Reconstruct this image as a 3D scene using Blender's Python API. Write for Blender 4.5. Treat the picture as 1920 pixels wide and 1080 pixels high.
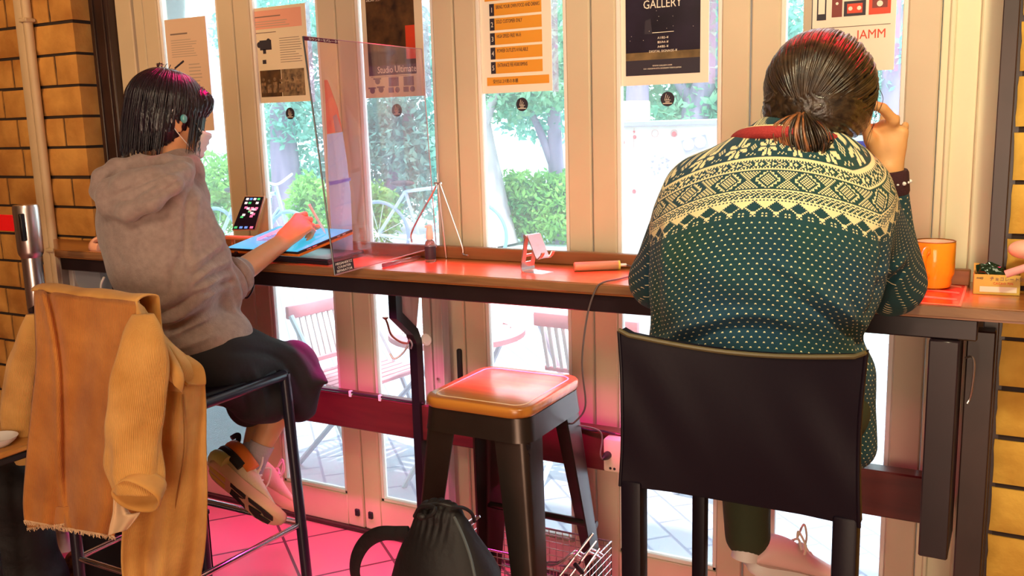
import bpy, bmesh, math, random
import numpy as np
from mathutils import Vector, Matrix, noise as mnoise
for _o in list(bpy.data.objects): bpy.data.objects.remove(_o)
R_ = math.radians
scene = bpy.context.scene
col = scene.collection

# ------------------------------------------------------------------ camera
FPX = 1739.24
CAM = Vector((2.399, -2.41, 1.3955))
YAW, PIT, ROL = R_(29.10), R_(10.063), R_(-1.630)
_fw = Vector((-math.sin(YAW)*math.cos(PIT), math.cos(YAW)*math.cos(PIT), -math.sin(PIT)))
_r = Vector((math.cos(YAW), math.sin(YAW), 0)); _u = _r.cross(_fw)
_R = math.cos(ROL)*_r + math.sin(ROL)*_u; _U = -math.sin(ROL)*_r + math.cos(ROL)*_u
cam = bpy.data.cameras.new('camera'); camo = bpy.data.objects.new('camera', cam); col.objects.link(camo)
cam.sensor_width = 36; cam.lens = FPX/1920*36; cam.clip_start = .02; cam.clip_end = 200
m3 = Matrix((_R, _U, -_fw)).transposed()
camo.matrix_world = Matrix.Translation(CAM) @ m3.to_4x4()
scene.camera = camo
def at(px, py, **k):
    "the world point that lies on plane x=, y= or z= in the direction measured in the photograph"
    d = _fw + _R*((px-960)/FPX) - _U*((py-540)/FPX)
    a, v = list(k.items())[0]; i = 'xyz'.index(a)
    return CAM + d*((v-CAM[i])/d[i])

def proj(P):
    "pixel coordinates of world points (array), for laying folds where the photograph shows them"
    D = np.asarray(P)-np.array(CAM); z = D@np.array(_fw); return 960+FPX*(D@np.array(_R))/z, 540-FPX*(D@np.array(_U))/z
# ------------------------------------------------------------------ exposure, sky, sun, lamps
vs = scene.view_settings
vs.view_transform = 'Standard'; vs.look = 'None'; vs.gamma = 1; vs.exposure = 0.0; vs.use_curve_mapping = False
world = bpy.data.worlds.new('sky'); scene.world = world; world.use_nodes = True
wn = world.node_tree; wn.nodes.clear()
wo = wn.nodes.new('ShaderNodeOutputWorld'); wb = wn.nodes.new('ShaderNodeBackground')
wb.inputs[0].default_value = (.72, .95, 1.0, 1); wb.inputs[1].default_value = 4.6
wn.links.new(wb.outputs[0], wo.inputs[0])
def lamp(name, kind, loc, target, energy, color, size=.3, sy=None, spot=None, blend=.5, spread=None):
    l = bpy.data.lights.new(name, kind); o = bpy.data.objects.new(name, l); col.objects.link(o)
    l.energy = energy; l.color = color; o.location = loc
    d = Vector(target)-Vector(loc); o.rotation_euler = d.to_track_quat('-Z', 'Y').to_euler()
    if kind == 'AREA':
        l.size = size
        if sy: l.shape = 'RECTANGLE'; l.size_y = sy
        if spread: l.spread = spread
    elif kind == 'SUN': l.angle = size
    else: l.shadow_soft_size = size
    if kind == 'SPOT': l.spot_size = spot; l.spot_blend = blend
    return o
lamp('sun', 'SUN', (3, 4, 8), (1.2, 5.2, 0), 8.0, (1, .97, .92), R_(2))
lamp('ceiling_lamp', 'AREA', (1.6, -2.4, 2.62), (1.3, -.2, 1.2), 34, (1, .80, .54), 1.0)
lamp('right_ceiling_spot', 'SPOT', (2.7, -1.7, 2.6), (2.35, 0, 1.3), 115, (1, .88, .54), .10, spot=R_(80))
lamp('left_ceiling_spot', 'SPOT', (-.6, -1.9, 2.55), (-.9, -.05, 1.5), 75, (1, .62, .25), .1, spot=R_(75))
lamp('red_counter_lamp', 'AREA', (1.2, -.235, 2.62), (1.2, -.225, 0), 6.5, (1, .01, .08), 2.2, .04, spread=R_(9))
lamp('red_spot', 'SPOT', (2.10, -.16, 2.55), (2.05, -.47, 1.55), 420, (1, .004, .03), .03, spot=R_(12), blend=.8)
lamp('red_spot_left', 'SPOT', (.62, -.16, 2.55), (.38, -.60, 1.52), 130, (1, .01, .16), .03, spot=R_(12), blend=.8)
lamp('added_fill_light', 'AREA', (2.75, -4.8, 1.0), (1.0, 0, .45), 80, (1, .74, .52), 1.6)  # added fill behind the camera, brightens the door frames below the counter
lamp('under_counter_strip', 'AREA', (.66, -.285, .918), (.66, -.27, 0), 11, (1, .03, .36), 1.65, .02, spread=R_(96))
lamp('under_counter_strip_right', 'AREA', (1.85, -.285, .918), (1.85, -.27, 0), 3, (1, .05, .22), .6, .02, spread=R_(108))

# ------------------------------------------------------------------ helpers: materials
def nodes_of(m): return m.node_tree.nodes, m.node_tree.links
def mat(name, c, rough=.5, metal=0, var=0, vscale=8, bump=0, bscale=40, emit=0, trans=0, ior=1.45, c2=None, stretch=None, spec=None, coat=0, sheen=0, sss=0):
    m = bpy.data.materials.new(name); m.use_nodes = True
    N, L = nodes_of(m); b = N['Principled BSDF']
    b.inputs['Base Color'].default_value = (*c, 1); b.inputs['Roughness'].default_value = rough; b.inputs['Metallic'].default_value = metal
    if spec is not None: b.inputs['Specular IOR Level'].default_value = spec
    if coat: b.inputs['Coat Weight'].default_value = coat; b.inputs['Coat Roughness'].default_value = .12
    if sheen: b.inputs['Sheen Weight'].default_value = sheen; b.inputs['Sheen Roughness'].default_value = .5
    if sss: b.inputs['Subsurface Weight'].default_value = sss; b.inputs['Subsurface Radius'].default_value = (.02, .008, .004); b.inputs['Subsurface Scale'].default_value = .5
    if trans: b.inputs['Transmission Weight'].default_value = trans; b.inputs['IOR'].default_value = ior
    if emit: b.inputs['Emission Color'].default_value = (*c, 1); b.inputs['Emission Strength'].default_value = emit
    if var or bump or c2:
        tc = N.new('ShaderNodeTexCoord'); mp = N.new('ShaderNodeMapping'); L.new(tc.outputs['Object'], mp.inputs[0])
        if stretch: mp.inputs['Scale'].default_value = stretch
        if var or c2:
            n = N.new('ShaderNodeTexNoise'); n.inputs['Scale'].default_value = vscale; n.inputs['Detail'].default_value = 5; L.new(mp.outputs[0], n.inputs[0])
            r = N.new('ShaderNodeValToRGB'); L.new(n.outputs[0], r.inputs[0])
            r.color_ramp.elements[0].position = .32; r.color_ramp.elements[1].position = .68
            lo = c2 if c2 else [x*(1-var) for x in c]; hi = c if c2 else [min(1, x*(1+var)) for x in c]
            r.color_ramp.elements[0].color = (*lo, 1); r.color_ramp.elements[1].color = (*hi, 1)
            L.new(r.outputs[0], b.inputs['Base Color'])
        if bump:
            n = N.new('ShaderNodeTexNoise'); n.inputs['Scale'].default_value = bscale; n.inputs['Detail'].default_value = 6; L.new(mp.outputs[0], n.inputs[0])
            bm_ = N.new('ShaderNodeBump'); bm_.inputs['Strength'].default_value = bump; bm_.inputs['Distance'].default_value = .01
            L.new(n.outputs[0], bm_.inputs['Height']); L.new(bm_.outputs[0], b.inputs['Normal'])
    return m
def glass_mat(name, tint=(1, 1, 1), gloss=.06, gcol=(1, 1, 1), rough=.02, haze=0, hcol=(1, .8, .9)):
    "thin clear sheet: tinted see-through, a fresnel-like reflection, a pale haze mixed in"
    m = bpy.data.materials.new(name); m.use_nodes = True; N, L = nodes_of(m); N.clear()
    o = N.new('ShaderNodeOutputMaterial'); t = N.new('ShaderNodeBsdfTransparent'); g = N.new('ShaderNodeBsdfGlossy'); mx = N.new('ShaderNodeMixShader')
    t.inputs[0].default_value = (*tint, 1); g.inputs[0].default_value = (*gcol, 1); g.inputs['Roughness'].default_value = rough
    lw = N.new('ShaderNodeFresnel'); lw.inputs[0].default_value = 1.35
    ad = N.new('ShaderNodeMath'); ad.operation = 'MULTIPLY_ADD'; L.new(lw.outputs[0], ad.inputs[0]); ad.inputs[1].default_value = 1.0; ad.inputs[2].default_value = gloss; ad.use_clamp = True
    L.new(ad.outputs[0], mx.inputs[0]); L.new(t.outputs[0], mx.inputs[1]); L.new(g.outputs[0], mx.inputs[2]); last = mx
    if haze:
        d = N.new('ShaderNodeBsdfDiffuse'); d.inputs[0].default_value = (*hcol, 1); m2 = N.new('ShaderNodeMixShader'); m2.inputs[0].default_value = haze
        tl = N.new('ShaderNodeBsdfTranslucent'); tl.inputs[0].default_value = (*hcol, 1); m3_ = N.new('ShaderNodeMixShader'); m3_.inputs[0].default_value = .5
        L.new(d.outputs[0], m3_.inputs[1]); L.new(tl.outputs[0], m3_.inputs[2])
        L.new(mx.outputs[0], m2.inputs[1]); L.new(m3_.outputs[0], m2.inputs[2]); last = m2
    L.new(last.outputs[0], o.inputs[0]); return m
def leaf_mat(name, c, c2):
    m = bpy.data.materials.new(name); m.use_nodes = True; N, L = nodes_of(m); N.clear()
    o = N.new('ShaderNodeOutputMaterial'); d = N.new('ShaderNodeBsdfDiffuse'); t = N.new('ShaderNodeBsdfTranslucent'); mx = N.new('ShaderNodeMixShader')
    tc = N.new('ShaderNodeTexCoord'); n = N.new('ShaderNodeTexNoise'); n.inputs['Scale'].default_value = 3; L.new(tc.outputs['Object'], n.inputs[0])
    r = N.new('ShaderNodeValToRGB'); r.color_ramp.elements[0].position = .35; r.color_ramp.elements[1].position = .65
    r.color_ramp.elements[0].color = (*c, 1); r.color_ramp.elements[1].color = (*c2, 1); L.new(n.outputs[0], r.inputs[0])
    L.new(r.outputs[0], d.inputs[0]); L.new(r.outputs[0], t.inputs[0]); mx.inputs[0].default_value = .45
    L.new(d.outputs[0], mx.inputs[1]); L.new(t.outputs[0], mx.inputs[2]); L.new(mx.outputs[0], o.inputs[0]); return m
def wood_mat(name, c1, c2, axis='x', rough=.4, scale=6, bump=.1, coat=0):
    m = bpy.data.materials.new(name); m.use_nodes = True; N, L = nodes_of(m); b = N['Principled BSDF']
    tc = N.new('ShaderNodeTexCoord'); mp = N.new('ShaderNodeMapping'); L.new(tc.outputs['Object'], mp.inputs[0])
    s = [scale*3]*3; s['xyz'.index(axis)] = scale*.28; mp.inputs['Scale'].default_value = s
    n = N.new('ShaderNodeTexNoise'); n.inputs['Scale'].default_value = 1.6; n.inputs['Detail'].default_value = 7; n.inputs['Distortion'].default_value = 1.1; L.new(mp.outputs[0], n.inputs[0])
    r = N.new('ShaderNodeValToRGB'); r.color_ramp.elements[0].position = .3; r.color_ramp.elements[1].position = .7
    r.color_ramp.elements[0].color = (*c1, 1); r.color_ramp.elements[1].color = (*c2, 1)
    L.new(n.outputs[0], r.inputs[0]); L.new(r.outputs[0], b.inputs['Base Color']); b.inputs['Roughness'].default_value = rough
    if coat: b.inputs['Coat Weight'].default_value = coat; b.inputs['Coat Roughness'].default_value = .15
    bp = N.new('ShaderNodeBump'); bp.inputs['Strength'].default_value = bump; bp.inputs['Distance'].default_value = .005
    L.new(n.outputs[0], bp.inputs['Height']); L.new(bp.outputs[0], b.inputs['Normal']); return m

# ------------------------------------------------------------------ helpers: mesh building
class MB:
    def __init__(s): s.bm = bmesh.new()
    def box(s, a, b, bev=0, seg=1, rot=None, about=None, mi=0):
        a = Vector(a); b = Vector(b); lo = Vector(map(min, a, b)); hi = Vector(map(max, a, b))
        r = bmesh.ops.create_cube(s.bm, size=1); vs_ = r['verts']
        bmesh.ops.scale(s.bm, vec=hi-lo, verts=vs_); bmesh.ops.translate(s.bm, vec=(lo+hi)/2, verts=vs_)
        if bev:
            es = list({e for v in vs_ for e in v.link_edges})
            q = bmesh.ops.bevel(s.bm, geom=es, offset=bev, segments=seg, affect='EDGES', profile=.5); vs_ = list({v for f in q['faces'] for v in f.verts} | {v for v in vs_ if v.is_valid})
        if rot is not None:
            bmesh.ops.rotate(s.bm, cent=Vector(about) if about is not None else (lo+hi)/2, matrix=rot, verts=[v for v in vs_ if v.is_valid])
        if mi:
            for f in {f for v in vs_ if v.is_valid for f in v.link_faces}: f.material_index = mi
        return s
    def ring(s, cs):  return [s.bm.verts.new(c) for c in cs]
    def loft(s, rings, cap=True, closed=True, mi=0):
        R = [s.ring(c) for c in rings]; n = len(R[0])
        for a, b in zip(R, R[1:]):
            for i in range(n if closed else n-1):
                j = (i+1) % n
                try: f = s.bm.faces.new((a[i], a[j], b[j], b[i])); f.material_index = mi
                except ValueError: pass
        if cap and closed:
            for c in (R[0][::-1], R[-1]):
                try: f = s.bm.faces.new(c); f.material_index = mi
                except ValueError: pass
        return s
    def tube(s, pts, r, n=10, cap=True, flat=None, up=None, closed=False, mi=0):
        P = [Vector(p) for p in pts]; rs = r if isinstance(r, (list, tuple)) else [r]*len(P)
        rings = []; nrm = None
        for i, p in enumerate(P):
            if closed: t = P[(i+1) % len(P)]-P[i-1]
            else: t = (P[min(i+1, len(P)-1)]-P[max(i-1, 0)])
            t.normalize()
            if nrm is None:
                nrm = Vector(up) if up is not None else (Vector((0, 0, 1)) if abs(t.z) < .9 else Vector((1, 0, 0)))
            nrm = (nrm-t*nrm.dot(t)); nrm.normalize(); bi = t.cross(nrm)
            ry = rs[i]*(flat if flat else 1)
            rings.append([p+nrm*(math.sin(2*math.pi*k/n)*ry)+bi*(math.cos(2*math.pi*k/n)*rs[i]) for k in range(n)])
        if closed: rings.append(rings[0]); return s.loft(rings, cap=False, mi=mi)
        return s.loft(rings, cap, mi=mi)
    def cyl(s, a, b, r, r2=None, n=20, mi=0): return s.tube([a, b], [r, r if r2 is None else r2], n, mi=mi)
    def lathe(s, c, prof, n=32, axis=(0, 0, 1), mi=0):
        c = Vector(c); q = Vector((0, 0, 1)).rotation_difference(Vector(axis))
        rings = [[c+q @ Vector((r*math.cos(2*math.pi*k/n), r*math.sin(2*math.pi*k/n), z)) for k in range(n)] for r, z in prof]
        return s.loft(rings, cap=True, mi=mi)
    def prism(s, poly, d, mi=0):
        "poly: 3-D points of one face; d: extrusion vector"
        d = Vector(d); a = [Vector(p) for p in poly]
        A = s.ring(a); B = s.ring([p+d for p in a]); n = len(A)
        for f in (A[::-1], B): s.bm.faces.new(f).material_index = mi
        for i in range(n): s.bm.faces.new((A[i], A[(i+1) % n], B[(i+1) % n], B[i])).material_index = mi
        return s
    def ell(s, c, r, rot=None, seg=20, rings=12, mi=0):
        q = bmesh.ops.create_uvsphere(s.bm, u_segments=seg, v_segments=rings, radius=1)['verts']
        bmesh.ops.scale(s.bm, vec=r if hasattr(r, '__len__') else (r, r, r), verts=q)
        if rot is not None: bmesh.ops.rotate(s.bm, cent=(0, 0, 0), matrix=rot, verts=q)
        bmesh.ops.translate(s.bm, vec=c, verts=q)
        if mi:
            for f in {f for v in q for f in v.link_faces}: f.material_index = mi
        return s
def set_tags(o, label=None, cat=None, group=None, kind=None):
    if label: o['label'] = label
    if cat: o['category'] = cat
    if group: o['group'] = group
    if kind: o['kind'] = kind
    return o
ORG = {}
def thing(name, loc, label, cat, group=None):
    o = bpy.data.objects.new(name, None); col.objects.link(o); o.location = loc; o.empty_display_size = .05
    ORG[o.name] = Vector(loc); return set_tags(o, label, cat, group)
def obj(name, mb, m, parent=None, smooth=True, label=None, cat=None, group=None, kind=None, sub=0, solid=0, angle=40, loc=None):
    bm = mb.bm if isinstance(mb, MB) else mb
    me = bpy.data.meshes.new(name)
    if isinstance(bm, bmesh.types.BMesh):
        bmesh.ops.recalc_face_normals(bm, faces=bm.faces[:]); bm.to_mesh(me); bm.free()
    else: me = bm
    o = bpy.data.objects.new(name, me); col.objects.link(o)
    for k in (m if isinstance(m, (list, tuple)) else [m]): me.materials.append(k)
    off = Vector((0, 0, 0))
    if parent is not None: o.parent = parent; off = ORG[parent.name]
    elif loc is not None: off = Vector(loc)
    elif not kind and len(me.vertices):
        co = [v.co for v in me.vertices]; off = Vector(((min(c.x for c in co)+max(c.x for c in co))/2, (min(c.y for c in co)+max(c.y for c in co))/2, min(c.z for c in co)))
    me.transform(Matrix.Translation(-off)); ORG[o.name] = off
    if parent is None: o.location = off
    if smooth and len(me.polygons):
        me.polygons.foreach_set('use_smooth', [True]*len(me.polygons))
        if angle < 180: me.set_sharp_from_angle(angle=R_(angle))
    if solid: q = o.modifiers.new('s', 'SOLIDIFY'); q.thickness = solid; q.offset = 0
    if sub: q = o.modifiers.new('u', 'SUBSURF'); q.levels = q.render_levels = sub
    return set_tags(o, label, cat, group, kind)
def copy_tree(o, parent=None):
    c = o.copy(); col.objects.link(c); c.parent = parent
    ORG[c.name] = ORG.get(o.name, Vector((0, 0, 0)))
    for ch in [x for x in bpy.data.objects if x.parent == o]: copy_tree(ch, c)
    return c
def curve_pts(P, n=8):
    "Catmull-Rom through the points"
    P = [Vector(p) for p in P]; out = []
    for i in range(len(P)-1):
        a = P[i-1] if i else P[0]*2-P[1]; b = P[i]; c = P[i+1]; d = P[i+2] if i+2 < len(P) else P[-1]*2-P[-2]
        for k in range(n):
            t = k/n; out.append(.5*((2*b)+(c-a)*t+(2*a-5*b+4*c-d)*t*t+(3*b-a-3*c+d)*t**3))
    out.append(P[-1]); return out
def cord(name, pts, r, m, label=None, cat=None, parent=None, group=None):
    return obj(name, MB().tube(curve_pts(pts), r, 8), m, parent, label=label, cat=cat, group=group)
FONT = None
def text(name, body, size, origin, xdir, ydir, m, parent, align='LEFT', squash=1, bold=0, ext=.0004):
    "raised lettering: origin, baseline direction and up direction in the world"
    c = bpy.data.curves.new(name, 'FONT'); c.body = body; c.size = size; c.align_x = align; c.extrude = ext; c.offset = bold; c.resolution_u = 2
    t = bpy.data.objects.new(name, c); col.objects.link(t)
    dg = bpy.context.evaluated_depsgraph_get(); me = bpy.data.meshes.new_from_object(t.evaluated_get(dg)); bpy.data.objects.remove(t)
    x = Vector(xdir).normalized(); y = Vector(ydir).normalized(); z = x.cross(y)
    M = Matrix((x*squash, y, z)).transposed().to_4x4(); M.translation = Vector(origin)
    me.transform(M); me.materials.clear()
    return obj(name, me, m, parent, smooth=False)
# ------------------------------------------------------------------ materials
M_cream = mat('cream_paint', (.66, .53, .38), .45, var=.06, vscale=3, bump=.05, bscale=30)
M_bead = mat('white_bead', (.88, .80, .76), .4)
M_panelR = mat('pale_panel_paint', (.80, .74, .52), .5, var=.04, vscale=2)
M_glass = glass_mat('window_glass', (.97, 1, 1), .015, haze=.085, hcol=(.80, .92, .98))  # bluish haze in the glass colour imitates veiling glare, washes out the view
M_darkpost = mat('dark_brown_paint', (.035, .016, .014), .35, var=.3, vscale=5)
M_pipe = mat('conduit_plastic', (.62, .46, .30), .5, var=.05)
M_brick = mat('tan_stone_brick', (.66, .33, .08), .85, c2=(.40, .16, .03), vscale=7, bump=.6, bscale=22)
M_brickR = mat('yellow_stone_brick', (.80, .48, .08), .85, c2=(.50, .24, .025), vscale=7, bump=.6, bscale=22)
M_mortar = mat('dark_mortar', (.03, .018, .016), .9)
M_topwood = wood_mat('counter_wood', (.30, .10, .03), (.46, .18, .05), 'x', .28, 5, .06, coat=.35)
M_ledge = wood_mat('ledge_wood', (.22, .075, .028), (.32, .12, .045), 'x', .45, 5)
M_edge = wood_mat('edge_wood', (.20, .09, .04), (.34, .16, .07), 'x', .4, 8)
M_apron = mat('black_brown_lacquer', (.018, .010, .014), .3, var=.3, vscale=4)
M_rail = wood_mat('rail_wood', (.06, .010, .010), (.11, .020, .018), 'x', .38, 4)
M_greywood = wood_mat('weathered_plank', (.34, .28, .27), (.52, .45, .42), 'z', .55, 4)
M_black = mat('black_metal', (.010, .008, .012), .35, .3)
M_gun = mat('gunmetal', (.075, .058, .052), .32, .85, var=.25, vscale=3)
M_chrome = mat('chrome', (.85, .82, .84), .12, 1)
M_steel = mat('brushed_steel', (.72, .66, .66), .28, 1)
M_seatwood = wood_mat('oiled_elm_seat', (.40, .13, .018), (.72, .30, .05), 'x', .3, 4, .05, coat=.4)
M_routed = mat('pale_groove', (.85, .62, .40), .35)
M_leather = mat('black_leather', (.006, .003, .008), .42, bump=.02, bscale=120, spec=.22)
M_piping = mat('olive_piping', (.10, .08, .035), .35)  # olive tone, paler than the chair leather
M_white = mat('white_plastic', (.85, .83, .82), .4)
M_black2 = mat('matt_black', (.012, .011, .013), .6)
M_rubber = mat('black_rubber', (.015, .014, .016), .5)
M_paper = mat('poster_paper', (.80, .66, .48), .6, var=.03, vscale=3)
M_paperw = mat('poster_white_paper', (.90, .80, .68), .6)
M_ink = mat('grey_ink', (.22, .15, .13), .7)
M_inkd = mat('dark_ink', (.025, .018, .035), .55)
M_orange = mat('orange_print', (.80, .33, .03), .5)
M_redp = mat('red_print', (.72, .06, .02), .5)
M_night = mat('night_photo_print', (.018, .012, .028), .3, var=.5, vscale=9)
M_dusk = mat('dusk_photo_print', (.20, .13, .06), .3, var=.4, vscale=20)
M_brownphoto = mat('brown_photo_print', (.15, .07, .025), .4, c2=(.03, .015, .012), vscale=24)
M_purplep = mat('purple_print', (.10, .055, .11), .4, var=.3, vscale=18)
M_sleeve = glass_mat('clear_sleeve_film', (1, .90, .97), .04, haze=.16, hcol=(1, .75, .88))
# ------------------------------------------------------------------ room shell
WL = .4417
def brickwall(name, mb_x0, mb_x1, z0, z1, yf, m, joints=None, seed=1, ret=None, bl=.26):
    "rough stone bricks in 11.45 cm courses standing proud of dark mortar"
    rnd = random.Random(seed); mb = MB(); h = .1145
    n0 = int((1.811-z1)/h)-1; n1 = int((1.811-z0)/h)+2
    def stone(x0, x1, za, zb, ya, yb):
        nx = max(2, int((x1-x0)/.02)); nz = 5; g = .0055
        x0 += g; x1 -= g; za += g; zb -= g; sd = rnd.random()*50
        F = []
        for i in range(nx+1):
            row = []
            for j in range(nz+1):
                x = x0+(x1-x0)*i/nx; z = za+(zb-za)*j/nz; e = (i in (0, nx)) or (j in (0, nz))
                d = mnoise.noise(Vector((x*14+sd, z*14, sd)))*.007+mnoise.noise(Vector((x*45, z*45+sd, 1)))*.003
                j1 = mnoise.noise(Vector((z*30+sd, 3, x)))*.003
                row.append(mb.bm.verts.new((x+j1*(i in (0, nx)), ya-d*(not e)+(.007 if e else 0), z+j1*(j in (0, nz)))))
            F.append(row)
        for i in range(nx):
            for j in range(nz): mb.bm.faces.new((F[i][j], F[i+1][j], F[i+1][j+1], F[i][j+1]))
        per = [F[i][0] for i in range(nx+1)]+[F[nx][j] for j in range(1, nz+1)]+[F[i][nz] for i in range(nx-1, -1, -1)]+[F[0][j] for j in range(nz-1, 0, -1)]
        back = [mb.bm.verts.new((v.co.x, yb, v.co.z)) for v in per]
        for k in range(len(per)):
            q = (k+1) % len(per); mb.bm.faces.new((per[k], back[k], back[q], per[q]))
    for n in range(n0, n1):
        zt = 1.811-h*n; zb = zt-h
        if zb > z1 or zt < z0: continue
        zt = min(zt, z1); zb = max(zb, z0)
        if zt-zb < .03: continue
        x = mb_x0 if ret != 'L' else mb_x0
        xs = [mb_x0]; off = (.11 if n % 2 else .25)+rnd.uniform(-.03, .03)
        if ret == 'R':   # measured from the right-hand corner leftwards
            xs = [mb_x1]; c = mb_x1-off
            while c > mb_x0+.05: xs.append(c); c -= rnd.choice((bl, bl*.55, bl, bl*.9))
            xs.append(mb_x0); xs = xs[::-1]
        else:
            c = mb_x0+off
            while c < mb_x1-.05: xs.append(c); c += rnd.choice((bl, bl*.55, bl, bl*.9))
            xs.append(mb_x1)
        for a, b in zip(xs, xs[1:]): stone(a, b, zb, zt, yf, yf+.10)
    mb.box((mb_x0+.012, yf+.012, z0), (mb_x1-.012, yf+.24, z1), mi=1)
    return obj(name, mb, [m, M_mortar], kind='structure', angle=35)
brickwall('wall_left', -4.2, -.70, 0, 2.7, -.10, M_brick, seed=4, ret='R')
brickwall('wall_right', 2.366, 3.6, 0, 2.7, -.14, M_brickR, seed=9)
# floor: rosy terracotta tiles laid on the diagonal
M_floor = bpy.data.materials.new('terracotta_floor_tiles'); M_floor.use_nodes = True
N, L = nodes_of(M_floor); b = N['Principled BSDF']
tc = N.new('ShaderNodeTexCoord'); mp = N.new('ShaderNodeMapping'); mp.inputs['Rotation'].default_value = (0, 0, R_(38)); L.new(tc.outputs['Object'], mp.inputs[0])
bt = N.new('ShaderNodeTexBrick'); bt.offset = 0; bt.inputs['Scale'].default_value = 1; bt.inputs['Brick Width'].default_value = .3; bt.inputs['Row Height'].default_value = .3
bt.inputs['Mortar Size'].default_value = .005; bt.inputs['Color1'].default_value = (.62, .30, .26, 1); bt.inputs['Color2'].default_value = (.52, .23, .20, 1); bt.inputs['Mortar'].default_value = (.10, .035, .05, 1)
L.new(mp.outputs[0], bt.inputs[0]); L.new(bt.outputs[0], b.inputs['Base Color']); b.inputs['Roughness'].default_value = .3
n = N.new('ShaderNodeTexNoise'); n.inputs['Scale'].default_value = 14; L.new(mp.outputs[0], n.inputs[0]); bp = N.new('ShaderNodeBump'); bp.inputs['Strength'].default_value = .15; L.new(n.outputs[0], bp.inputs['Height']); L.new(bp.outputs[0], b.inputs['Normal'])
obj('floor', MB().box((-4.2, -5.2, -.1), (3.6, .05, 0)), M_floor, kind='structure')
M_wall = mat('plaster', (.42, .30, .20), .8, var=.1)
obj('ceiling', MB().box((-4.2, -5.2, 2.7), (3.6, .1, 2.8)), M_wall, kind='structure')
obj('wall_back', MB().box((-4.2, -5.3, 0), (3.6, -5.2, 2.7)), M_wall, kind='structure')
obj('wall_side', MB().box((3.6, -5.2, 0), (3.7, .1, 2.7)), M_wall, kind='structure')
obj('wall_far_side', MB().box((-4.3, -5.2, 0), (-4.2, .1, 2.7)), M_wall, kind='structure')
obj('wall_lintel', MB().box((-.70, -.02, 2.2), (2.38, .14, 2.7)), M_wall, kind='structure')

# folding doors: five glazed leaves (six stile joints), narrow left stile, broad right panel
def leaf(name, x0, x1, sl=.074, sr=.074, bot=.125):
    t = .042; mb = MB(); g = .0022; b_ = .004
    mb.box((x0+g, 0, .012), (x0+sl, t, 2.19), b_); mb.box((x1-sr, 0, .012), (x1-g, t, 2.19), b_)
    mb.box((x0+sl-.001, .001, .012), (x1-sr+.001, t-.001, bot), .002); mb.box((x0+sl-.001, .001, 2.08), (x1-sr+.001, t-.001, 2.19), .002)
    o = obj(name, mb, M_cream, kind='structure')
    a, c = x0+sl, x1-sr; w = .012
    be = MB(); be.box((a, .006, bot), (a+w, .030, 2.08), .002).box((c-w, .006, bot), (c, .030, 2.08), .002).box((a, .006, bot), (c, .030, bot+w), .002)
    obj('bead', be, M_bead, o)
    obj('pane', MB().box((a+.002, .018, bot+.002), (c-.002, .022, 2.078)), M_glass, o, smooth=False)
    return o
D = []
for i, k in enumerate(range(-1, 5)):
    D.append(leaf('door_%d' % (i+1), k*WL, (k+1)*WL))
for k, lf in ((1, D[1]), (1, D[2])):      # flush bolts low on the stiles
    xx = k*WL + (-.028 if lf is D[1] else .030)
    obj('bolt_plate', MB().box((xx-.009, -.008, .055), (xx+.009, .001, .08), .002), M_black2, lf)
obj('flush_handle', MB().box((.855, -.012, .60), (.872, .001, .70), .004), M_black2, D[2])
obj('trim_left', MB().box((-.582, -.004, 0), (-.498, .06, 2.2), .004).box((-.492, .004, 0), (-.446, .05, 2.2), .003), M_cream, kind='structure')
obj('trim_dark_post', MB().box((-.690, -.035, 0), (-.583, .07, 2.2), .006).box((-.672, -.043, 0), (-.655, -.03, 2.2), .003).box((-.62, -.043, 0), (-.60, -.03, 2.2), .003), M_darkpost, kind='structure')
mb = MB().box((2.2088, -.004, 0), (2.335, .06, 2.2), .002).box((2.226, -.016, 0), (2.238, -.002, 2.2), .003).box((2.29, -.022, 0), (2.335, -.002, 2.2), .004)
obj('trim_right_panel', mb, M_panelR, kind='structure')
mb = MB().box((2.3352, -.165, 0), (2.366, .06, 2.2), .002).box((2.3352, -.126, 0), (2.41, .06, 2.2))
obj('trim_right_post', mb, M_darkpost, kind='structure')
obj('trim_threshold', MB().box((-.58, -.018, 0), (2.34, .06, .012), .003), M_darkpost, kind='structure')



# trunking down the left brickwork
t = thing('cable_conduit', (-.93, -.12, 0), 'pale beige cable trunking running down the left brick wall', 'conduit')
obj('channel', MB().box((-.99, -.130, .0), (-.945, -.098, 2.7), .006, 2), M_pipe, t)
obj('pipe', MB().tube([(-.928, -.118, 0), (-.928, -.118, 2.7)], .017, 14), M_pipe, t)
for z in (1.82, .95): obj('clip', MB().box((-.95, -.142, z), (-.905, -.1, z+.015), .003), M_pipe, t)

# ------------------------------------------------------------------ counter along the windows
YF = -.337
t = thing('window_counter', (.8, -.2, 0), 'long dark wooden bar counter running along the folding glass doors', 'counter')
mb = MB()
mb.prism([(-.945, -.105, .972), (-.64, YF+.02, .972), (-.60, YF, .972), (2.9, YF, .972), (2.9, -.145, .972), (2.33, -.145, .972), (2.33, -.004, .972), (-.578, -.004, .972), (-.578, -.105, .972)], (0, 0, .028))
obj('countertop', mb, [M_topwood], t, smooth=False)
obj('edge_strip', MB().box((-.6, YF-.006, .977), (2.9, YF-.0005, .9985), .001), M_edge, t)
obj('back_ledge', MB().box((-.56, -.085, 1.0), (2.30, -.058, 1.037), .003), M_ledge, t)
obj('apron', MB().box((-.60, -.325, .926), (2.33, -.300, .971), .003), M_apron, t)
obj('left_side_panel', MB().box((-.665, -.3, .45), (-.64, -.12, .97), .003).box((-.60, -.3, .45), (-.575, -.05, .97), .003), M_greywood, t)
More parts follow.
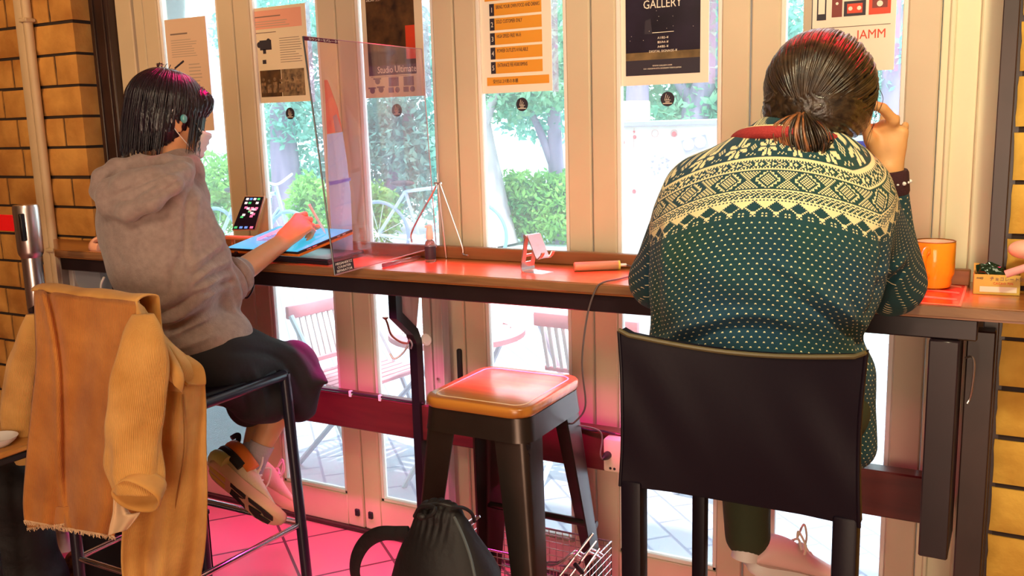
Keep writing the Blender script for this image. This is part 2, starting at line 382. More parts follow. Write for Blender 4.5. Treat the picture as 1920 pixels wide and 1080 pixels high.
# middle bracket: dark steel strap + planks
def bracket(xc):
    m_ = MB(); w = .028
    P2 = [(-.215, .925), (-.215, .832), (-.135, .765), (-.120, .735), (-.120, .0)]
    P3 = [(-.185, .925), (-.185, .846), (-.108, .780), (-.088, .735), (-.088, .0)]
    m_.prism([(xc-w/2, y, z) for y, z in P2]+[(xc-w/2, y, z) for y, z in P3[::-1]], (w, 0, 0)); return m_
obj('bracket', bracket(.768), M_black, t, smooth=False)
obj('bracket_web', MB().prism([(.764, -.184, .925), (.764, -.184, .847), (.764, -.105, .781), (.764, -.07, .925)], (.010, 0, 0)), M_greywood, t, smooth=False)
obj('plank', MB().box((.7825, -.085, 0), (.812, -.040, .925), .002), M_greywood, t)
obj('plank', MB().box((.815, -.080, 0), (.852, -.040, .925), .002), M_greywood, t)
obj('round_plate', MB().lathe((.797, -.0855, .742), [(.019, 0), (.019, .004), (.012, .006), (.011, .004), (.003, .004)], 24, (0, -1, 0)), M_white, t)
for xx, zz in ((.797, .875), (.833, .880), (.833, .62)): obj('screw', MB().lathe((xx, -.084, zz), [(.005, 0), (.004, .004)], 10, (0, -1, 0)), M_steel, t)
# right bracket board and its post
obj('bracket', MB().box((2.240, -.335, .44), (2.298, -.165, .925), .003), M_apron, t)
obj('post', MB().box((2.306, -.215, 0), (2.362, -.166, .925), .003), M_darkpost, t)
obj('bracket_web', MB().box((-.36, -.31, .5), (-.33, -.06, .925), .003), M_apron, t)
# lower rail
t2 = thing('foot_rail', (1.2, -.1, 0), 'dark red wooden beam crossing low in front of the glass doors', 'beam')
obj('beam', MB().box((-.58, -.108, .418), (2.285, -.058, .536), .004), M_rail, t2)
mb = MB().tube([(-.2, -.104, .541), (.3, -.106, .541), (.5, -.107, .543), (.79, -.106, .540)], .0035, 6)
obj('cable', mb, M_black2, t2)
for x in (.50, .62): obj('cable_clip', MB().box((x-.005, -.111, .528), (x+.005, -.1, .548), .001), M_white, t2)

# coat hook on the bracket
t = thing('coat_hook', (0.757, -.12, .72), 'small brass double coat hook fixed to the middle counter bracket', 'hook')
M_hook = mat('aged_brass', (.45, .20, .14), .3, .9)
obj('hook', MB().tube(curve_pts([(0.757, -.128, .735), (0.737, -.142, .742), (0.714, -.155, .765), (0.704, -.158, .80), (0.699, -.160, .815)]), [.0035]*33, 8).lathe((0.699, -.160, .812), [(.003, 0), (.009, .005), (.010, .009), (.002, .010)], 14), M_hook, t)
obj('lower_hook', MB().tube(curve_pts([(0.757, -.128, .73), (0.742, -.14, .705), (0.722, -.155, .69), (0.707, -.158, .705)]), .003, 8), M_steel, t)
obj('wing_screw', MB().tube(curve_pts([(0.757, -.13, .735), (0.767, -.135, .75), (0.772, -.13, .735), (0.767, -.13, .72)]), .003, 8), M_steel, t)
set_tags(obj('s_hook', MB().tube(curve_pts([(2.309, -.303, .885), (2.322, -.312, .89), (2.327, -.315, .87), (2.325, -.314, .82), (2.322, -.312, .80), (2.318, -.316, .79)]), .0022, 8), M_steel), 'thin silver hook hanging on the dark post beside the right brick wall', 'hook')

# power outlet on the rail
t = thing('power_outlet', (1.44, -.13, .41), 'white outlet box on the dark red beam behind the leather chair', 'outlet')
obj('housing', MB().box((1.415, -.150, .435), (1.475, -.1085, .53), .006, 2), mat('outlet_plastic', (.80, .62, .50), .45), t)
obj('plug', MB().lathe((1.430, -.150, .485), [(.011, 0), (.011, .012), (.006, .03), (.003, .036)], 14, (0, -1, 0)), M_rubber, t)
mb = MB()
for x in (1.437, 1.449): mb.lathe((x, -.1505, .447), [(.004, 0), (.003, .002)], 10, (0, -1, 0))
obj('screw', mb, M_black2, t)
# ------------------------------------------------------------------ metal stool with wooden seat
def rrect(cx, cy, hx, hy, r, n=6):
    out = []
    for sx, sy, a0 in ((1, 1, 0), (-1, 1, 90), (-1, -1, 180), (1, -1, 270)):
        for k in range(n+1):
            a = R_(a0+90*k/n); out.append((cx+sx*(hx-r)+r*math.cos(a), cy+sy*(hy-r)+r*math.sin(a)))
    return out
t = thing('metal_stool', (1.225, -.37, 0), 'square dark metal bar stool with a glossy orange-brown wooden seat', 'stool')
SX, SY, SZ = 1.232, -.372, .72
def slab(mb, hx, hy, r, z0, z1, bev=.006):
    mb.loft([[(x, y, z) for x, y in rrect(SX, SY, hx-e, hy-e, r-e*.5)] for z, e in ((z0, 0.003), (z0+bev, 0), (z1-bev, 0), (z1-bev*.3, bev*.4), (z1, bev*1.1))])
mb = MB(); slab(mb, .153, .170, .05, SZ-.026, SZ); obj('seat', mb, M_seatwood, t, angle=60)
mb = MB(); rr = rrect(SX, SY, .130, .142, .03); mb.tube([(x, y, SZ+.0002) for x, y in rr], .0022, 6, closed=True, flat=.5); obj('seat_groove', mb, M_routed, t)
mb = MB(); mb.loft([[(x, y, z) for x, y in rrect(SX, SY, h-.004, h+.008, .045)] for z, h in ((SZ-.028, .154), (SZ-.075, .158), (SZ-.088, .160))], cap=False)
mb.loft([[(x, y, z) for x, y in rrect(SX, SY, h-.010, h+.002, .045)] for z, h in ((SZ-.088, .160), (SZ-.03, .153))], cap=True); obj('seat_skirt', mb, M_gun, t)
for sx in (-1, 1):
    for sy in (-1, 1):
        # sheet-metal leg: a folded corner channel, wide at the top, splaying outwards
        mb = MB(); top = Vector((SX+sx*.146, SY+sy*.158, SZ-.08)); bot = Vector((SX+sx*.205, SY+sy*.215, .0)); rings = []
        for k in range(7):
            f = k/6; p = top.lerp(bot, f); w = .088*(1-f)+.046*f; th = .003; rd = .018*(1-f)+.010*f
            L1 = []
            for (ax, ay) in [(w, 0), (rd, 0), (rd*.3, rd*.3), (0, rd), (0, w)]: L1.append((p.x-sx*ax, p.y-sy*ay, p.z))
            L2 = [(p.x-sx*(ax+(th if ax < w else 0)+(0 if ax < w else 0)), p.y-sy*(ay+th), p.z) for (ax, ay) in [(0+th, w-th), (th, rd), (rd*.3+th, rd*.3+th), (rd, th*.6), (w, th*.3)]]
            rings.append(L1+L2)
        mb.loft(rings); mb.box((bot.x-sx*.034-.001, bot.y-sy*.034, 0), (bot.x+sx*.003, bot.y+sy*.003, .012), .003)
        obj('leg', mb, M_gun, t, angle=50)
zc = .30
c = [(SX+sx*.176, SY+sy*.188) for sx, sy in ((-1, -1), (1, -1), (1, 1), (-1, 1))]
for i in range(4):
    a, b = c[i], c[(i+1) % 4]; z = (.165, .115, .288, .115)[i]
    obj('footrest', MB().tube([(a[0], a[1], z), (a[0]*.8+b[0]*.2, a[1]*.8+b[1]*.2, z), (a[0]*.2+b[0]*.8, a[1]*.2+b[1]*.8, z), (b[0], b[1], z)], .011, 12), M_gun, t)
mb = MB()
for s in (-1, 1): mb.tube([(SX+s*.145, SY-.15*s, SZ-.10), (SX-s*.145, SY+.15*s, SZ-.12)], .008, 8)
obj('cross_brace', mb, M_black, t)

# ------------------------------------------------------------------ black leather bar chair (right)
t = thing('leather_chair', (1.98, -.68, 0), 'high-backed black leather bar chair under the person in the patterned sweater', 'chair')
CX0, CX1, CY = 1.782, 2.196, -.90
mb = MB(); n = 28; m_ = 22
def back_pt(u, v, s):
    x = CX0+(CX1-CX0)*u; zt = 1.022-.020*math.sin(math.pi*u)-.002*u; zb = .738
    if u < .02 or u > .98: zt += .006
    z = zb+(zt-zb)*v
    bulge = .010*math.sin(math.pi*min(1, max(0, u)))*math.sin(math.pi*v)
    hourg = .006*math.sin(math.pi*v)*(1 if u < .5 else -1)*abs(u-.5)*2
    y = CY+.03*(1-v)*.0+(.018*math.sin(math.pi*u)) + s*(.017+bulge)
    if s < 0: y += .003*math.sin(u*23+v*9)*math.sin(math.pi*v)*abs(u-.5)
    return (x+hourg, y, z)
F = [[mb.bm.verts.new(back_pt(i/n, j/m_, -1)) for j in range(m_+1)] for i in range(n+1)]
B = [[mb.bm.verts.new(back_pt(i/n, j/m_, 1)) for j in range(m_+1)] for i in range(n+1)]
for i in range(n):
    for j in range(m_):
        mb.bm.faces.new((F[i][j], F[i+1][j], F[i+1][j+1], F[i][j+1])); mb.bm.faces.new((B[i][j], B[i][j+1], B[i+1][j+1], B[i+1][j]))
for i in range(n):
    mb.bm.faces.new((F[i][0], B[i][0], B[i+1][0], F[i+1][0])); mb.bm.faces.new((F[i][m_], F[i+1][m_], B[i+1][m_], B[i][m_]))
for j in range(m_):
    mb.bm.faces.new((F[0][j], F[0][j+1], B[0][j+1], B[0][j])); mb.bm.faces.new((F[n][j], B[n][j], B[n][j+1], F[n][j+1]))
br = obj('backrest', mb, M_leather, t, angle=60)
mb = MB(); P_ = [back_pt(i/24, 1, -.9) for i in range(25)]; mb.tube([(a, b_-.002, c_+.002) for a, b_, c_ in P_], .0042, 8)
obj('top_seam', mb, M_piping, t)
for u in (0.0, 1.0):
    mb = MB().tube([(back_pt(u, k/20, -1)[0], back_pt(u, k/20, -1)[1], back_pt(u, k/20, -1)[2]) for k in range(21)], .0032, 8); obj('side_seam', mb, M_leather, t)
mb = MB(); mb.prism([(CX0+.012, CY+.02, .72), (CX1-.012, CY+.02, .72), (2.142, -.50, .72), (1.795, -.50, .72)], (0, 0, .055)); bmesh.ops.bevel(mb.bm, geom=mb.bm.edges[:], offset=.016, segments=3, affect='EDGES'); obj('seat', mb, M_leather, t)
for x in (CX0+.0, CX1-.042): obj('leg', MB().box((x, CY-.018, 0), (x+.04, CY+.022, .75), .006, 2), M_leather, t)
for x in (1.797, 2.108): obj('leg', MB().box((x, -.545, 0), (x+.030, -.515, .72), .005, 2), M_leather, t)
obj('footrest', MB().box((1.825, -.54, .20), (2.11, -.52, .225), .004), M_leather, t)

# ------------------------------------------------------------------ black tube bar chair (left)
t = thing('tube_bar_chair', (.42, -.75, 0), 'black steel tube bar chair carrying the draped corduroy jacket', 'chair')
M_tube = mat('navy_black_enamel', (.012, .012, .028), .28, .2, coat=.4)
x0, x1, y0, y1, zs = .215, .600, -.93, -.510, .715
def tb(a, b, r=.014, nm='frame', m=M_tube): return obj(nm, MB().tube([a, b], r, 14), m, t)
obj('seat', MB().box((x0+.012, y0+.01, zs-.012), (x1-.012, y1-.01, zs+.02), .012, 3), M_leather, t)
mb = MB(); mb.tube([(x0, y1, zs), (x0, y0, zs)], .0145, 14).tube([(x1, y1, zs), (x1, y0, zs)], .0145, 14).tube([(x0, y1, zs), (x1, y1, zs)], .0145, 14).tube([(x0, y0, zs), (x1, y0, zs)], .0145, 14)
obj('seat_frame', mb, M_tube, t)
for (x, y, dx, dy) in ((x0, y1, .0, .0), (x1, y1, .035, .0)): obj('leg', MB().tube([(x, y, zs+.004), (x+dx, y+dy, 0)], .0155, 16), M_tube, t)
for x in (x0, x1-.01): obj('leg', MB().tube(curve_pts([(x, -.945, 0), (x, y0-.008, .40), (x, y0-.01, zs), (x+.0, -.965, .86), (x+(.02 if x < .4 else -.01), -.99, .97)], 6), .0155, 16), M_tube, t)
mb = MB(); mb.box((x0+.03, -1.0, .80), (x1-.01, -.978, .985), .010, 3, rot=Matrix.Rotation(R_(6), 3, 'X')); obj('backrest', mb, M_leather, t)
tb((x0, y1, .272), (x1+.023, y1, .272), .010, 'footrest', M_chrome); tb((x0, -.94, .272), (x1, -.94, .272), .008, 'footrest', M_chrome)
tb((x0, y1, .272), (x0, -.94, .272), .008, 'footrest', M_chrome); tb((x1+.02, y1, .272), (x1, -.94, .272), .008, 'footrest', M_chrome)

# ------------------------------------------------------------------ barrier post with red belt
t = thing('barrier_post', (-.50, -.5, 0), 'polished chrome queue barrier post in front of the left brick wall', 'barrier post')
obj('pole', MB().lathe((-.497, -.5, 0), [(.16, 0), (.16, .012), (.03, .03), (.031, .04), (.0315, 1.02)], 36), M_steel, t)
obj('head', MB().lathe((-.497, -.5, 1.0), [(.0315, 0), (.038, .012), (.040, .02), (.041, .165), (.038, .175), (.001, .175)], 36), M_steel, t)
obj('head_slot', MB().box((-.474, -.545, 1.06), (-.462, -.53, 1.15), .002), M_black, t)
obj('belt', MB().box((-.9, -.502, 1.085), (-.536, -.498, 1.140), .001), mat('red_webbing', (.85, .005, .01), .55, bump=.2, bscale=300), t)
# ------------------------------------------------------------------ things on the counter
CZ = 1.0003
# clear acrylic partition, standing across the counter
t = thing('acrylic_partition', (.80, -.28, 1.0), 'tall clear acrylic screen standing on the counter by the person in the hoodie', 'screen')
A0 = Vector((.745, -.425, .992)); A1 = Vector((.915, -.06, 1.0)); H = .62
M_acr = glass_mat('acrylic', (1, .93, .98), .05, haze=.055, hcol=(1, .66, .84)); M_acre = mat('acrylic_edge', (.03, .05, .07), .2)
dirn = (A1-A0).normalized(); nn = dirn.cross(Vector((0, 0, 1)))
T0 = Vector(at(568, 68, y=-.445)); T1 = Vector(at(790, 92, y=-.10))
B0 = Vector(at(628, 516, y=-.43)); B1 = Vector(at(818, 463, y=-.09))
def quad_slab(a, b, c, d, th):
    nrm = (b-a).cross(d-a).normalized()*th; m_ = MB(); m_.prism([a, b, c, d], nrm); return m_
obj('sheet', quad_slab(B0, B1, T1, T0, .003), M_acr, t, smooth=False)
mb = MB().tube([B0, T0], .0024, 6); obj('front_edge', mb, M_acre, t)
mb = MB().tube([T0, T1], .0013, 6).tube([B0, B1], .0016, 6).tube([B1, T1], .0013, 6); obj('rim', mb, mat('pale_pink_edge', (.75, .50, .62), .3), t)
ux = (B1-B0).normalized(); uz = (T0-B0).normalized(); nz = ux.cross(uz).normalized()
def on_sheet(a, b, c=.004): return B0+ux*a+uz*b-nz*c if nz.dot(CAM-B0) < 0 else B0+ux*a+uz*b+nz*c
q = [on_sheet(.0, .004), on_sheet(.062, .004), on_sheet(.062, .036), on_sheet(.0, .036)]
lb = obj('sticker', quad_slab(*q, .0003), M_inkd, t, smooth=False)
for k, s in enumerate(('MEGAHERTZ', 'COUNTER', 'SEPARATOR')): text('lettering', s, .0095, on_sheet(.030, .026-.010*k, .0055), ux, uz, M_white, lb, 'CENTER')
ux2 = (T1-T0).normalized(); q = [T0+ux2*0-uz*.011+(on_sheet(0, 0)-B0), T0+ux2*.10-uz*.011+(on_sheet(0, 0)-B0), T0+ux2*.10-uz*.001+(on_sheet(0, 0)-B0), T0-uz*.001+(on_sheet(0, 0)-B0)]
lb = obj('top_sticker', quad_slab(*q, .0003), mat('plum_print', (.10, .01, .05), .5), t, smooth=False)
text('lettering', 'カウンターセパレーター', .0085, T0+ux2*.012-uz*.0092+(on_sheet(0, 0, .0055)-B0), ux2, uz, M_white, lb)
# acrylic foot:
obj('foot', MB().box((.80, -.30, CZ), (.812, -.12, 1.012), .002), M_acr, t)

# added translucent films that imitate a reflection in the acrylic screen
t = thing('reflection_sheet', (.66, -.14, 1.0), 'added pale blue and red translucent films imitating a reflection in the acrylic screen', 'sheet')
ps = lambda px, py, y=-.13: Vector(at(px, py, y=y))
M_pale = glass_mat('pale_blue_reflection_film', (.86, .90, 1), .03, haze=.42, hcol=(.70, .76, 1)); M_redf = glass_mat('red_reflection_film', (1, .66, .62), .03, haze=.4, hcol=(1, .20, .16)); M_violet = glass_mat('violet_reflection_film', (.7, .66, 1), .03, haze=.5, hcol=(.45, .42, .85))
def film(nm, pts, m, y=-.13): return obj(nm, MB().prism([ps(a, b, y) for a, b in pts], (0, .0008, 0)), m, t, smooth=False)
film('lower_reflection_film', [(613, 252), (642, 247), (650, 300), (657, 360), (662, 470), (624, 473), (616, 340)], M_pale)
film('red_reflection_film', [(608, 150), (614, 150), (632, 200), (642, 246), (613, 251)], M_redf); film('white_patch', [(624, 218), (631, 214), (641, 246), (629, 248)], M_pale, -.1305); film('violet_stripe', [(617, 341), (657, 333), (657, 339), (618, 348)], M_violet, -.1305)
foot_ = ps(643, 472); obj('foot', MB().box((foot_.x-.03, -.14, CZ), (foot_.x+.035, -.118, max(CZ+.004, foot_.z+.003)), .001), M_pale, t)  # added strip at the bottom of the reflection films
# wire easel
t = thing('wire_easel', (.87, -.13, 1.0), 'small empty chrome wire easel on the counter beside the spray bottle', 'easel')
ap = Vector((.885, -.12, 1.228)); l0 = Vector(at(772, 455, y=-.09)); l1 = Vector(at(868, 476, y=-.095)); l0.z = max(l0.z, CZ+.003)
obj('front_leg', MB().tube(curve_pts([ap+Vector((-.006, 0, .004)), ap+Vector((-.014, 0, -.02)), l0+Vector((.006, 0, .04)), l0]), .0028, 8), M_steel, t)
obj('front_leg', MB().tube(curve_pts([ap+Vector((.006, 0, .004)), ap+Vector((.016, 0, -.02)), l1+Vector((-.004, 0, .03)), l1, l1+Vector((.03, -.02, -.001))]), .0028, 8), M_steel, t)
obj('rear_leg', MB().tube([ap+Vector((0, .0, .03)), ap+Vector((0, .002, 0)), (.885, -.03-.06, 1.003)], .0026, 8), M_steel, t)
obj('joint', MB().tube([ap+Vector((-.012, 0, 0)), ap+Vector((.012, 0, 0))], .004, 8), M_steel, t)

# spray bottle
t = thing('spray_bottle', (.905, -.16, 1.0), 'small clear spray bottle with a white pump and a black label', 'bottle')
bc = at(822, 478, z=CZ); bx, by = bc.x, bc.y-.0
bx, by = .872, -.155
obj('bottle', MB().lathe((bx, by, CZ), [(.001, .0), (.014, 0), (.016, .004), (.016, .050), (.013, .060), (.008, .064), (.008, .07)], 28), mat('clear_plastic', (.95, .92, .95), .08, trans=.9), t)
obj('label', MB().lathe((bx, by, CZ), [(.0163, .008), (.0164, .009), (.0164, .044), (.0163, .046)], 28), M_inkd, t)
obj('pump', MB().lathe((bx, by, CZ+.066), [(.009, 0), (.0105, .002), (.0105, .018), (.0085, .030), (.0085, .040), (.004, .044)], 24).tube([(bx, by, CZ+.104), (bx-.012, by-.006, CZ+.104)], .0035, 8), mat('pink_white_plastic', (.90, .72, .68), .4), t)

# aluminium phone stand
t = thing('phone_stand', (1.25, -.2, 1.0), 'empty pink-lit folding aluminium phone stand in the middle of the counter', 'phone stand')
M_alu = mat('satin_aluminium', (.80, .66, .70), .25, .85)
b0 = Vector((1.232, -.215, CZ))
ph = R_(-15); ca, sa = math.cos(ph), math.sin(ph)
def L_(x, y, z): return (b0.x+x*ca-y*sa, b0.y+x*sa+y*ca, b0.z+z)   # x along counter, y away
w = .052/2
def strip(path, th, y0, y1):
    m_ = MB(); n = len(path)
    for (x, z) in [] : pass
    up = []
    for i, (x, z) in enumerate(path):
        a = path[max(0, i-1)]; c_ = path[min(n-1, i+1)]; d = Vector((c_[0]-a[0], c_[1]-a[1])).normalized(); up.append((x-d.y*th, z+d.x*th))
    poly = [L_(x, y0, z) for x, z in path]+[L_(x, y0, z) for x, z in up[::-1]]
    e = Vector(L_(0, y1, 0))-Vector(L_(0, y0, 0)); m_.prism(poly, e); return m_
obj('base', strip([(.068, 0), (.006, 0), (-.002, .003), (-.004, .012)], .0035, -w, w), M_alu, t, angle=60)
mb = strip([(-.004, .012), (.004, .05), (.012, .094)], .0035, -w, -w+.014)
for g in ((w-.014, w),): 
    q = strip([(-.004, .012), (.004, .05), (.012, .094)], .0035, *g); me = bpy.data.meshes.new('x'); q.bm.to_mesh(me); mb.bm.from_mesh(me)
for (za, zb) in ((.012, .026), (.040, .047), (.084, .094)):
    f = lambda z: -.004+(z-.012)*.195
    q = strip([(f(za), za), (f(zb), zb)], .0035, -w, w); me = bpy.data.meshes.new('x'); q.bm.to_mesh(me); mb.bm.from_mesh(me)
obj('upright', mb, M_alu, t, smooth=False)
obj('hinge', MB().tube([L_(.013, -w-.002, .096), L_(.013, w+.002, .096)], .0058, 14), M_alu, t)
mb = strip([(.018, .100), (.045, .046), (.052, .038), (.060, .040)], .003, -w, w); obj('cradle', mb, M_alu, t, angle=60)
mb = strip([(.056, .038), (.066, .046), (.072, .056)], .003, -w, -w+.012)
q = strip([(.056, .038), (.066, .046), (.072, .056)], .003, w-.012, w); me = bpy.data.meshes.new('x'); q.bm.to_mesh(me); mb.bm.from_mesh(me)
obj('prong', mb, M_alu, t, angle=60)

# battery stick with its plug and cord
t = thing('power_bank', (1.42, -.14, 1.0), 'beige and olive cylindrical power bank lying plugged in on the counter', 'power bank')
pa, pb = Vector((1.352, -.185, CZ+.0125)), Vector((1.452, -.120, CZ+.0125)); pd = (pb-pa).normalized()
obj('body', MB().tube([pa, pa+pd*.002, pb-pd*.002, pb], [.010, .0125, .0125, .0118], 24), mat('olive_beige_shell', (.42, .27, .15), .45), t)
obj('end_ring', MB().tube([pb, pb+pd*.005], .0126, 24), mat('yellow_green_ring', (.62, .70, .12), .4), t)
obj('plug', MB().tube([pb+pd*.005, pb+pd*.022], .007, 10, flat=.6), M_white, t)
cord('charging_cable', [pb+pd*.022, (1.50, -.12, CZ+.008), (1.535, -.17, CZ+.004), (1.52, -.26, CZ+.003), (1.50, -.335, CZ+.003), (1.487, -.352, .985), (1.468, -.36, .92), (1.452, -.36, .80), (1.446, -.33, .68), (1.40, -.30, .62), (1.37, -.26, .60), (1.42, -.18, .56), (1.425, -.19, .50), (1.430, -.188, .485)], .0024, mat('grey_cable', (.12, .09, .09), .5), 'thin grey cable hanging from the counter down past the wooden stool seat', 'cable')
cord('outlet_cable', [(1.30, -.112, .543), (1.36, -.114, .535), (1.40, -.118, .540), (1.44, -.125, .538)], .003, M_rubber, 'short black cord on the dark red beam above the outlet box', 'cable')
cord('loose_cable', [(.258, -.30, .92), (.262, -.315, .905), (.275, -.325, .888), (.298, -.33, .885), (.315, -.325, .905), (.31, -.31, .925)], .003, M_rubber, 'black cable looped under the counter beneath the tablet', 'cable')

# tablet on an orange case on a dark laptop
def slab4(nl, nr, fr, fl, th, bev=.003):
    m_ = MB(); a = [Vector(p) for p in (nl, nr, fr, fl)]; nrm = (a[1]-a[0]).cross(a[3]-a[0]).normalized()*th
    if nrm.z < 0: nrm = -nrm
    m_.prism(a, nrm); es = m_.bm.edges[:]; bmesh.ops.bevel(m_.bm, geom=es, offset=bev, segments=2, affect='EDGES'); return m_
def frame_of(nl, nr, fr, fl): return [Vector(p) for p in (nl, nr, fr, fl)]
lap = frame_of((.13, -.290, CZ), (.62, -.318, CZ), (.60, -.118, CZ), (.12, -.10, CZ))
t = thing('laptop', (.38, -.2, 1.0), 'closed dark laptop lying flat beneath the tablet in its orange case', 'laptop')
obj('base', slab4(*lap, .010, .002), mat('laptop_grey', (.025, .022, .035), .3, .4), t, angle=50)
l2 = [p+Vector((0, 0, .0105)) for p in lap]
obj('lid', slab4(*l2, .007, .003), mat('laptop_lid', (.055, .045, .075), .3, .5), t, angle=50)
tz = CZ+.020
nl, nr, fr, fl = Vector((.205, -.315, tz)), Vector((.510, -.318, tz)), Vector((.575, -.135, tz+.050)), Vector((.255, -.118, tz+.050))
t = thing('tablet', (.38, -.22, tz), 'large tablet with a bright cyan drawing screen in an orange case', 'tablet')
M_case = mat('orange_case', (.72, .20, .02), .45); nrm = (nr-nl).cross(fl-nl).normalized()
obj('case', slab4(nl, nr, fr, fl, .008, .002), M_case, t, angle=50)
up = nrm*.0085; e = .003
b4 = [p+up for p in (nl, nr, fr, fl)]; obj('body', slab4(*b4, .0065, .002), mat('dark_slate_aluminium', (.05, .055, .075), .3, .7), t, angle=50)
c4 = [p+nrm*.0152 for p in (nl, nr, fr, fl)]; ce = sum(c4, Vector())/4
c5 = [ce+(p-ce)*.965 for p in c4]
M_scr = mat('lit_cyan_screen', (.04, .50, .80), .15, emit=.75)
obj('screen', slab4(*c5, .0006, .0002), M_scr, t, smooth=False)
def uvq(c, u0, v0, u1, v1, lift):
    def pp(u, v): return (c[0]*(1-u)+c[1]*u)*(1-v)+(c[3]*(1-u)+c[2]*u)*v+nrm*lift
    return [pp(u0, v0), pp(u1, v0), pp(u1, v1), pp(u0, v1)]
mb = MB(); p = lambda u, v: uvq(c5, u, v, u, v, .0008)[0]
mb.prism([p(.28, .18), p(.58, .1), p(.62, .9), p(.08, .93), p(.10, .45)], nrm*.0002); obj('canvas', mb, mat('lit_lilac_drawing', (.50, .38, .55), .3, emit=.6), t, smooth=False)
mb = MB()
rnd = random.Random(3)
for k in range(9):
    v = .35+k*.06; u = .17+rnd.random()*.1; mb.tube([p(u, v)+nrm*.0004, p(u+.12+.1*rnd.random(), v+.03)+nrm*.0004, p(u+.3, v-.02)+nrm*.0004], .0012, 5)
obj('sketch_line', mb, mat('lilac_ink', (.22, .15, .30), .5), t)
mb = MB()
for u in (.70, .80): 
    a = nr.lerp(fr, u); b_ = nr.lerp(fr, u+.05); mb.tube([a+nrm*.012+Vector((.001, 0, 0)), b_+nrm*.012+Vector((.001, 0, 0))], .0018, 8)
for v in (.15, .25): 
    a = nr.lerp(fr, v); b_ = nr.lerp(fr, v+.08); mb.tube([a+nrm*.012+Vector((.001, 0, 0)), b_+nrm*.012+Vector((.001, 0, 0))], .0016, 8)
obj('button', mb, M_steel, t)
mb = MB()
for u in (.16, .52): 
    a = nl.lerp(nr, u); mb.box(a+Vector((-.006, -.006, -.002)), a+Vector((.006, .006, .007)), .002)
obj('case_foot', mb, M_black2, t)

# phone leaning on a small wooden stand
t = thing('phone_holder', (.12, -.13, 1.0), 'small pale wooden phone stand at the left end of the counter', 'phone stand')
pA, pB, pC, pD = [Vector(at(px, py, y=yy)) for px, py, yy in ((434, 432, -.165), (478, 432, -.150), (496, 367, -.115), (459, 367, -.130))]
M_pwood = mat('pale_wood', (.62, .36, .18), .5, var=.2)
obj('base', MB().box((.06, -.185, CZ), (.205, -.10, CZ+.014), .004, 2), M_pwood, t)
obj('tray', MB().box((.062, -.178, CZ+.04), (.175, -.150, CZ+.052), .004, 2).box((.07, -.160, CZ+.012), (.085, -.150, CZ+.045), .003).box((.15, -.160, CZ+.012), (.165, -.150, CZ+.045), .003), M_pwood, t)
obj('prop', MB().prism([pB+Vector((0, .014, -.02)), pB+Vector((.03, .03, -.055)), pC+Vector((.0, .012, -.01))], (-.01, .004, 0)), M_pwood, t, smooth=False)
t = thing('smartphone', (pA+pB)/2, 'smartphone with a lit icon screen leaning on the pale wooden stand', 'phone')
nrm = (pB-pA).cross(pD-pA).normalized(); 
if nrm.dot(CAM-pA) < 0: nrm = -nrm
m_ = MB(); m_.prism([pA, pB, pC, pD], -nrm*.008); bmesh.ops.bevel(m_.bm, geom=m_.bm.edges[:], offset=.0022, segments=2, affect='EDGES'); obj('body', m_, mat('rose_gold_case', (.75, .45, .35), .3, .4), t)
ce = (pA+pB+pC+pD)/4; s4 = [ce+(p_-ce)*.94+nrm*.0006 for p_ in (pA, pB, pC, pD)]
m_ = MB(); m_.prism(s4, nrm*.0004); obj('screen', m_, mat('phone_screen', (.012, .012, .03), .15), t, smooth=False)
def sp(u, v, l=.0014): return (s4[0]*(1-u)+s4[1]*u)*(1-v)+(s4[3]*(1-u)+s4[2]*u)*v+nrm*l
icons = {'white': ((.9, .92, 1), []), 'green': ((.05, .6, .2), []), 'blue': ((.1, .35, .9), []), 'pink': ((.8, .2, .45), [])}
cells = [('white', .2, .93), ('blue', .4, .93), ('white', .6, .93), ('green', .8, .93), ('white', .2, .81), ('green', .4, .81), ('white', .78, .81), ('green', .13, .06), ('blue', .37, .06), ('blue', .6, .06), ('pink', .85, .06)]
rr_ = random.Random(5)
for i in range(14): cells.append((rr_.choice(['white', 'pink', 'white', 'green']), .15+.7*rr_.random(), .38+.3*rr_.random()))
for nm, (cc, _) in icons.items():
    m_ = MB()
    for (n_, u, v) in cells:
        if n_ == nm: m_.prism([sp(u-.07, v-.035), sp(u+.07, v-.035), sp(u+.07, v+.03), sp(u-.07, v+.03)], nrm*.0003)
    obj('app_icon', m_, mat('icon_'+nm, cc, .4, emit=.8), t, smooth=False)

# pink strap on the counter at far left
set_tags(obj('pink_strap', MB().tube(curve_pts([(-.42, -.30, CZ+.006), (-.45, -.305, CZ+.012), (-.455, -.285, CZ+.03), (-.42, -.26, CZ+.05), (-.38, -.24, CZ+.09), (-.36, -.24, CZ+.13), (-.32, -.25, CZ+.10), (-.30, -.27, CZ+.04), (-.33, -.30, CZ+.008), (-.40, -.30, CZ+.006)], 6), .009, 10, flat=2.0), mat('peach_leather', (.86, .42, .28), .5)), 'peach-pink bag strap looped at the left end of the counter', 'strap')
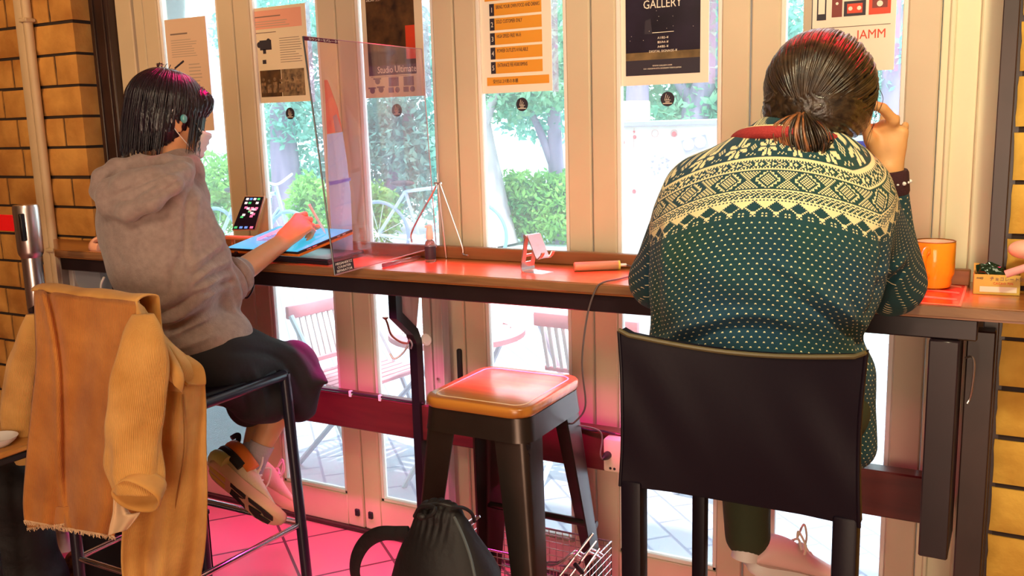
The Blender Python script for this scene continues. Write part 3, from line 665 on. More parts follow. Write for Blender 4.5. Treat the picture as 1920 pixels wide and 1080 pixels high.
# grey translucent holder hanging below the left end
t = thing('cable_box', (-.5, -.22, .70), 'grey translucent funnel-shaped box hanging beneath the left counter end', 'box')
obj('shell', MB().loft([[(-.62+e, -.29, z), (-.44, -.29, z), (-.44, -.16, z), (-.62+e, -.16, z)] for z, e in ((.968, 0), (.84, .07), (.74, .08), (.735, .08))]), mat('frosted_plastic', (.38, .40, .45), .35, trans=.2), t, smooth=False)
mb = MB()
for k in range(4):
    mb.tube(curve_pts([(-.53+.03*k, -.30, .80), (-.55+.04*k, -.315, .76), (-.50+.02*k, -.32, .70), (-.46+.01*k, -.31, .76+.01*k)]), .004, 8)
obj('cable', mb, M_rubber, t)
obj('switch', MB().box((-.52, -.325, .765), (-.485, -.30, .785), .004).box((-.52, -.325, .72), (-.485, -.30, .738), .004), M_black2, t)
obj('white_cable', MB().tube(curve_pts([(-.43, -.30, .82), (-.40, -.32, .88), (-.38, -.32, .91)]), .004, 8), M_white, t)

# right-hand end: orange mug on a red flyer, phone, laptop, box
t = thing('orange_mug', (2.226, -.132, 1.0), 'glossy amber-orange mug standing on the red sheet', 'mug')
mx, my = 2.226, -.132; M_mug = mat('amber_glass', (.98, .46, .025), .12, trans=.12, ior=1.3, coat=.6, sss=.2)
pr = [(.030, 0), (.036, .003), (.039, .010), (.039, .020), (.041, .026), (.0445, .034), (.0445, .104), (.0435, .106), (.0425, .104), (.0425, .036), (.036, .012), (.001, .010)]
obj('cup', MB().lathe((mx, my, CZ+.0016), pr, 48), M_mug, t)
hd = Vector((-.20, -.98, 0)).normalized(); c_ = Vector((mx, my, CZ))
obj('handle', MB().tube(curve_pts([c_+hd*.042+Vector((0, 0, .088)), c_+hd*.060+Vector((0, 0, .092)), c_+hd*.074+Vector((0, 0, .078)), c_+hd*.072+Vector((0, 0, .055)), c_+hd*.058+Vector((0, 0, .038)), c_+hd*.041+Vector((0, 0, .034))], 6), .0062, 12, flat=1.5), mat('amber_handle', (.96, .36, .015), .15, coat=.6), t)
obj('lining', MB().loft([[(mx+.0421*math.cos(a*math.pi/24), my+.0421*math.sin(a*math.pi/24), CZ+z) for a in range(48)] for z in (.05, .1058)], cap=False), mat('cream_glaze', (.92, .84, .70), .3), t)
obj('rim', MB().tube([(mx+.0435*math.cos(a*math.pi/16), my+.0435*math.sin(a*math.pi/16), CZ+.1075) for a in range(32)], .0011, 6, closed=True), mat('dark_rim', (.25, .08, .01), .3), t)
t = thing('red_sheet', (2.2, -.25, 1.0), 'red printed sheet under the orange mug at the counter edge', 'paper')
c4 = [Vector(at(px, py, z=CZ)) for px, py in ((1672, 566), (1802, 575), (1817, 527), (1700, 508))]
m_ = MB(); m_.prism(c4, (0, 0, .0008)); obj('sheet', m_, mat('red_glossy_paper', (.86, .03, .02), .25, coat=.4), t, smooth=False)
def cu(u, v, l=.0011): return (c4[0]*(1-u)+c4[1]*u)*(1-v)+(c4[3]*(1-u)+c4[2]*u)*v+Vector((0, 0, l))
m_ = MB()
for v in (.18, .42, .66, .86): m_.prism([cu(.3, v), cu(.92, v), cu(.92, v+.06), cu(.3, v+.06)], (0, 0, .0002))
m_.prism([cu(0, 0), cu(1, 0), cu(1, .035), cu(0, .035)], (0, 0, .0002)).prism([cu(.965, .03), cu(1, .03), cu(1, 1), cu(.965, 1)], (0, 0, .0002))
obj('stripe', m_, mat('salmon_print', (.85, .26, .16), .35), t, smooth=False)
t = thing('dark_phone', (2.14, -.30, 1.0), 'dark phone lying near the sweater elbow on the red sheet', 'phone')
c4 = [Vector(at(px, py, z=CZ+.001)) for px, py in ((1668, 563), (1727, 559), (1722, 548), (1672, 549))]
m_ = MB(); m_.prism(c4, (0, 0, .009)); bmesh.ops.bevel(m_.bm, geom=m_.bm.edges[:], offset=.002, segments=2, affect='EDGES'); obj('body', m_, M_black, t)
m_ = MB().box(Vector(c4[0])*.62+Vector(c4[1])*.38+Vector((0, -.001, .003)), Vector(c4[0])*.38+Vector(c4[1])*.62+Vector((0, .001, .006)), .001); obj('button', m_, M_steel, t)
# laptop with screen
t = thing('open_laptop', (2.0, -.12, 1.0), 'open laptop with a pale blue screen in front of the sweater wearer', 'laptop')
obj('base', MB().box((1.76, -.26, CZ), (2.06, -.088, CZ+.014), .003, 2), mat('laptop_dark', (.05, .04, .05), .35, .5), t)
# raised on a stand so the screen tops out at head height
obj('riser', MB().box((1.80, -.10, CZ+.013), (2.02, -.088, 1.12), .002), M_steel, t)
sa_, sb_, sc_, sd_ = Vector((1.745, -.105, 1.125)), Vector((2.078, -.105, 1.120)), Vector((2.078, -.055, 1.350)), Vector((1.745, -.055, 1.350))
m_ = MB(); m_.prism([sa_, sb_, sc_, sd_], (0, .007, -.001)); bmesh.ops.bevel(m_.bm, geom=m_.bm.edges[:], offset=.002, segments=2, affect='EDGES'); obj('lid', m_, mat('laptop_bezel', (.02, .018, .025), .3), t)
ce = (sa_+sb_+sc_+sd_)/4; s4 = [ce+(p_-ce)*.95+Vector((0, -.0015, 0)) for p_ in (sa_, sb_, sc_, sd_)]
m_ = MB(); m_.prism(s4, (0, .0005, 0)); obj('screen', m_, mat('lit_pale_blue_screen', (.42, .75, .95), .2, emit=.85), t, smooth=False)
def lq(u, v): return (s4[0]*(1-u)+s4[1]*u)*(1-v)+(s4[3]*(1-u)+s4[2]*u)*v+Vector((0, -.0008, 0))
m_ = MB(); m_.prism([lq(.80, .0), lq(1, .0), lq(1, .94), lq(.80, .94)], (0, .0003, 0)); obj('side_pane', m_, mat('lit_navy_pane', (.02, .04, .35), .2, emit=.6), t, smooth=False)
m_ = MB()
for k in range(7): m_.prism([lq(.83, .1+.12*k), lq(.93, .1+.12*k), lq(.93, .14+.12*k), lq(.83, .14+.12*k)], (0, -.0003, 0))
obj('pane_text', m_, mat('lit_pink_text', (.75, .5, .8), .3, emit=.5), t, smooth=False)
m_ = MB(); m_.prism([lq(0, .95), lq(.8, .95), lq(.8, 1), lq(0, 1)], (0, -.0003, 0)); obj('menu_bar', m_, M_inkd, t, smooth=False)

# yellow chocolate box with crumpled wrapper
t = thing('chocolate_box', (2.355, -.18, 1.0), 'small yellow cardboard chocolate box standing on the counter beside the mug', 'box')
M_card = mat('yellow_card', (.66, .44, .07), .5, var=.08); b0 = Vector(at(1824, 551, z=CZ)); b1 = Vector(at(1912, 555, z=CZ)); bx_ = (b1-b0); bx_.z = 0; bw = bx_.length; bxn = bx_.normalized(); byn = Vector((-bxn.y, bxn.x, 0)); bh = .044; bd = .03
m_ = MB(); 
for o_, d1, d2 in ((b0, bxn*bw, byn*.0012), (b0+byn*bd, bxn*bw, byn*.0012), (b0, bxn*.0012, byn*bd), (b0+bxn*(bw-.0012), bxn*.0012, byn*bd)):
    m_.prism([o_, o_+d1, o_+d1+d2, o_+d2], (0, 0, bh))
m_.prism([b0, b0+bxn*bw, b0+bxn*bw+byn*bd, b0+byn*bd], (0, 0, .0012)); m_.prism([b0+byn*bd, b0+bxn*bw*.12+byn*bd, b0+bxn*bw*.12+byn*(bd+.001), b0+byn*(bd+.001)], (0, 0, bh+.02))
obj('carton', m_, M_card, t, smooth=False)
fr_ = b0-byn*.0006
m_ = MB(); m_.prism([fr_+bxn*bw*.14+Vector((0, 0, .006)), fr_+bxn*bw*.93+Vector((0, 0, .006)), fr_+bxn*bw*.93+Vector((0, 0, .018)), fr_+bxn*bw*.14+Vector((0, 0, .018))], -byn*.0002); obj('panel', m_, M_paperw, t, smooth=False)
text('lettering', 'チョコレート効果', .0095, fr_-byn*.0006+bxn*bw*.34+Vector((0, 0, .032)), bxn, (0, 0, 1), M_ink, t)
text('small_lettering', 'CACAO 72%', .007, fr_-byn*.0006+bxn*bw*.42+Vector((0, 0, .023)), bxn, (0, 0, 1), M_redp, t)
text('corner_lettering', 'meiji', .007, fr_-byn*.0006+bxn*bw*.06+Vector((0, 0, .034)), bxn, (0, 0, 1), M_inkd, t)
m_ = MB(); bmesh.ops.create_icosphere(m_.bm, subdivisions=4, radius=1)
cc = b0+bxn*bw*.40+byn*bd*.5+Vector((0, 0, bh+.003))
for v in m_.bm.verts:
    k = 1+.30*mnoise.noise(v.co*1.9)+.16*mnoise.noise(v.co*4.5); q = v.co*k; x = q.x
    v.co = cc+bxn*(x*.030)+byn*(q.y*.012)+Vector((0, 0, (q.z*.018*(1.25-.55*x))-.002))
set_tags(obj('candy_wrapper', m_, mat('dark_green_foil', (.008, .04, .018), .18, .4, coat=.5), angle=25), 'crumpled dark green foil wrapper on top of the chocolate box', 'wrapper')
t = thing('pink_headphones', (2.41, -.24, 1.05), 'pink headphones poking in at the right frame edge above the box', 'headphones')
M_pk = mat('pink_plastic', (.86, .48, .36), .4)
obj('ear_cup', MB().ell((2.405, -.205, 1.105), (.032, .025, .020), seg=28, rings=16), M_pk, t)
obj('headband', MB().tube(curve_pts([(2.372, -.215, 1.052), (2.39, -.215, 1.060), (2.42, -.21, 1.072), (2.46, -.20, 1.085), (2.47, -.20, 1.11), (2.44, -.205, 1.115)]), .0055, 12, flat=1.5), mat('rose_band', (.80, .36, .36), .45), t)
# ------------------------------------------------------------------ posters on the door glass (back at y .017)
X_, Z_ = Vector((1, 0, 0)), Vector((0, 0, 1)); PY = .0165
def poster(x0, x1, z0, label, paper, sleeve=.018, z1=None):
    z1 = z1 or z0+.42
    t = thing('poster', ((x0+x1)/2, PY, z0), label, 'poster')
    obj('paper', MB().box((x0, PY-.0012, z0), (x1, PY, z1)), paper, t, smooth=False)
    obj('sleeve', MB().box((x1+.0005, PY-.0022, z0-.004), (x1+sleeve, PY-.0018, z1+.004)), M_sleeve, t, smooth=False)
    def rect(nm, a, b, c, d, m, l=.0017): return obj(nm, MB().box((a, PY-l, b), (c, PY-l+.0003, d)), m, t, smooth=False)
    def lines(nm, a, b, c, d, n, m, seed=0, h=.35):
        r = random.Random(seed); mb = MB()
        for i in range(n):
            z = d-(d-b)*(i+.5)/n; mb.box((a, PY-.0016, z-(d-b)/n*h/2), (a+(c-a)*r.uniform(.7, 1), PY-.0013, z+(d-b)/n*h/2))
        return obj(nm, mb, m, t, smooth=False)
    def tx(nm, s, size, x, z, m, al='LEFT', sq=1): return text(nm, s, size, (x, PY-.0018, z), X_, Z_, m, t, al, sq)
    return t, rect, lines, tx
M_faint = mat('faint_ink', (.50, .37, .29), .7)
t, rect, lines, tx = poster(-.350, -.145, 1.40, 'faded text notice with a small diagonal pen picture, behind the hooded person', mat('tan_paper', (.74, .52, .38), .6), z1=1.795)  # paper in one even tan
lines('heading', -.325, 1.735, -.235, 1.75, 1, M_ink); lines('paragraph', -.325, 1.66, -.19, 1.725, 8, M_faint, 1); lines('paragraph', -.325, 1.43, -.26, 1.58, 12, M_faint, 2); lines('paragraph', -.245, 1.43, -.175, 1.64, 18, M_faint, 3)
obj('pen_picture', MB().tube([(-.315, PY-.0016, 1.625), (-.268, PY-.0016, 1.648)], .0035, 6), M_inkd, t)
t, rect, lines, tx = poster(.062, .309, 1.487, 'tan notice with a black camera picture and two dark band photographs', M_paper, z1=1.80)
lines('heading', .085, 1.765, .205, 1.775, 1, M_ink); lines('heading', .085, 1.715, .18, 1.722, 1, M_ink); lines('paragraph', .085, 1.735, .27, 1.758, 3, M_faint, 4); lines('paragraph', .188, 1.615, .285, 1.70, 11, M_ink, 5, .22)
obj('small_picture', MB().box((.108, PY-.0019, 1.617), (.124, PY-.0014, 1.630)), M_inkd, t, smooth=False)
mb = MB().box((.10, PY-.0019, 1.662), (.152, PY-.0014, 1.694), .0002).lathe((.098, PY-.0014, 1.68), [(.010, 0), (.010, .0006)], 16, (0, -1, 0)).box((.113, PY-.0019, 1.65), (.126, PY-.0014, 1.665)).lathe((.14, PY-.0014, 1.69), [(.009, 0), (.009, .0007)], 14, (0, -1, 0))
obj('camera_picture', mb, M_inkd, t, smooth=False)
rect('photo', .092, 1.507, .185, 1.595, M_brownphoto); rect('photo', .188, 1.507, .287, 1.595, mat('crowd_photo_print', (.40, .26, .14), .4, c2=(.03, .015, .015), vscale=38))
rect('red_wash', .085, 1.73, .29, 1.79, mat('faded_red_print', (.82, .38, .28), .6), .0014)
mb = MB()
for i in range(7):
    x = .105+.026*i; mb.lathe((x, PY-.0018, 1.565-.006*(i % 2)), [(.006, 0), (.006, .0004)], 12, (0, -1, 0)).box((x-.010, PY-.0021, 1.52), (x+.010, PY-.0018, 1.555-.006*(i % 2)))
obj('figure_print', mb, mat('sepia_figures', (.34, .20, .10), .5, c2=(.02, .012, .015), vscale=60), t, smooth=False)
t, rect, lines, tx = poster(.535, .765, 1.487, 'dark studio equipment poster partly behind the clear acrylic screen', M_paper, .022, z1=1.90)
rect('photo', .553, 1.585, .735, 1.90, M_brownphoto); rect('purple_band', .553, 1.555, .735, 1.63, M_purplep)
rect('red_patch', .70, 1.60, .735, 1.70, M_redp, .0019)
tx('title', 'Studio Ultimate', .030, .735, 1.562, M_paperw, 'RIGHT', .78); tx('heading', 'も白・ソリマルメンティ', .015, .556, 1.80, M_paperw); tx('heading', '28,50円引', .013, .556, 1.782, M_paperw)
mb = MB()
for cx_, k in ((.585, 0), (.648, 1), (.705, 2)):
    if k == 0:
        for dx, dz in ((0, 0), (-.022, -.028), (.012, -.026)): mb.lathe((cx_+dx, PY-.0014, 1.538+dz), [(.010, 0), (.010, .0005)], 12, (0, -1, 0)).box((cx_+dx-.016, PY-.0019, 1.543+dz), (cx_+dx+.014, PY-.0014, 1.548+dz))
    else:
        mb.box((cx_-.02, PY-.0019, 1.52), (cx_+.018, PY-.0014, 1.548)); mb.box((cx_-.022, PY-.0019, 1.501), (cx_-.002, PY-.0014, 1.517)); mb.lathe((cx_+.012, PY-.0014, 1.509), [(.009, 0), (.009, .0005)], 14, (0, -1, 0))
obj('equipment_picture', mb, mat('grey_violet_print', (.22, .13, .20), .5), t, smooth=False); lines('caption', .56, 1.549, .72, 1.553, 1, M_ink)
# rules board
t, rect, lines, tx = poster(.967, 1.200, 1.484, 'white notice with five numbered orange rule bars', M_paperw, .020, z1=1.85)
rect('top_bar', .985, 1.746, 1.19, 1.83, M_orange)
rules = ['BRING YOUR OWN FOOD AND DRINKS', 'SOLD CUSTOMER ONLY', 'HIGH SPEED FREE Wi-Fi', 'POWER OUTLETS AVAILABLE', 'ENTRANCE FEE ¥500/30MINS']
for i, s in enumerate(rules):
    z = 1.704-.041*i
    rect('orange_bar', 1.000, z, 1.170, z+.034, M_orange); rect('number_bar', 1.000, z, 1.016, z+.034, M_inkd, .0019)
    tx('number', str(i+1), .020, 1.008, z+.010, M_paperw, 'CENTER', .8); tx('rule', s, .0150, 1.022, z+.0185, M_inkd, 'LEFT', .52); lines('small_print', 1.024, z+.003, 1.16, z+.015, 2, M_ink, i, .25)
rect('bottom_bar', .985, 1.506, 1.190, 1.530, M_orange); tx('notice', '受付は２F奥の本棚', .0125, 1.005, 1.513, M_inkd, 'LEFT', .8); lines('small_print', 1.09, 1.510, 1.175, 1.526, 2, M_ink, 7, .3)
# gallery poster
t, rect, lines, tx = poster(1.406, 1.655, 1.487, 'dark night-sky gallery poster with white lettering GALLERY', M_paperw, .018, z1=1.83)
rect('photo', 1.424, 1.513, 1.632, 1.81, M_night); rect('dusk_band', 1.424, 1.548, 1.632, 1.573, M_dusk, .0018); rect('ground_band', 1.424, 1.513, 1.632, 1.553, M_inkd, .0019)
tx('title', 'GALLERY', .031, 1.528, 1.686, M_paperw, 'CENTER', .85); tx('title', 'ART', .031, 1.528, 1.716, M_paperw, 'CENTER', .9)
rect('rule', 1.50, 1.622, 1.56, 1.6235, M_paperw, .002)
for k, s in enumerate(('A1/B2–¥', 'B3/A4–¥', 'A4/B5–¥', 'DIGITAL SIGNAGE–¥')): tx('lettering', s, .0085, 1.530, 1.606-.0115*k, M_paperw, 'CENTER')
tx('lettering', 'WWW.GALLERY.COM', .0055, 1.528, 1.535, M_paperw, 'CENTER'); tx('lettering', '3-2-1 ASAGAYA KITA SUGINAMI TOKYO JAPAN', .0050, 1.528, 1.528, M_paperw, 'CENTER')
mb = MB(); rr_ = random.Random(2)
for i in range(26): mb.box((1.43+.19*rr_.random(), PY-.0021, 1.60+.2*rr_.random()), (0, 0, 0)) if 0 else mb.lathe((1.43+.19*rr_.random(), PY-.0019, 1.60+.2*rr_.random()), [(.0008, 0), (.0008, .0003)], 6, (0, -1, 0))
obj('star', mb, M_paperw, t, smooth=False)
mb = MB().prism([(1.478+.0, PY-.002, 1.62), (1.50, PY-.002, 1.62), (1.495, PY-.002, 1.66), (1.48, PY-.002, 1.655)], (0, .0003, 0)); obj('tower_print', mb, M_inkd, t, smooth=False)
# cassette poster
t, rect, lines, tx = poster(1.893, 2.106, 1.496, 'white poster with rows of red and orange cassette tape pictures', M_paperw, .010, z1=1.80)
t.location
M_maroon = mat('maroon_print', (.22, .03, .025), .5)
rect('left_border', 1.893, 1.496, 1.912, 1.80, mat('grey_border', (.55, .45, .34), .6), .0016); rect('bar', 1.9125, 1.50, 1.9145, 1.80, M_inkd, .0018)
def cassette(x0, z0, x1, z1, m1, m2, vert=False):
    z0 -= .028; z1 -= .028
    mb = MB().box((x0, PY-.0020, z0), (x1, PY-.0017, z1)); o_ = obj('cassette_print', mb, m1, t, smooth=False)
    a, b_ = x1-x0, z1-z0; mb = MB().box((x0+a*.15, PY-.0023, z0+b_*.18), (x1-a*.15, PY-.0020, z1-b_*.18)); obj('label_print', mb, m2, o_, smooth=False)
    mb = MB(); cx_, cz_ = (x0+x1)/2, (z0+z1)/2
    for s in (-1, 1):
        p_ = (cx_, cz_+s*b_*.2) if vert else (cx_+s*a*.2, cz_); mb.lathe((p_[0], PY-.0023, p_[1]), [(min(a, b_)*.14, 0), (min(a, b_)*.14, .0003)], 14, (0, -1, 0))
    obj('reel_print', mb, M_paperw, o_, smooth=False)
cassette(1.925, 1.650, 1.947, 1.730, M_inkd, M_paperw, True); cassette(1.960, 1.655, 1.984, 1.76, M_maroon, M_maroon, True)
cassette(1.990, 1.733, 2.036, 1.76, M_redp, M_orange); cassette(1.990, 1.696, 2.036, 1.727, M_orange, M_paperw); cassette(1.988, 1.655, 2.038, 1.690, M_inkd, M_redp); cassette(2.045, 1.655, 2.094, 1.735, M_redp, M_maroon, True)
cassette(1.925, 1.735, 1.947, 1.79, M_inkd, M_paperw, True); cassette(2.045, 1.742, 2.094, 1.79, M_maroon, M_redp)
tx('lettering', 'JAMM', .030, 2.086, 1.572, M_redp, 'RIGHT', .9)
rect('frame_line', 1.915, 1.602, 2.095, 1.6035, M_ink, .0018)
# round logo stickers on the glass
for i, (x, z, lab) in enumerate(((.212, 1.449, 'round black logo sticker on the glass under the band photo notice'), (.652, 1.446, 'round black logo sticker seen through the clear acrylic screen'), (1.099, 1.449, 'round black logo sticker on the glass under the orange rule notice'), (1.542, 1.448, 'round black logo sticker on the glass under the gallery poster'))):
    t = thing('logo_sticker', (x, .017, z), lab, 'sticker', 'round stickers on the door glass')
    obj('disc', MB().lathe((x, .0175, z), [(.0195, 0), (.0195, .0005)], 40, (0, -1, 0)), M_inkd, t, smooth=False)
    mb = MB()
    for dx, hh in ((-.004, .016), (0.0005, .012), (.005, .008)): mb.prism([(x+dx-.004, .0168, z-.002), (x+dx-.0028, .0168, z-.002), (x+dx+.001, .0168, z-.002+hh), (x+dx, .0168, z-.002+hh)], (0, -.0002, 0))
    mb.prism([(x-.009, .0168, z-.0035), (x+.010, .0168, z-.0035), (x+.008, .0168, z-.002), (x-.007, .0168, z-.002)], (0, -.0002, 0)).box((x-.006, .0166, z-.0085), (x+.006, .0168, z-.0065)).box((x-.013, .0166, z-.0125), (x+.013, .0168, z-.0105))
    obj('emblem', mb, M_paperw, t, smooth=False)
# ------------------------------------------------------------------ terrace and street outside
M_pave = bpy.data.materials.new('pale_paving_bricks'); M_pave.use_nodes = True
N, L = nodes_of(M_pave); b = N['Principled BSDF']
tc = N.new('ShaderNodeTexCoord'); mp = N.new('ShaderNodeMapping'); mp.inputs['Rotation'].default_value = (0, 0, R_(45)); L.new(tc.outputs['Object'], mp.inputs[0])
bt = N.new('ShaderNodeTexBrick'); bt.inputs['Scale'].default_value = 1; bt.inputs['Brick Width'].default_value = .22; bt.inputs['Row Height'].default_value = .11
bt.inputs['Mortar Size'].default_value = .006; bt.inputs['Color1'].default_value = (.44, .42, .50, 1); bt.inputs['Color2'].default_value = (.36, .34, .42, 1); bt.inputs['Mortar'].default_value = (.20, .19, .28, 1)
L.new(mp.outputs[0], bt.inputs[0]); L.new(bt.outputs[0], b.inputs['Base Color']); b.inputs['Roughness'].default_value = .8
obj('floor_terrace', MB().box((-16, .06, -.12), (9, 3.6, -.02)), M_pave, kind='structure')
M_road = mat('pale_asphalt', (.60, .66, .66), .9, var=.15, vscale=2)
obj('floor_street', MB().box((-16, 3.6, -.12), (9, 40, -.015)), M_road, kind='structure')
M_bark = mat('pale_bark', (.50, .40, .42), .9, c2=(.30, .24, .30), vscale=12, bump=.8, bscale=18, stretch=(1, 1, .25))
M_bark2 = mat('violet_bark', (.34, .24, .36), .9, c2=(.20, .14, .24), vscale=10, bump=.7, bscale=18, stretch=(1, 1, .25))
M_leafA = leaf_mat('fresh_leaves', (.10, .32, .20), (.38, .62, .38)); M_leafB = leaf_mat('teal_leaves', (.10, .34, .30), (.34, .62, .50)); M_leafC = leaf_mat('hedge_leaves', (.08, .30, .08), (.36, .62, .16))
def leaves(name, blobs, n, size, m, parent, seed=0):
    rs = np.random.RandomState(seed); w = np.array([b_[3]*b_[4]*b_[5] for b_ in blobs]); w = w/w.sum(); k = rs.choice(len(blobs), n, p=w)
    B = np.array(blobs)[k]; d = rs.normal(size=(n, 3)); d /= np.linalg.norm(d, axis=1)[:, None]; r = rs.rand(n)**.45
    c = B[:, :3]+d*r[:, None]*B[:, 3:6]
    a = rs.normal(size=(n, 3)); a /= np.linalg.norm(a, axis=1)[:, None]; b_ = np.cross(a, rs.normal(size=(n, 3))); b_ /= np.linalg.norm(b_, axis=1)[:, None]
    s = size*(.6+.8*rs.rand(n))[:, None]; nn_ = np.cross(a, b_)
    V = np.stack([c-a*s, c+b_*s*.42+nn_*s*.12, c+a*s, c-b_*s*.42+nn_*s*.12], 1).reshape(-1, 3)
    me = bpy.data.meshes.new(name); me.vertices.add(len(V)); me.vertices.foreach_set('co', V.astype(np.float32).ravel())
    me.loops.add(len(V)); me.loops.foreach_set('vertex_index', np.arange(len(V), dtype=np.int32)); me.polygons.add(n)
    me.polygons.foreach_set('loop_start', np.arange(0, 4*n, 4, dtype=np.int32)); me.update(calc_edges=True)
    return obj(name, me, m, parent, smooth=False)
def tree(label, base, trunk, blobs, n, size, m, bark, branches=(), seed=1, group=None):
    t = thing('tree', base, label, 'tree', group)
    mb = MB(); mb.tube(curve_pts([p[:3] for p in trunk], 5), [trunk[0][3]+(trunk[-1][3]-trunk[0][3])*i/((len(trunk)-1)*5) for i in range((len(trunk)-1)*5+1)], 14)
    for br in branches: mb.tube(curve_pts([p[:3] for p in br], 4), [br[0][3]+(br[-1][3]-br[0][3])*i/((len(br)-1)*4) for i in range((len(br)-1)*4+1)], 9)
    obj('trunk', mb, bark, t); leaves('crown', blobs, n, size, m, t, seed)
def v4(px, py, y, r): p = at(px, py, y=y); return (p.x, p.y, p.z, r)
G = 'street trees beyond the terrace'
b0 = at(925, 462, y=7.0)
tree('thick pale sloping tree trunk behind the rule notice window', (b0.x, 7, 0), [(b0.x+.05, 7, -.02, .26), v4(918, 380, 7, .20), v4(895, 250, 7, .17), v4(880, 120, 7, .14), v4(870, -60, 7, .10)],
     [(*at(960, 60, y=7.2), .9, .6, 1.0), (*at(1040, 160, y=7.4), .45, .5, .30), (*at(930, 190, y=7.2), .45, .4, .30), (*at(1010, 120, y=7.2), .6, .4, .6)], 5200, .055, M_leafA, M_bark, [[v4(897, 260, 7, .07), v4(930, 170, 7, .04), v4(960, 60, 7, .03)]], 3)
b0 = at(1058, 445, y=7.6)
tree('slim forked purple-grey tree beside the green hedge', (b0.x, 7.6, 0), [(b0.x, 7.6, -.02, .14), v4(1050, 380, 7.6, .10), v4(1042, 300, 7.6, .085), v4(1038, 180, 7.6, .07), v4(1036, 20, 7.6, .05)],
     [(*at(1030, 110, y=7.8), .8, .6, 1.1), (*at(990, 215, y=7.8), .5, .5, .3)], 2600, .055, M_leafB, M_bark2, [[v4(1045, 330, 7.6, .06), v4(1010, 240, 7.5, .045), v4(985, 190, 7.5, .03)]], 4)
b0 = at(540, 450, y=6.5)
tree('tree trunk with teal foliage behind the band photo notice window', (b0.x, 6.5, 0), [(b0.x, 6.5, -.02, .22), v4(538, 350, 6.5, .20), v4(530, 240, 6.5, .18), v4(530, 60, 6.5, .13)],
     [(*at(545, 210, y=6.6), .8, .5, .55), (*at(520, 60, y=6.6), 1.0, .6, .6), (*at(600, 330, y=6.9), .55, .4, .35), (*at(500, 330, y=7.2), .6, .4, .5)], 6200, .055, M_leafB, M_bark2, (), 5)
b0 = at(745, 430, y=8)
tree('loose teal tree behind the clear acrylic screen', (b0.x, 8, 0), [(b0.x-.3, 8, -.02, .12), v4(740, 330, 8, .09), v4(770, 200, 8, .06)],
     [(*at(740, 270, y=8), 1.0, .6, .55), (*at(770, 120, y=8), .7, .6, .8), (*at(700, 370, y=8), .7, .5, .35), (*at(790, 370, y=7.8), .35, .3, .4), (*at(690, 230, y=8), .7, .5, .5), (*at(800, 300, y=8), .5, .5, .6)], 8200, .06, M_leafB, M_bark2, (), 6)
b0 = at(1195, 235, y=6)
tree('straight purple tree trunk beside the gallery poster sticker', (b0.x, 6, 0), [(b0.x, 6, -.02, .13), (b0.x, 6, 1.4, .11), v4(1196, 100, 6, .10), v4(1190, -40, 6, .08)],
     [(*at(1160, 130, y=6.3), .35, .4, .6), (*at(1250, 210, y=6.5), .6, .5, .25), (*at(1200, 60, y=6.3), .5, .5, .6)], 3400, .05, M_leafA, M_bark2, (), 7)
b0 = at(1300, 235, y=6.4)
tree('branching dark tree above the white board', (b0.x, 6.4, 0), [(b0.x, 6.4, -.02, .16), (b0.x, 6.4, 1.3, .13), v4(1320, 160, 6.4, .11), v4(1345, 60, 6.4, .09), v4(1350, -40, 6.4, .06)],
     [(*at(1330, 60, y=6.6), .35, .4, .9), (*at(1380, 190, y=6.6), .6, .4, .3), (*at(1290, 190, y=6.8), .4, .3, .25), (*at(1370, 110, y=6.8), .5, .3, .5)], 5600, .05, M_leafA, M_bark2, [[v4(1305, 200, 6.4, .07), v4(1270, 150, 6.4, .05), v4(1240, 90, 6.4, .03)]], 8)
b0 = at(1680, 235, y=5.6)
tree('dark tree at the right pane beside the raised hand', (b0.x, 5.6, 0), [(b0.x, 5.6, -.02, .15), (b0.x, 5.6, 1.3, .12), v4(1678, 120, 5.6, .10), v4(1670, -30, 5.6, .07)],
     [(*at(1690, 70, y=5.8), .30, .4, .7), (*at(1650, 180, y=5.8), .30, .3, .25), (*at(1470, 60, y=6), .5, .4, .5)], 2600, .045, M_leafB, M_bark2, (), 9)
# hedge, shrubs
t = thing('hedge', (-1.6, 7.2, 0), 'bright green clipped hedge behind the terrace between two trunks', 'hedge')
c0, c1 = at(955, 380, y=7.3), at(1062, 385, y=7.3)
leaves('foliage', [(c0.x+(c1.x-c0.x)*k/3, 7.3, .42, .30, .3, .44) for k in range(4)], 6500, .04, M_leafC, t, 11)
obj('stem', MB().tube([(c0.x+.2, 7.3, -.02), (c0.x+.2, 7.3, .5)], .05, 8).tube([(c1.x-.1, 7.3, -.02), (c1.x-.1, 7.3, .5)], .05, 8), M_bark2, t)
for i, (px, py, y, r, n, lab) in enumerate(((400, 370, 6.0, .45, 2200, 'low green shrub seen left of the phone'), (580, 400, 5.6, .30, 1500, 'yellow-green shrub behind the drawing hand'), (700, 400, 6.4, .4, 1700, 'green shrub behind the bicycle wheel'))):
    c_ = at(px, py, y=y); t = thing('shrub', (c_.x, y, 0), lab, 'shrub'); zc_ = max(c_.z, .3)
    leaves('foliage', [(c_.x, y, zc_, r, r*.7, zc_+.02)], n, .045, M_leafC, t, 20+i); obj('stem', MB().tube([(c_.x, y, -.02), (c_.x, y, zc_)], .03, 8), M_bark2, t)

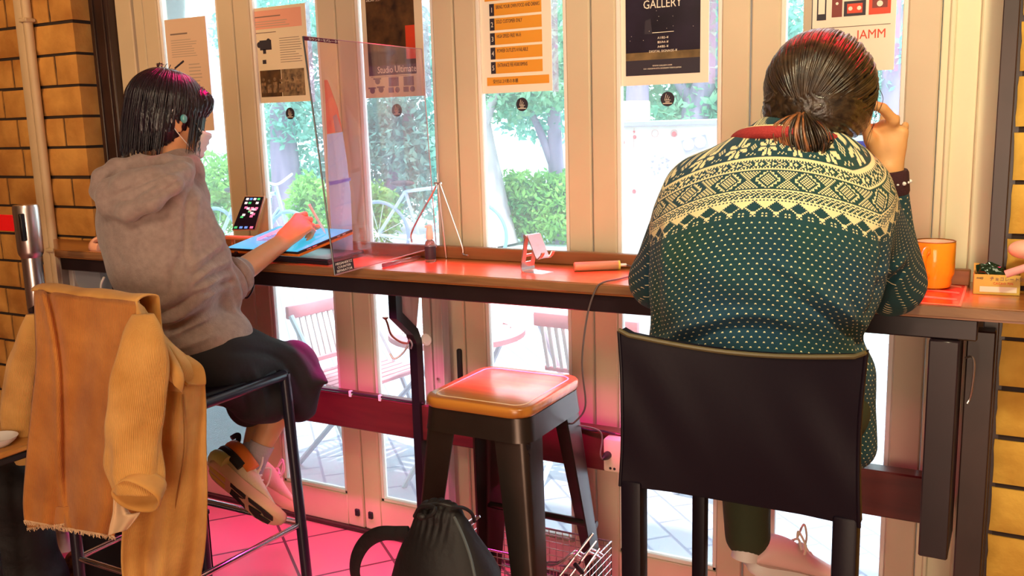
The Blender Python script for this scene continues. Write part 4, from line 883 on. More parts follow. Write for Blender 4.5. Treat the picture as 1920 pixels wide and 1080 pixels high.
# bicycles
M_bike = mat('blue_grey_frame', (.34, .46, .56), .4, .4); M_tyre = mat('grey_blue_tyre', (.16, .26, .36), .7); M_spoke = mat('spoke_steel', (.7, .75, .8), .3, .8)
def bike(x, y, rz, label):
    t = thing('bicycle', (0, 0, 0), label, 'bicycle', None)
    for cx_ in (-.52, .52):
        w_ = obj('wheel', MB().tube([(cx_+.33*math.cos(a*math.pi/24), 0, .345+.33*math.sin(a*math.pi/24)) for a in range(48)], .018, 8, closed=True), M_tyre, t)
        mb = MB()
        for a in range(14): mb.tube([(cx_, .01*(-1)**a, .345), (cx_+.32*math.cos(a*math.pi/7), 0, .345+.32*math.sin(a*math.pi/7))], .0025, 4)
        mb.cyl((cx_, -.04, .345), (cx_, .04, .345), .022, n=10); obj('spokes', mb, M_spoke, w_)
    mb = MB(); bbk = (-.06, 0, .28); sd = (-.20, 0, .78); hd_ = (.36, 0, .80)
    for a, b_ in ((bbk, sd), (sd, (.35, 0, .84)), (bbk, (.38, 0, .70)), ((-.52, 0, .345), bbk), ((-.52, 0, .345), sd), ((.52, 0, .345), (.36, 0, .90))): mb.tube([a, b_], .017, 8)
    obj('frame', mb, M_bike, t); obj('saddle', MB().ell((-.23, 0, .86), (.13, .06, .03)).tube([(-.2, 0, .78), (-.22, 0, .85)], .012, 8), M_black2, t)
    obj('handlebar', MB().tube(curve_pts([(.30, -.26, 1.0), (.36, -.18, .99), (.36, 0, .92), (.36, .18, .99), (.30, .26, 1.0)]), .012, 8), M_spoke, t)
    mb = MB(); mb.cyl((-.06, -.05, .28), (-.06, .05, .28), .07, n=14); obj('crank', mb, M_spoke, t)
    t.location = (x, y, -.02); t.rotation_euler = (0, 0, R_(rz)); return t
p_ = at(745, 452, y=5.2); bike(p_.x+.35, 5.2, 10, 'parked bicycle whose front wheel shows behind the wire easel')
p_ = at(548, 520, y=4.1); bike(p_.x-.45, 4.1, -5, 'parked bicycle whose wheel shows below the counter near the tablet')

# round slatted terrace table
M_slat = mat('reddish_slats', (.62, .20, .24), .6, var=.2, vscale=6); M_leg = mat('pale_grey_metal', (.52, .52, .60), .4, .4)
t = thing('terrace_table', (.46, .56, 0), 'round reddish slatted terrace table just outside the glass', 'table')
tx_, ty_, tz_, tr = .47, .60, .60, .27
mb = MB(); mb.loft([[(tx_+r*math.cos(a*math.pi/24), ty_+r*math.sin(a*math.pi/24), z) for a in range(48)] for r, z in ((tr, tz_-.02), (tr, tz_), (tr-.055, tz_), (tr-.055, tz_-.02), (tr, tz_-.02))], cap=False)
obj('rim', mb, M_slat, t, angle=30)
mb = MB()
for i in range(9):
    y = -tr+.075+i*(2*tr-.15)/8; hw = math.sqrt(max(0, (tr-.05)**2-y*y)); mb.box((tx_-hw, ty_+y-.019, tz_-.016), (tx_+hw, ty_+y+.019, tz_-.001), .002)
obj('slats', mb, mat('bleached_slats', (.72, .46, .50), .6), t)
for a in (45, 135, 225, 315):
    c_, s_ = math.cos(R_(a)), math.sin(R_(a)); obj('leg', MB().tube(curve_pts([(tx_+c_*.20, ty_+s_*.20, tz_-.02), (tx_+c_*.10, ty_+s_*.10, .35), (tx_+c_*.12, ty_+s_*.12, .18), (tx_+c_*.24, ty_+s_*.24, -.02)]), .011, 8), M_leg, t)
# folding slat chairs
def slat_chair(label):
    t = thing('slat_chair', (0, 0, 0), label, 'chair', 'slatted folding chairs on the terrace')
    w = .21
    for s in (-1, 1):
        obj('leg', MB().tube([(s*w, -.20, 0), (s*w, .0, .40), (s*w, .17, .66)], .012, 8), M_leg, t); obj('leg', MB().tube([(s*(w-.02), .22, 0), (s*(w-.02), -.18, .38)], .012, 8), M_leg, t)
    mb = MB()
    for i in range(8): mb.box((-w, -.18+i*.045, .385), (w, -.145+i*.045, .40), .002)
    obj('seat', mb, M_slat, t)
    mb = MB()
    for i in range(13): mb.box((-w+.02+i*.031, .155, .47), (-w+.034+i*.031, .165, .655), .001, rot=Matrix.Rotation(R_(-14), 3, 'X'), about=(0, .16, .56))
    obj('back_slats', mb, mat('bleached_back', (.66, .50, .50), .6), t)
    mb = MB().box((-w-.01, .172, .645), (w+.01, .195, .70), .006, 2).box((-w, .12, .455), (w, .135, .475), .003); obj('back_rail', mb, M_slat, t)
    return t
ch = slat_chair('slatted folding chair outside, behind the dark trousers')
ch.location = (-.02, .60, -.02); ch.rotation_euler = (0, 0, R_(82)); 
c2 = copy_tree(ch); c2['label'] = 'slatted folding chair outside to the right of the round table'; c2.location = (1.0, .86, -.02); c2.rotation_euler = (0, 0, R_(176))
c3 = copy_tree(ch); c3['label'] = 'slatted folding chair outside beyond the leather chair'; c3.location = (1.55, .95, -.02); c3.rotation_euler = (0, 0, R_(75))
# white notice board with drawings
t = thing('white_board', (.97, 1.6, 0), 'large white board with small pinned drawings standing on the terrace', 'board')
obj('panel', MB().box((.60, 1.6, .25), (1.235, 1.63, 1.37), .004), mat('white_board_face', (.84, .88, .88), .5), t)
obj('top_rail', MB().box((.59, 1.585, 1.365), (1.245, 1.645, 1.39), .004), M_leg, t)
for x in (.62, 1.215): obj('leg', MB().box((x-.015, 1.60, -.02), (x+.015, 1.63, .26)), M_leg, t)
M_pd = mat('pale_pink_drawing', (.72, .42, .45), .6); M_bd = mat('pale_violet_drawing', (.48, .46, .62), .6)
def wq(px, py): return Vector(at(px, py, y=1.598))
mb = MB(); a, b_, c_, d = wq(1277, 264), wq(1323, 252), wq(1329, 276), wq(1285, 290); mb.prism([a, b_, c_, d], (0, -.0006, 0)); obj('card_print', mb, M_bd, t, smooth=False)
mb = MB()
for px, py in ((1291, 271), (1313, 266)): mb.lathe(wq(px, py)+Vector((0, -.001, 0)), [(.026, 0), (.026, .001)], 20, (0, -1, 0))
obj('face_print', mb, mat('white_print', (.85, .85, .85), .6), t, smooth=False)
mb = MB()
for px, py, r in ((1167, 267, .012), (1190, 257, .009), (1189, 359, .010), (1264, 251, .012), (1189, 247, .006)): mb.lathe(wq(px, py), [(r, 0), (r, .0008)], 10, (0, -1, 0))
obj('magnet', mb, mat('pink_red_magnet', (.75, .16, .20), .5), t)
mb = MB()
for px, py, r in ((1228, 250, .016), (1264, 250, .016)): mb.tube([wq(px, py)+Vector((r*math.cos(k*math.pi/8), -.001, r*math.sin(k*math.pi/8))) for k in range(16)], .0018, 5, closed=True)
mb.tube([wq(1189, 240), wq(1188, 335)], .0012, 5).tube([wq(1152, 330), wq(1230, 328)], .001, 5)
obj('outline_drawing', mb, M_pd, t)
mb = MB(); rr_ = random.Random(8)
for k in range(16): 
    q_ = wq(1240+rr_.uniform(-20, 14), 310+rr_.uniform(-18, 18)); mb.lathe(q_, [(.004+rr_.random()*.005, 0), (.006, .0008)], 7, (0, -1, 0))
obj('flower_drawing', mb, M_bd, t)
# wooden planter seen above the board, low pale wall behind
t = thing('planter_box', (0, 5, 0), 'pale wooden crate planter above the white board at far left', 'planter'); q_ = at(1168, 205, y=5.2)
obj('crate', MB().box((q_.x-.16, 5.2, q_.z-.10), (q_.x+.14, 5.5, q_.z+.07), .01), mat('pale_crate_wood', (.62, .46, .30), .7, var=.2), t); obj('stand', MB().box((q_.x-.12, 5.25, -.02), (q_.x+.10, 5.45, q_.z-.10), .01), M_leg, t)  # crate wood in pale brown, varied at random
# far pale building and street wall
M_far = mat('far_white_render', (.72, .78, .80), .8, var=.05)
t = thing('far_building', (-6, 16, 0), 'pale bleached building across the street behind the trees', 'building')
obj('wall', MB().box((-22, 16, -.02), (12, 17, 1.25)), M_far, t, smooth=False)
obj('upper_wall', MB().box((-22, 16.4, 1.25), (-9, 17, 4.2)), M_far, t, smooth=False)
mb = MB()
for i in range(9): mb.box((-20+i*3.2, 15.97, .35), (-18.4+i*3.2, 16.0, 1.0))
obj('window', mb, mat('far_glass', (.40, .58, .66), .3), t, smooth=False)
# ------------------------------------------------------------------ organic shapes: smooth union of tapered limbs, meshed with surface nets
def V3(*a): return np.array(a, float)
def cone(a, b, ra, rb, flat=None, k=None, op='+'): return dict(t='c', a=np.array(a, float), b=np.array(b, float), ra=ra, rb=rb, flat=flat, k=k, op=op)
def elli(c, r, rot=None, k=None, op='+'): return dict(t='e', c=np.array(c, float), r=np.array(r, float), rot=rot, k=k, op=op)
def sdf_mesh(name, prims, h=.004, k=.02, disp=None, smooth=2):
    lo = np.full(3, 1e9); hi = -lo
    bb = []
    for p in prims:
        if p['t'] == 'c':
            r = max(p['ra'], p['rb'])*(max(1, p['flat'][1]) if p['flat'] else 1); l = np.minimum(p['a'], p['b'])-r; u = np.maximum(p['a'], p['b'])+r
        else: r = p['r'].max(); l = p['c']-r; u = p['c']+r
        bb.append((l, u))
        if p['op'] == '+': lo = np.minimum(lo, l); hi = np.maximum(hi, u)
    lo -= 3*h+k; hi += 3*h+k; n = np.ceil((hi-lo)/h).astype(int)+1
    G = np.full(n, .5, np.float32)
    for p, (l, u) in zip(prims, bb):
        kk = p['k'] if p['k'] is not None else k; m = kk*1.2+2.5*h
        i0 = np.maximum(0, np.floor((l-m-lo)/h).astype(int)); i1 = np.minimum(n, np.ceil((u+m-lo)/h).astype(int)+1)
        if (i1 <= i0).any(): continue
        X = [((np.arange(i0[d], i1[d])*h+lo[d]).astype(np.float32)) for d in range(3)]
        x = X[0][:, None, None]; y = X[1][None, :, None]; z = X[2][None, None, :]
        if p['t'] == 'c':
            a, b = p['a'], p['b']; ba = b-a; L2 = max(1e-9, float(ba@ba))
            dx, dy, dz = x-a[0], y-a[1], z-a[2]
            t = np.clip((dx*ba[0]+dy*ba[1]+dz*ba[2])/L2, 0, 1)
            ex, ey, ez = dx-t*ba[0], dy-t*ba[1], dz-t*ba[2]; q = ex*ex+ey*ey+ez*ez
            if p['flat']:
                fn = np.array(p['flat'][0], float); fn = fn/np.linalg.norm(fn); f = p['flat'][1]; e = ex*fn[0]+ey*fn[1]+ez*fn[2]; q = q-e*e+(e/f)**2
            d_ = np.sqrt(q)-(p['ra']+(p['rb']-p['ra'])*t)
        else:
            dx, dy, dz = x-p['c'][0], y-p['c'][1], z-p['c'][2]
            if p['rot'] is not None:
                Rm = np.array(p['rot']); dx, dy, dz = [dx*Rm[0, i]+dy*Rm[1, i]+dz*Rm[2, i] for i in range(3)]
            r = p['r']; k0 = np.sqrt((dx/r[0])**2+(dy/r[1])**2+(dz/r[2])**2); d_ = (k0-1)*r.min()*np.where(k0 > 1, 1, 1)
            k1 = np.sqrt((dx/r[0]**2)**2+(dy/r[1]**2)**2+(dz/r[2]**2)**2)+1e-9; d_ = k0*(k0-1)/k1
        s = G[i0[0]:i1[0], i0[1]:i1[1], i0[2]:i1[2]]
        if p['op'] == '+':
            hh = np.maximum(kk-np.abs(s-d_), 0)/kk if kk > 0 else 0; s[...] = np.minimum(s, d_)-hh*hh*kk*.25
        else:
            d_ = -d_; hh = np.maximum(kk-np.abs(s-d_), 0)/kk if kk > 0 else 0; s[...] = np.maximum(s, d_)+hh*hh*kk*.25
    # surface nets
    ins = G < 0; nx, ny, nz = n
    cs = [ins[i:nx-1+i, j:ny-1+j, l:nz-1+l] for i in (0, 1) for j in (0, 1) for l in (0, 1)]
    cnt = sum(c.astype(np.int8) for c in cs); act = (cnt > 0) & (cnt < 8)
    I = np.argwhere(act); idx = -np.ones(act.shape, np.int32); idx[act] = np.arange(len(I))
    acc = np.zeros((len(I), 3)); num = np.zeros(len(I))
    corners = [(i, j, l) for i in (0, 1) for j in (0, 1) for l in (0, 1)]
    val = {c: G[I[:, 0]+c[0], I[:, 1]+c[1], I[:, 2]+c[2]] for c in corners}
    for c in corners:
        for d in range(3):
            if c[d] == 0:
                e = list(c); e[d] = 1; e = tuple(e); a, b = val[c], val[e]; cr = (a < 0) != (b < 0)
                t = np.where(cr, a/np.where(np.abs(a-b) < 1e-9, 1, a-b), 0); P = np.tile(np.array(c, float), (len(I), 1)); P[:, d] = t
                acc[cr] += P[cr]; num += cr
    Vt = (I+acc/num[:, None])*h+lo
    Q = []
    for d in range(3):
        u, v = (d+1) % 3, (d+2) % 3; sl0 = [slice(1, -1)]*3; sl0[d] = slice(0, -1); sl1 = list(sl0); sl1[d] = slice(1, None)
        # edges along d between grid points p and p+d ; need interior in u,v
        A = ins[tuple(sl0)]; B = ins[tuple(sl1)]
        E_ = np.argwhere(A != B); 
        if not len(E_): continue
        fl = A[tuple(E_.T)]; base = E_.copy()
        for q in (u, v): base[:, q] += 1
        def cell(du, dv): c = base.copy(); c[:, u] -= du; c[:, v] -= dv; return idx[c[:, 0], c[:, 1], c[:, 2]]
        q4 = np.stack([cell(1, 1), cell(0, 1), cell(0, 0), cell(1, 0)], 1); q4[~fl] = q4[~fl][:, ::-1]; Q.append(q4)
    Q = np.concatenate(Q); Q = Q[(Q >= 0).all(1)]
    for _ in range(smooth):   # one light Laplacian pass each
        S = np.zeros_like(Vt); c = np.zeros(len(Vt))
        for a in range(4):
            i, j = Q[:, a], Q[:, (a+1) % 4]
            for ax in range(3): S[:, ax] += np.bincount(i, Vt[j, ax], len(Vt))
            c += np.bincount(i, minlength=len(Vt))
            for ax in range(3): S[:, ax] += np.bincount(j, Vt[i, ax], len(Vt))
            c += np.bincount(j, minlength=len(Vt))
        Vt = Vt*.4+.6*S/c[:, None]
    if disp is not None:
        e1 = Vt[Q[:, 2]]-Vt[Q[:, 0]]; e2 = Vt[Q[:, 3]]-Vt[Q[:, 1]]; fn = np.cross(e1, e2); Nn = np.zeros_like(Vt)
        for a in range(4):
            for ax in range(3): Nn[:, ax] += np.bincount(Q[:, a], fn[:, ax], len(Vt))
        Nn /= np.linalg.norm(Nn, axis=1)[:, None]+1e-12; Vt = Vt+Nn*disp(Vt, Nn)[:, None]
    me = bpy.data.meshes.new(name); me.vertices.add(len(Vt)); me.vertices.foreach_set('co', Vt.astype(np.float32).ravel())
    me.loops.add(Q.size); me.loops.foreach_set('vertex_index', Q.astype(np.int32).ravel()); me.polygons.add(len(Q))
    me.polygons.foreach_set('loop_start', np.arange(0, Q.size, 4, dtype=np.int32)); me.update(calc_edges=True); return me, Vt
def wav(P, seed, f, n=7):
    "cheap smooth noise in -1..1"
    rs = np.random.RandomState(seed); o = np.zeros(len(P))
    for i in range(n):
        d = rs.normal(size=3); d /= np.linalg.norm(d); o += np.sin(P@d*f*(.6+.9*rs.rand())+rs.rand()*6.28)
    return o/n*1.6
def ridge(P, a, b, w, amp, soft=1):
    "a soft fold running from a to b"
    a = np.array(a, float); b = np.array(b, float); ba = b-a; t = np.clip(((P-a)@ba)/(ba@ba), 0, 1); d = np.linalg.norm(P-a-t[:, None]*ba, axis=1)
    return amp*np.exp(-(d/w)**2)*np.sin(np.pi*np.clip(t*.9+.05, 0, 1))**.5
def pridge(P, Nn, a, b, w, amp):
    "a fold laid along the line a-b as seen in the photograph, on the side of the cloth that faces the room"
    x, y = proj(P); ax, ay = a; bx, by = b; L2 = (bx-ax)**2+(by-ay)**2; t = np.clip(((x-ax)*(bx-ax)+(y-ay)*(by-ay))/L2, 0, 1)
    d = np.hypot(x-ax-t*(bx-ax), y-ay-t*(by-ay)); V = P-np.array(CAM); V /= np.linalg.norm(V, axis=1)[:, None]; face = np.clip(-(V*Nn).sum(1)*1.6+.1, 0, 1)
    return amp*np.exp(-(d/w)**2)*np.sin(np.pi*np.clip(t*.94+.03, 0, 1))**.6*face
def folds(P, Nn, L_):
    d = np.zeros(len(P))
    for pts, w, amp in L_:
        q = curve_pts([(x, y, 0) for x, y in pts], 4) if len(pts) > 2 else [Vector((*p, 0)) for p in pts]
        best = np.zeros(len(P)); n_ = len(q)-1; x, y = proj(P)
        dm = np.full(len(P), 1e9); tm = np.zeros(len(P))
        for i in range(n_):
            ax, ay, bx, by = q[i].x, q[i].y, q[i+1].x, q[i+1].y; L2 = (bx-ax)**2+(by-ay)**2+1e-9; t = np.clip(((x-ax)*(bx-ax)+(y-ay)*(by-ay))/L2, 0, 1)
            dd = np.hypot(x-ax-t*(bx-ax), y-ay-t*(by-ay)); k_ = dd < dm; dm = np.where(k_, dd, dm); tm = np.where(k_, (i+t)/n_, tm)
        V = P-np.array(CAM); V /= np.linalg.norm(V, axis=1)[:, None]; face = np.clip(-(V*Nn).sum(1)*1.6+.1, 0, 1)
        d += amp*np.exp(-(dm/w)**2)*np.clip(np.sin(np.pi*np.clip(tm*.94+.03, 0, 1)), 0, 1)**.6*face
    return d
def unit(v): v = np.array(v, float); return v/np.linalg.norm(v)

M_skin = mat('warm_skin', (.72, .36, .18), .5, var=.06, vscale=12, sss=.12, bump=.04, bscale=160)
M_skinr = mat('tan_skin', (.72, .38, .15), .5, var=.06, vscale=12, sss=.10, bump=.04, bscale=160)

def hand(wrist, palm_end, across, normal, curls, thumb, s=1.0, spread=.12):
    """palm from wrist to knuckles; across = direction towards the little finger; normal = back of the hand
       curls: per finger three bend angles (deg) away from the back of the hand; thumb: list of three points"""
    W = np.array(wrist, float); K = np.array(palm_end, float); d = unit(K-W); ac = unit(np.array(across, float)-d*np.dot(across, d)); nb = unit(normal)
    nb = unit(np.cross(d, ac)) if np.dot(np.cross(d, ac), nb) > 0 else -unit(np.cross(d, ac))
    out = [cone(W, W+(K-W)*.5, .026*s, .033*s, flat=(nb, .62), k=.012)]
    for i, o in enumerate((-.030, -.010, .010, .028)):
        base = K+ac*o*s-d*(.002, 0, .004, .012)[i]*s
        out.append(cone(W+(K-W)*.25+ac*o*s*.5, base, .013*s, .0112*s, flat=(nb, .95), k=.012))
        L = ((.040, .024, .020), (.045, .028, .021), (.042, .026, .021), (.033, .020, .018))[i]; r = (.0088, .0090, .0086, .0074)[i]*s
        p = base; ang = 0; fd = unit(d+ac*(i-1.5)*spread)
        for q in range(3):
            ang += R_(curls[i][q]); dr = fd*math.cos(ang)-nb*math.sin(ang); e = p+dr*L[q]*s
            out.append(cone(p, e, r*(1-.07*q), r*(1-.07*(q+1)), k=.0035)); p = e
        out[-1]['tip'] = p
    T = [np.array(q, float) for q in thumb]
    out.append(cone(W+(K-W)*.22-ac*.014*s, T[0], .016*s, .0125*s, k=.012))
    out.append(cone(T[0], T[1], .0118*s, .0102*s, k=.004)); out.append(cone(T[1], T[2], .0102*s, .0085*s, k=.003))
    return out
def head_prims(c, f, r, u, s=1.0):
    "c: centre of the skull; f forward, r right, u up"
    f, r, u = unit(f), unit(r), unit(u); c = np.array(c, float); Rm = np.array([r, f, u]).T
    P = lambda a, b, d: c+(r*a+f*b+u*d)*s
    o = [elli(P(0, -.01, .02), np.array((.074, .094, .088))*s, Rm), elli(P(0, .035, -.03), np.array((.058, .058, .075))*s, Rm, k=.03),
         elli(P(0, .055, -.085), np.array((.030, .026, .022))*s, Rm, k=.03), cone(P(-.045, .01, -.055), P(-.015, .06, -.088), .020*s, .016*s, k=.02), cone(P(.045, .01, -.055), P(.015, .06, -.088), .020*s, .016*s, k=.02),
         cone(P(0, .088, -.005), P(0, .106, -.038), .008*s, .011*s, k=.01), elli(P(-.012, .096, -.042), np.array((.008, .009, .007))*s, Rm, k=.006), elli(P(.012, .096, -.042), np.array((.008, .009, .007))*s, Rm, k=.006),
         elli(P(0, .088, -.066), np.array((.022, .012, .006))*s, Rm, k=.006), elli(P(0, .086, -.076), np.array((.018, .012, .007))*s, Rm, k=.006),
         elli(P(-.030, .100, .004), np.array((.014, .012, .009))*s, Rm, k=.008, op='-'), elli(P(.030, .100, .004), np.array((.014, .012, .009))*s, Rm, k=.008, op='-'),
         cone(P(-.045, .084, .022), P(-.012, .092, .020), .006*s, .006*s, k=.01), cone(P(.045, .084, .022), P(.012, .092, .020), .006*s, .006*s, k=.01)]
    for sg in (-1, 1):
        o += [elli(P(sg*.079, -.008, -.008), np.array((.008, .019, .031))*s, Rm, k=.006), elli(P(sg*.086, -.004, -.004), np.array((.006, .010, .015))*s, Rm, k=.004, op='-'), elli(P(sg*.077, .002, -.036), np.array((.007, .009, .009))*s, Rm, k=.004)]
    return o
def hair_tufts(name, strands, m, parent, seed=0):
    "strands: list of (points, radius) - tapering locks"
    mb = MB()
    for pts, r in strands:
        c = curve_pts(pts, 5); n = len(c); mb.tube(c, [r*(1-.75*(i/(n-1))**2) for i in range(n)], 6, flat=.6)
    return obj(name, mb, m, parent, angle=180)
def hair_mat(name, c, c2, rough=.32, rot=(0, 0, 0), stretch=(60, 60, 3)):
    m = bpy.data.materials.new(name); m.use_nodes = True; N, L = nodes_of(m); b = N['Principled BSDF']
    tc = N.new('ShaderNodeTexCoord'); mp = N.new('ShaderNodeMapping'); mp.inputs['Scale'].default_value = stretch; mp.inputs['Rotation'].default_value = rot; L.new(tc.outputs['Object'], mp.inputs[0])
    n = N.new('ShaderNodeTexNoise'); n.inputs['Scale'].default_value = 2.2; n.inputs['Detail'].default_value = 5; L.new(mp.outputs[0], n.inputs[0])
    r = N.new('ShaderNodeValToRGB'); r.color_ramp.elements[0].position = .35; r.color_ramp.elements[1].position = .72
    r.color_ramp.elements[0].color = (*c, 1); r.color_ramp.elements[1].color = (*c2, 1); L.new(n.outputs[0], r.inputs[0]); L.new(r.outputs[0], b.inputs['Base Color'])
    b.inputs['Roughness'].default_value = rough; b.inputs['Specular IOR Level'].default_value = .6
    bp = N.new('ShaderNodeBump'); bp.inputs['Strength'].default_value = .55; bp.inputs['Distance'].default_value = .004; L.new(n.outputs[0], bp.inputs['Height']); L.new(bp.outputs[0], b.inputs['Normal']); return m
# ------------------------------------------------------------------ shoes
def shoe(parent, heel, d, up, mats, L=.265, W=.088, name='shoe', lugs=True, s=1.0, label=None):
    "heel: ground point at the back of the heel; d: towards the toe; up: out of the shoe"
    d = Vector(d).normalized(); up = Vector(up); up = (up-d*up.dot(d)).normalized(); sd = d.cross(up); h0 = Vector(heel)
    def P(a, b, c): return h0+d*(a*L)+sd*(b*W)+up*(c*s)
    st = [(0, .30, .030), (.03, .40, .075), (.12, .44, .098), (.25, .43, .098), (.38, .42, .092), (.50, .44, .080), (.62, .48, .066), (.75, .50, .054), (.87, .44, .044), (.95, .32, .034), (1.0, .12, .024)]
    rings = []
    for a, w, h in st:
        r = []
        for k in range(20):
            t = 2*math.pi*k/20; x = math.cos(t); z = math.sin(t); zz = .022+(h-.022)*(.5+.5*z) if True else 0
            r.append(P(a, w*math.copysign(abs(x)**.75, x)*(1-.30*max(0, z)**2), zz))
        rings.append(r)
    sh = obj(name, MB().loft(rings), mats[0], parent, sub=1, label=label, angle=180)
    outl = [(0.0, .0), (-.015, .25), (.03, .43), (.12, .48), (.28, .43), (.42, .40), (.58, .46), (.72, .53), (.86, .48), (.95, .36), (1.02, .16), (1.035, 0)]
    outl = outl+[(a, -w) for a, w in outl[-2:0:-1]]
    def toe(a): return .018*max(0, (a-.7)/.35)**2
    mb = MB(); mb.loft([[P(.5+(a-.5)*f, w*f, c+toe(a)) for a, w in outl] for f, c in ((.93, .0), (1.0, .006), (1.02, .018), (.97, .030))])
    obj('sole', mb, mats[1], sh, angle=50)
    if lugs:
        pats = [[(.60, .36), (.80, .40), (.93, .25), (.94, .02), (.84, .03), (.80, .20), (.62, .18)], [(.62, -.05), (.80, .06), (.78, -.12), (.92, -.10), (.90, -.32), (.74, -.42), (.64, -.30)], [(.34, -.34), (.58, -.42), (.56, -.22), (.46, -.10), (.54, .06), (.36, .04)], [(.34, .14), (.56, .12), (.56, .34), (.34, .36)]]
        for pt in pats:
            mb = MB(); mb.prism([P(a, w, -.0012+toe(a)) for a, w in pt], up*.003); obj('tread', mb, mats[2], sh, smooth=False)
        for pt in ([(.03, .28), (.26, .33), (.26, .08), (.02, .06)], [(.02, -.06), (.26, -.08), (.26, -.33), (.04, -.28)]):
            mb = MB(); mb.prism([P(a, w, -.0012) for a, w in pt], up*.003); obj('heel_tread', mb, mats[3], sh, smooth=False)
    lc = MB()
    for k in range(5):
        a = .40+.055*k; hh = .094-.009*k; lc.tube(curve_pts([P(a, -.24, hh-.012), P(a+.015, 0, hh+.004), P(a+.03, .24, hh-.012)], 4), .0032, 6)
    lc.tube(curve_pts([P(.40, 0, .10), P(.34, .25, .125), P(.42, .42, .10), P(.46, .30, .075)], 5), .0028, 6).tube(curve_pts([P(.40, 0, .10), P(.46, -.2, .13), P(.55, -.3, .10), P(.58, -.36, .07)], 5), .0028, 6)
    obj('laces', lc, mats[4], sh)
    return sh, P

# ------------------------------------------------------------------ person in the grey hoodie (left)
A = lambda px, py, y: V3(*at(px, py, y=y))
pl = thing('person', (.42, -.7, .74), 'person with a dark bob in a grey hoodie and black trousers, drawing on a tablet', 'person')
fL = unit((math.cos(R_(66)), math.sin(R_(66)), 0)); rL = unit((fL[1], -fL[0], 0)); uz_ = V3(0, 0, 1)
RT = np.array([rL, fL, uz_]).T
H = A(388, 655, -.63); C1 = A(318, 520, -.71); C2 = A(292, 405, -.70); NK = A(318, 318, -.66)
SR, SL = C2+rL*.150+uz_*.050, C2-rL*.150+uz_*.045
ER = A(404, 543, -.60); WR = A(528, 455, -.325)
EL = A(300, 540, -.42); WL_ = A(395, 492, -.27)
hc = A(317, 219, -.635); fh = unit(unit((math.cos(R_(70)), math.sin(R_(70)), 0))-uz_*.22); rh = unit((math.sin(R_(70)), -math.cos(R_(70)), 0)); uh = np.cross(rh, fh)
KA, KB = A(520, 690, -.27), A(556, 690, -.37); AA, AB = A(438, 822, -.555), A(492, 832, -.48)
HR, HL = H+rL*.070, H-rL*.080
hl, te = A(396, 874, -.600), A(508, 972, -.575)
dS = unit(te-hl); camd = unit(V3(*CAM)-hl); imgup = unit(np.cross(dS, camd)); upS = unit(imgup*(1 if imgup[2] > 0 else -1)*.93-camd*.36); upS = unit(upS-dS*np.dot(upS, dS))
SQ = lambda a, c: hl-upS*.012+dS*(.262*a)+upS*c
AA = SQ(.19, .125)
hR = hand(WR, A(572, 414, -.245), (.40, -.50, -.75), (-.4, .3, .9), ((38, 45, 30), (50, 55, 35), (60, 60, 40), (66, 62, 40)), [A(560, 428, -.215), A(582, 428, -.195), A(597, 425, -.190)], 1.0, .02)
hL_ = hand(WL_, A(425, 480, -.20), (-1, .2, 0), (0, 0, 1), ((20, 30, 20),)*4, [A(430, 486, -.235), A(436, 484, -.215), A(440, 482, -.20)], .95)
prims = head_prims(hc, fh, rh, uh, .98)+[cone(hc-uh*.06-fh*.02, NK+uz_*.0, .052, .056), elli(C2, (.155, .09, .12), RT, k=.05), elli(C1, (.14, .095, .15), RT, k=.05), elli(H, (.135, .11, .10), RT, k=.05),
    cone(SR, ER, .040, .034), cone(ER, ER+(WR-ER)*.3, .036, .037), cone(ER+(WR-ER)*.3, WR, .037, .026, k=.015), cone(SL, EL, .046, .036), cone(EL, WL_, .036, .026),
    cone(HR, KB, .070, .044), cone(HL, KA, .070, .044), cone(KB, KB+(AB-KB)*.35, .044, .048), cone(KB+(AB-KB)*.35, AB, .048, .032), cone(KA, KA+(AA-KA)*.35, .044, .048), cone(KA+(AA-KA)*.35, AA, .048, .032)]+hR+hL_
me, _ = sdf_mesh('body', prims, .0042, .018, smooth=1); obj('body', me, M_skin, pl, angle=180)
# nails
# hoodie
M_hood = mat('grey_marl_fleece', (.40, .30, .27), .9, c2=(.31, .23, .21), vscale=60, bump=.25, bscale=260, sheen=.3)
cuff = ER+(WR-ER)*.26
hp = [elli(C2-fL*.005, (.195, .135, .125), RT, k=.05), elli((C1+C2)/2-fL*.01, (.180, .135, .16), RT, k=.05), elli(C1, (.172, .130, .14), RT, k=.05), elli(H+uz_*.045-fL*.01, (.158, .135, .085), RT, k=.05),
    cone(SR-rL*.03, SR+(ER-SR)*.5, .074, .074, k=.03), cone(SR+(ER-SR)*.5, ER+fL*.01, .074, .070, k=.03), cone(ER, cuff, .068, .058, k=.02), cone(SL+rL*.03, EL, .072, .060, k=.04), cone(EL, EL+(WL_-EL)*.7, .056, .045, k=.03),
    cone(NK-uz_*.05, NK-uz_*.012+fL*.01, .100, .080, k=.03)]
hv = lambda px, py, y: A(px, py, y)
lip = [hv(352, 322, -.70), hv(325, 345, -.80), hv(285, 378, -.855), hv(240, 398, -.875), hv(204, 388, -.86), hv(186, 362, -.83)]
for a, b_ in zip(lip, lip[1:]): hp.append(cone(a, b_, .020, .022, k=.02))
lip2 = [hv(350, 306, -.69), hv(310, 303, -.74), hv(262, 303, -.76), hv(218, 312, -.79), hv(190, 332, -.81), hv(184, 356, -.82)]
for a, b_ in zip(lip2, lip2[1:]): hp.append(cone(a, b_, .018, .018, k=.02))
mid = [hv(338, 322, -.74), hv(290, 338, -.81), hv(240, 352, -.845), hv(208, 358, -.85)]
for a, b_ in zip(mid, mid[1:]): hp.append(cone(a, b_, .026, .034, k=.03))
hp += [elli(hv(258, 352, -.80), (.095, .05, .045), RT, k=.03)]
axR = unit(WR-ER)
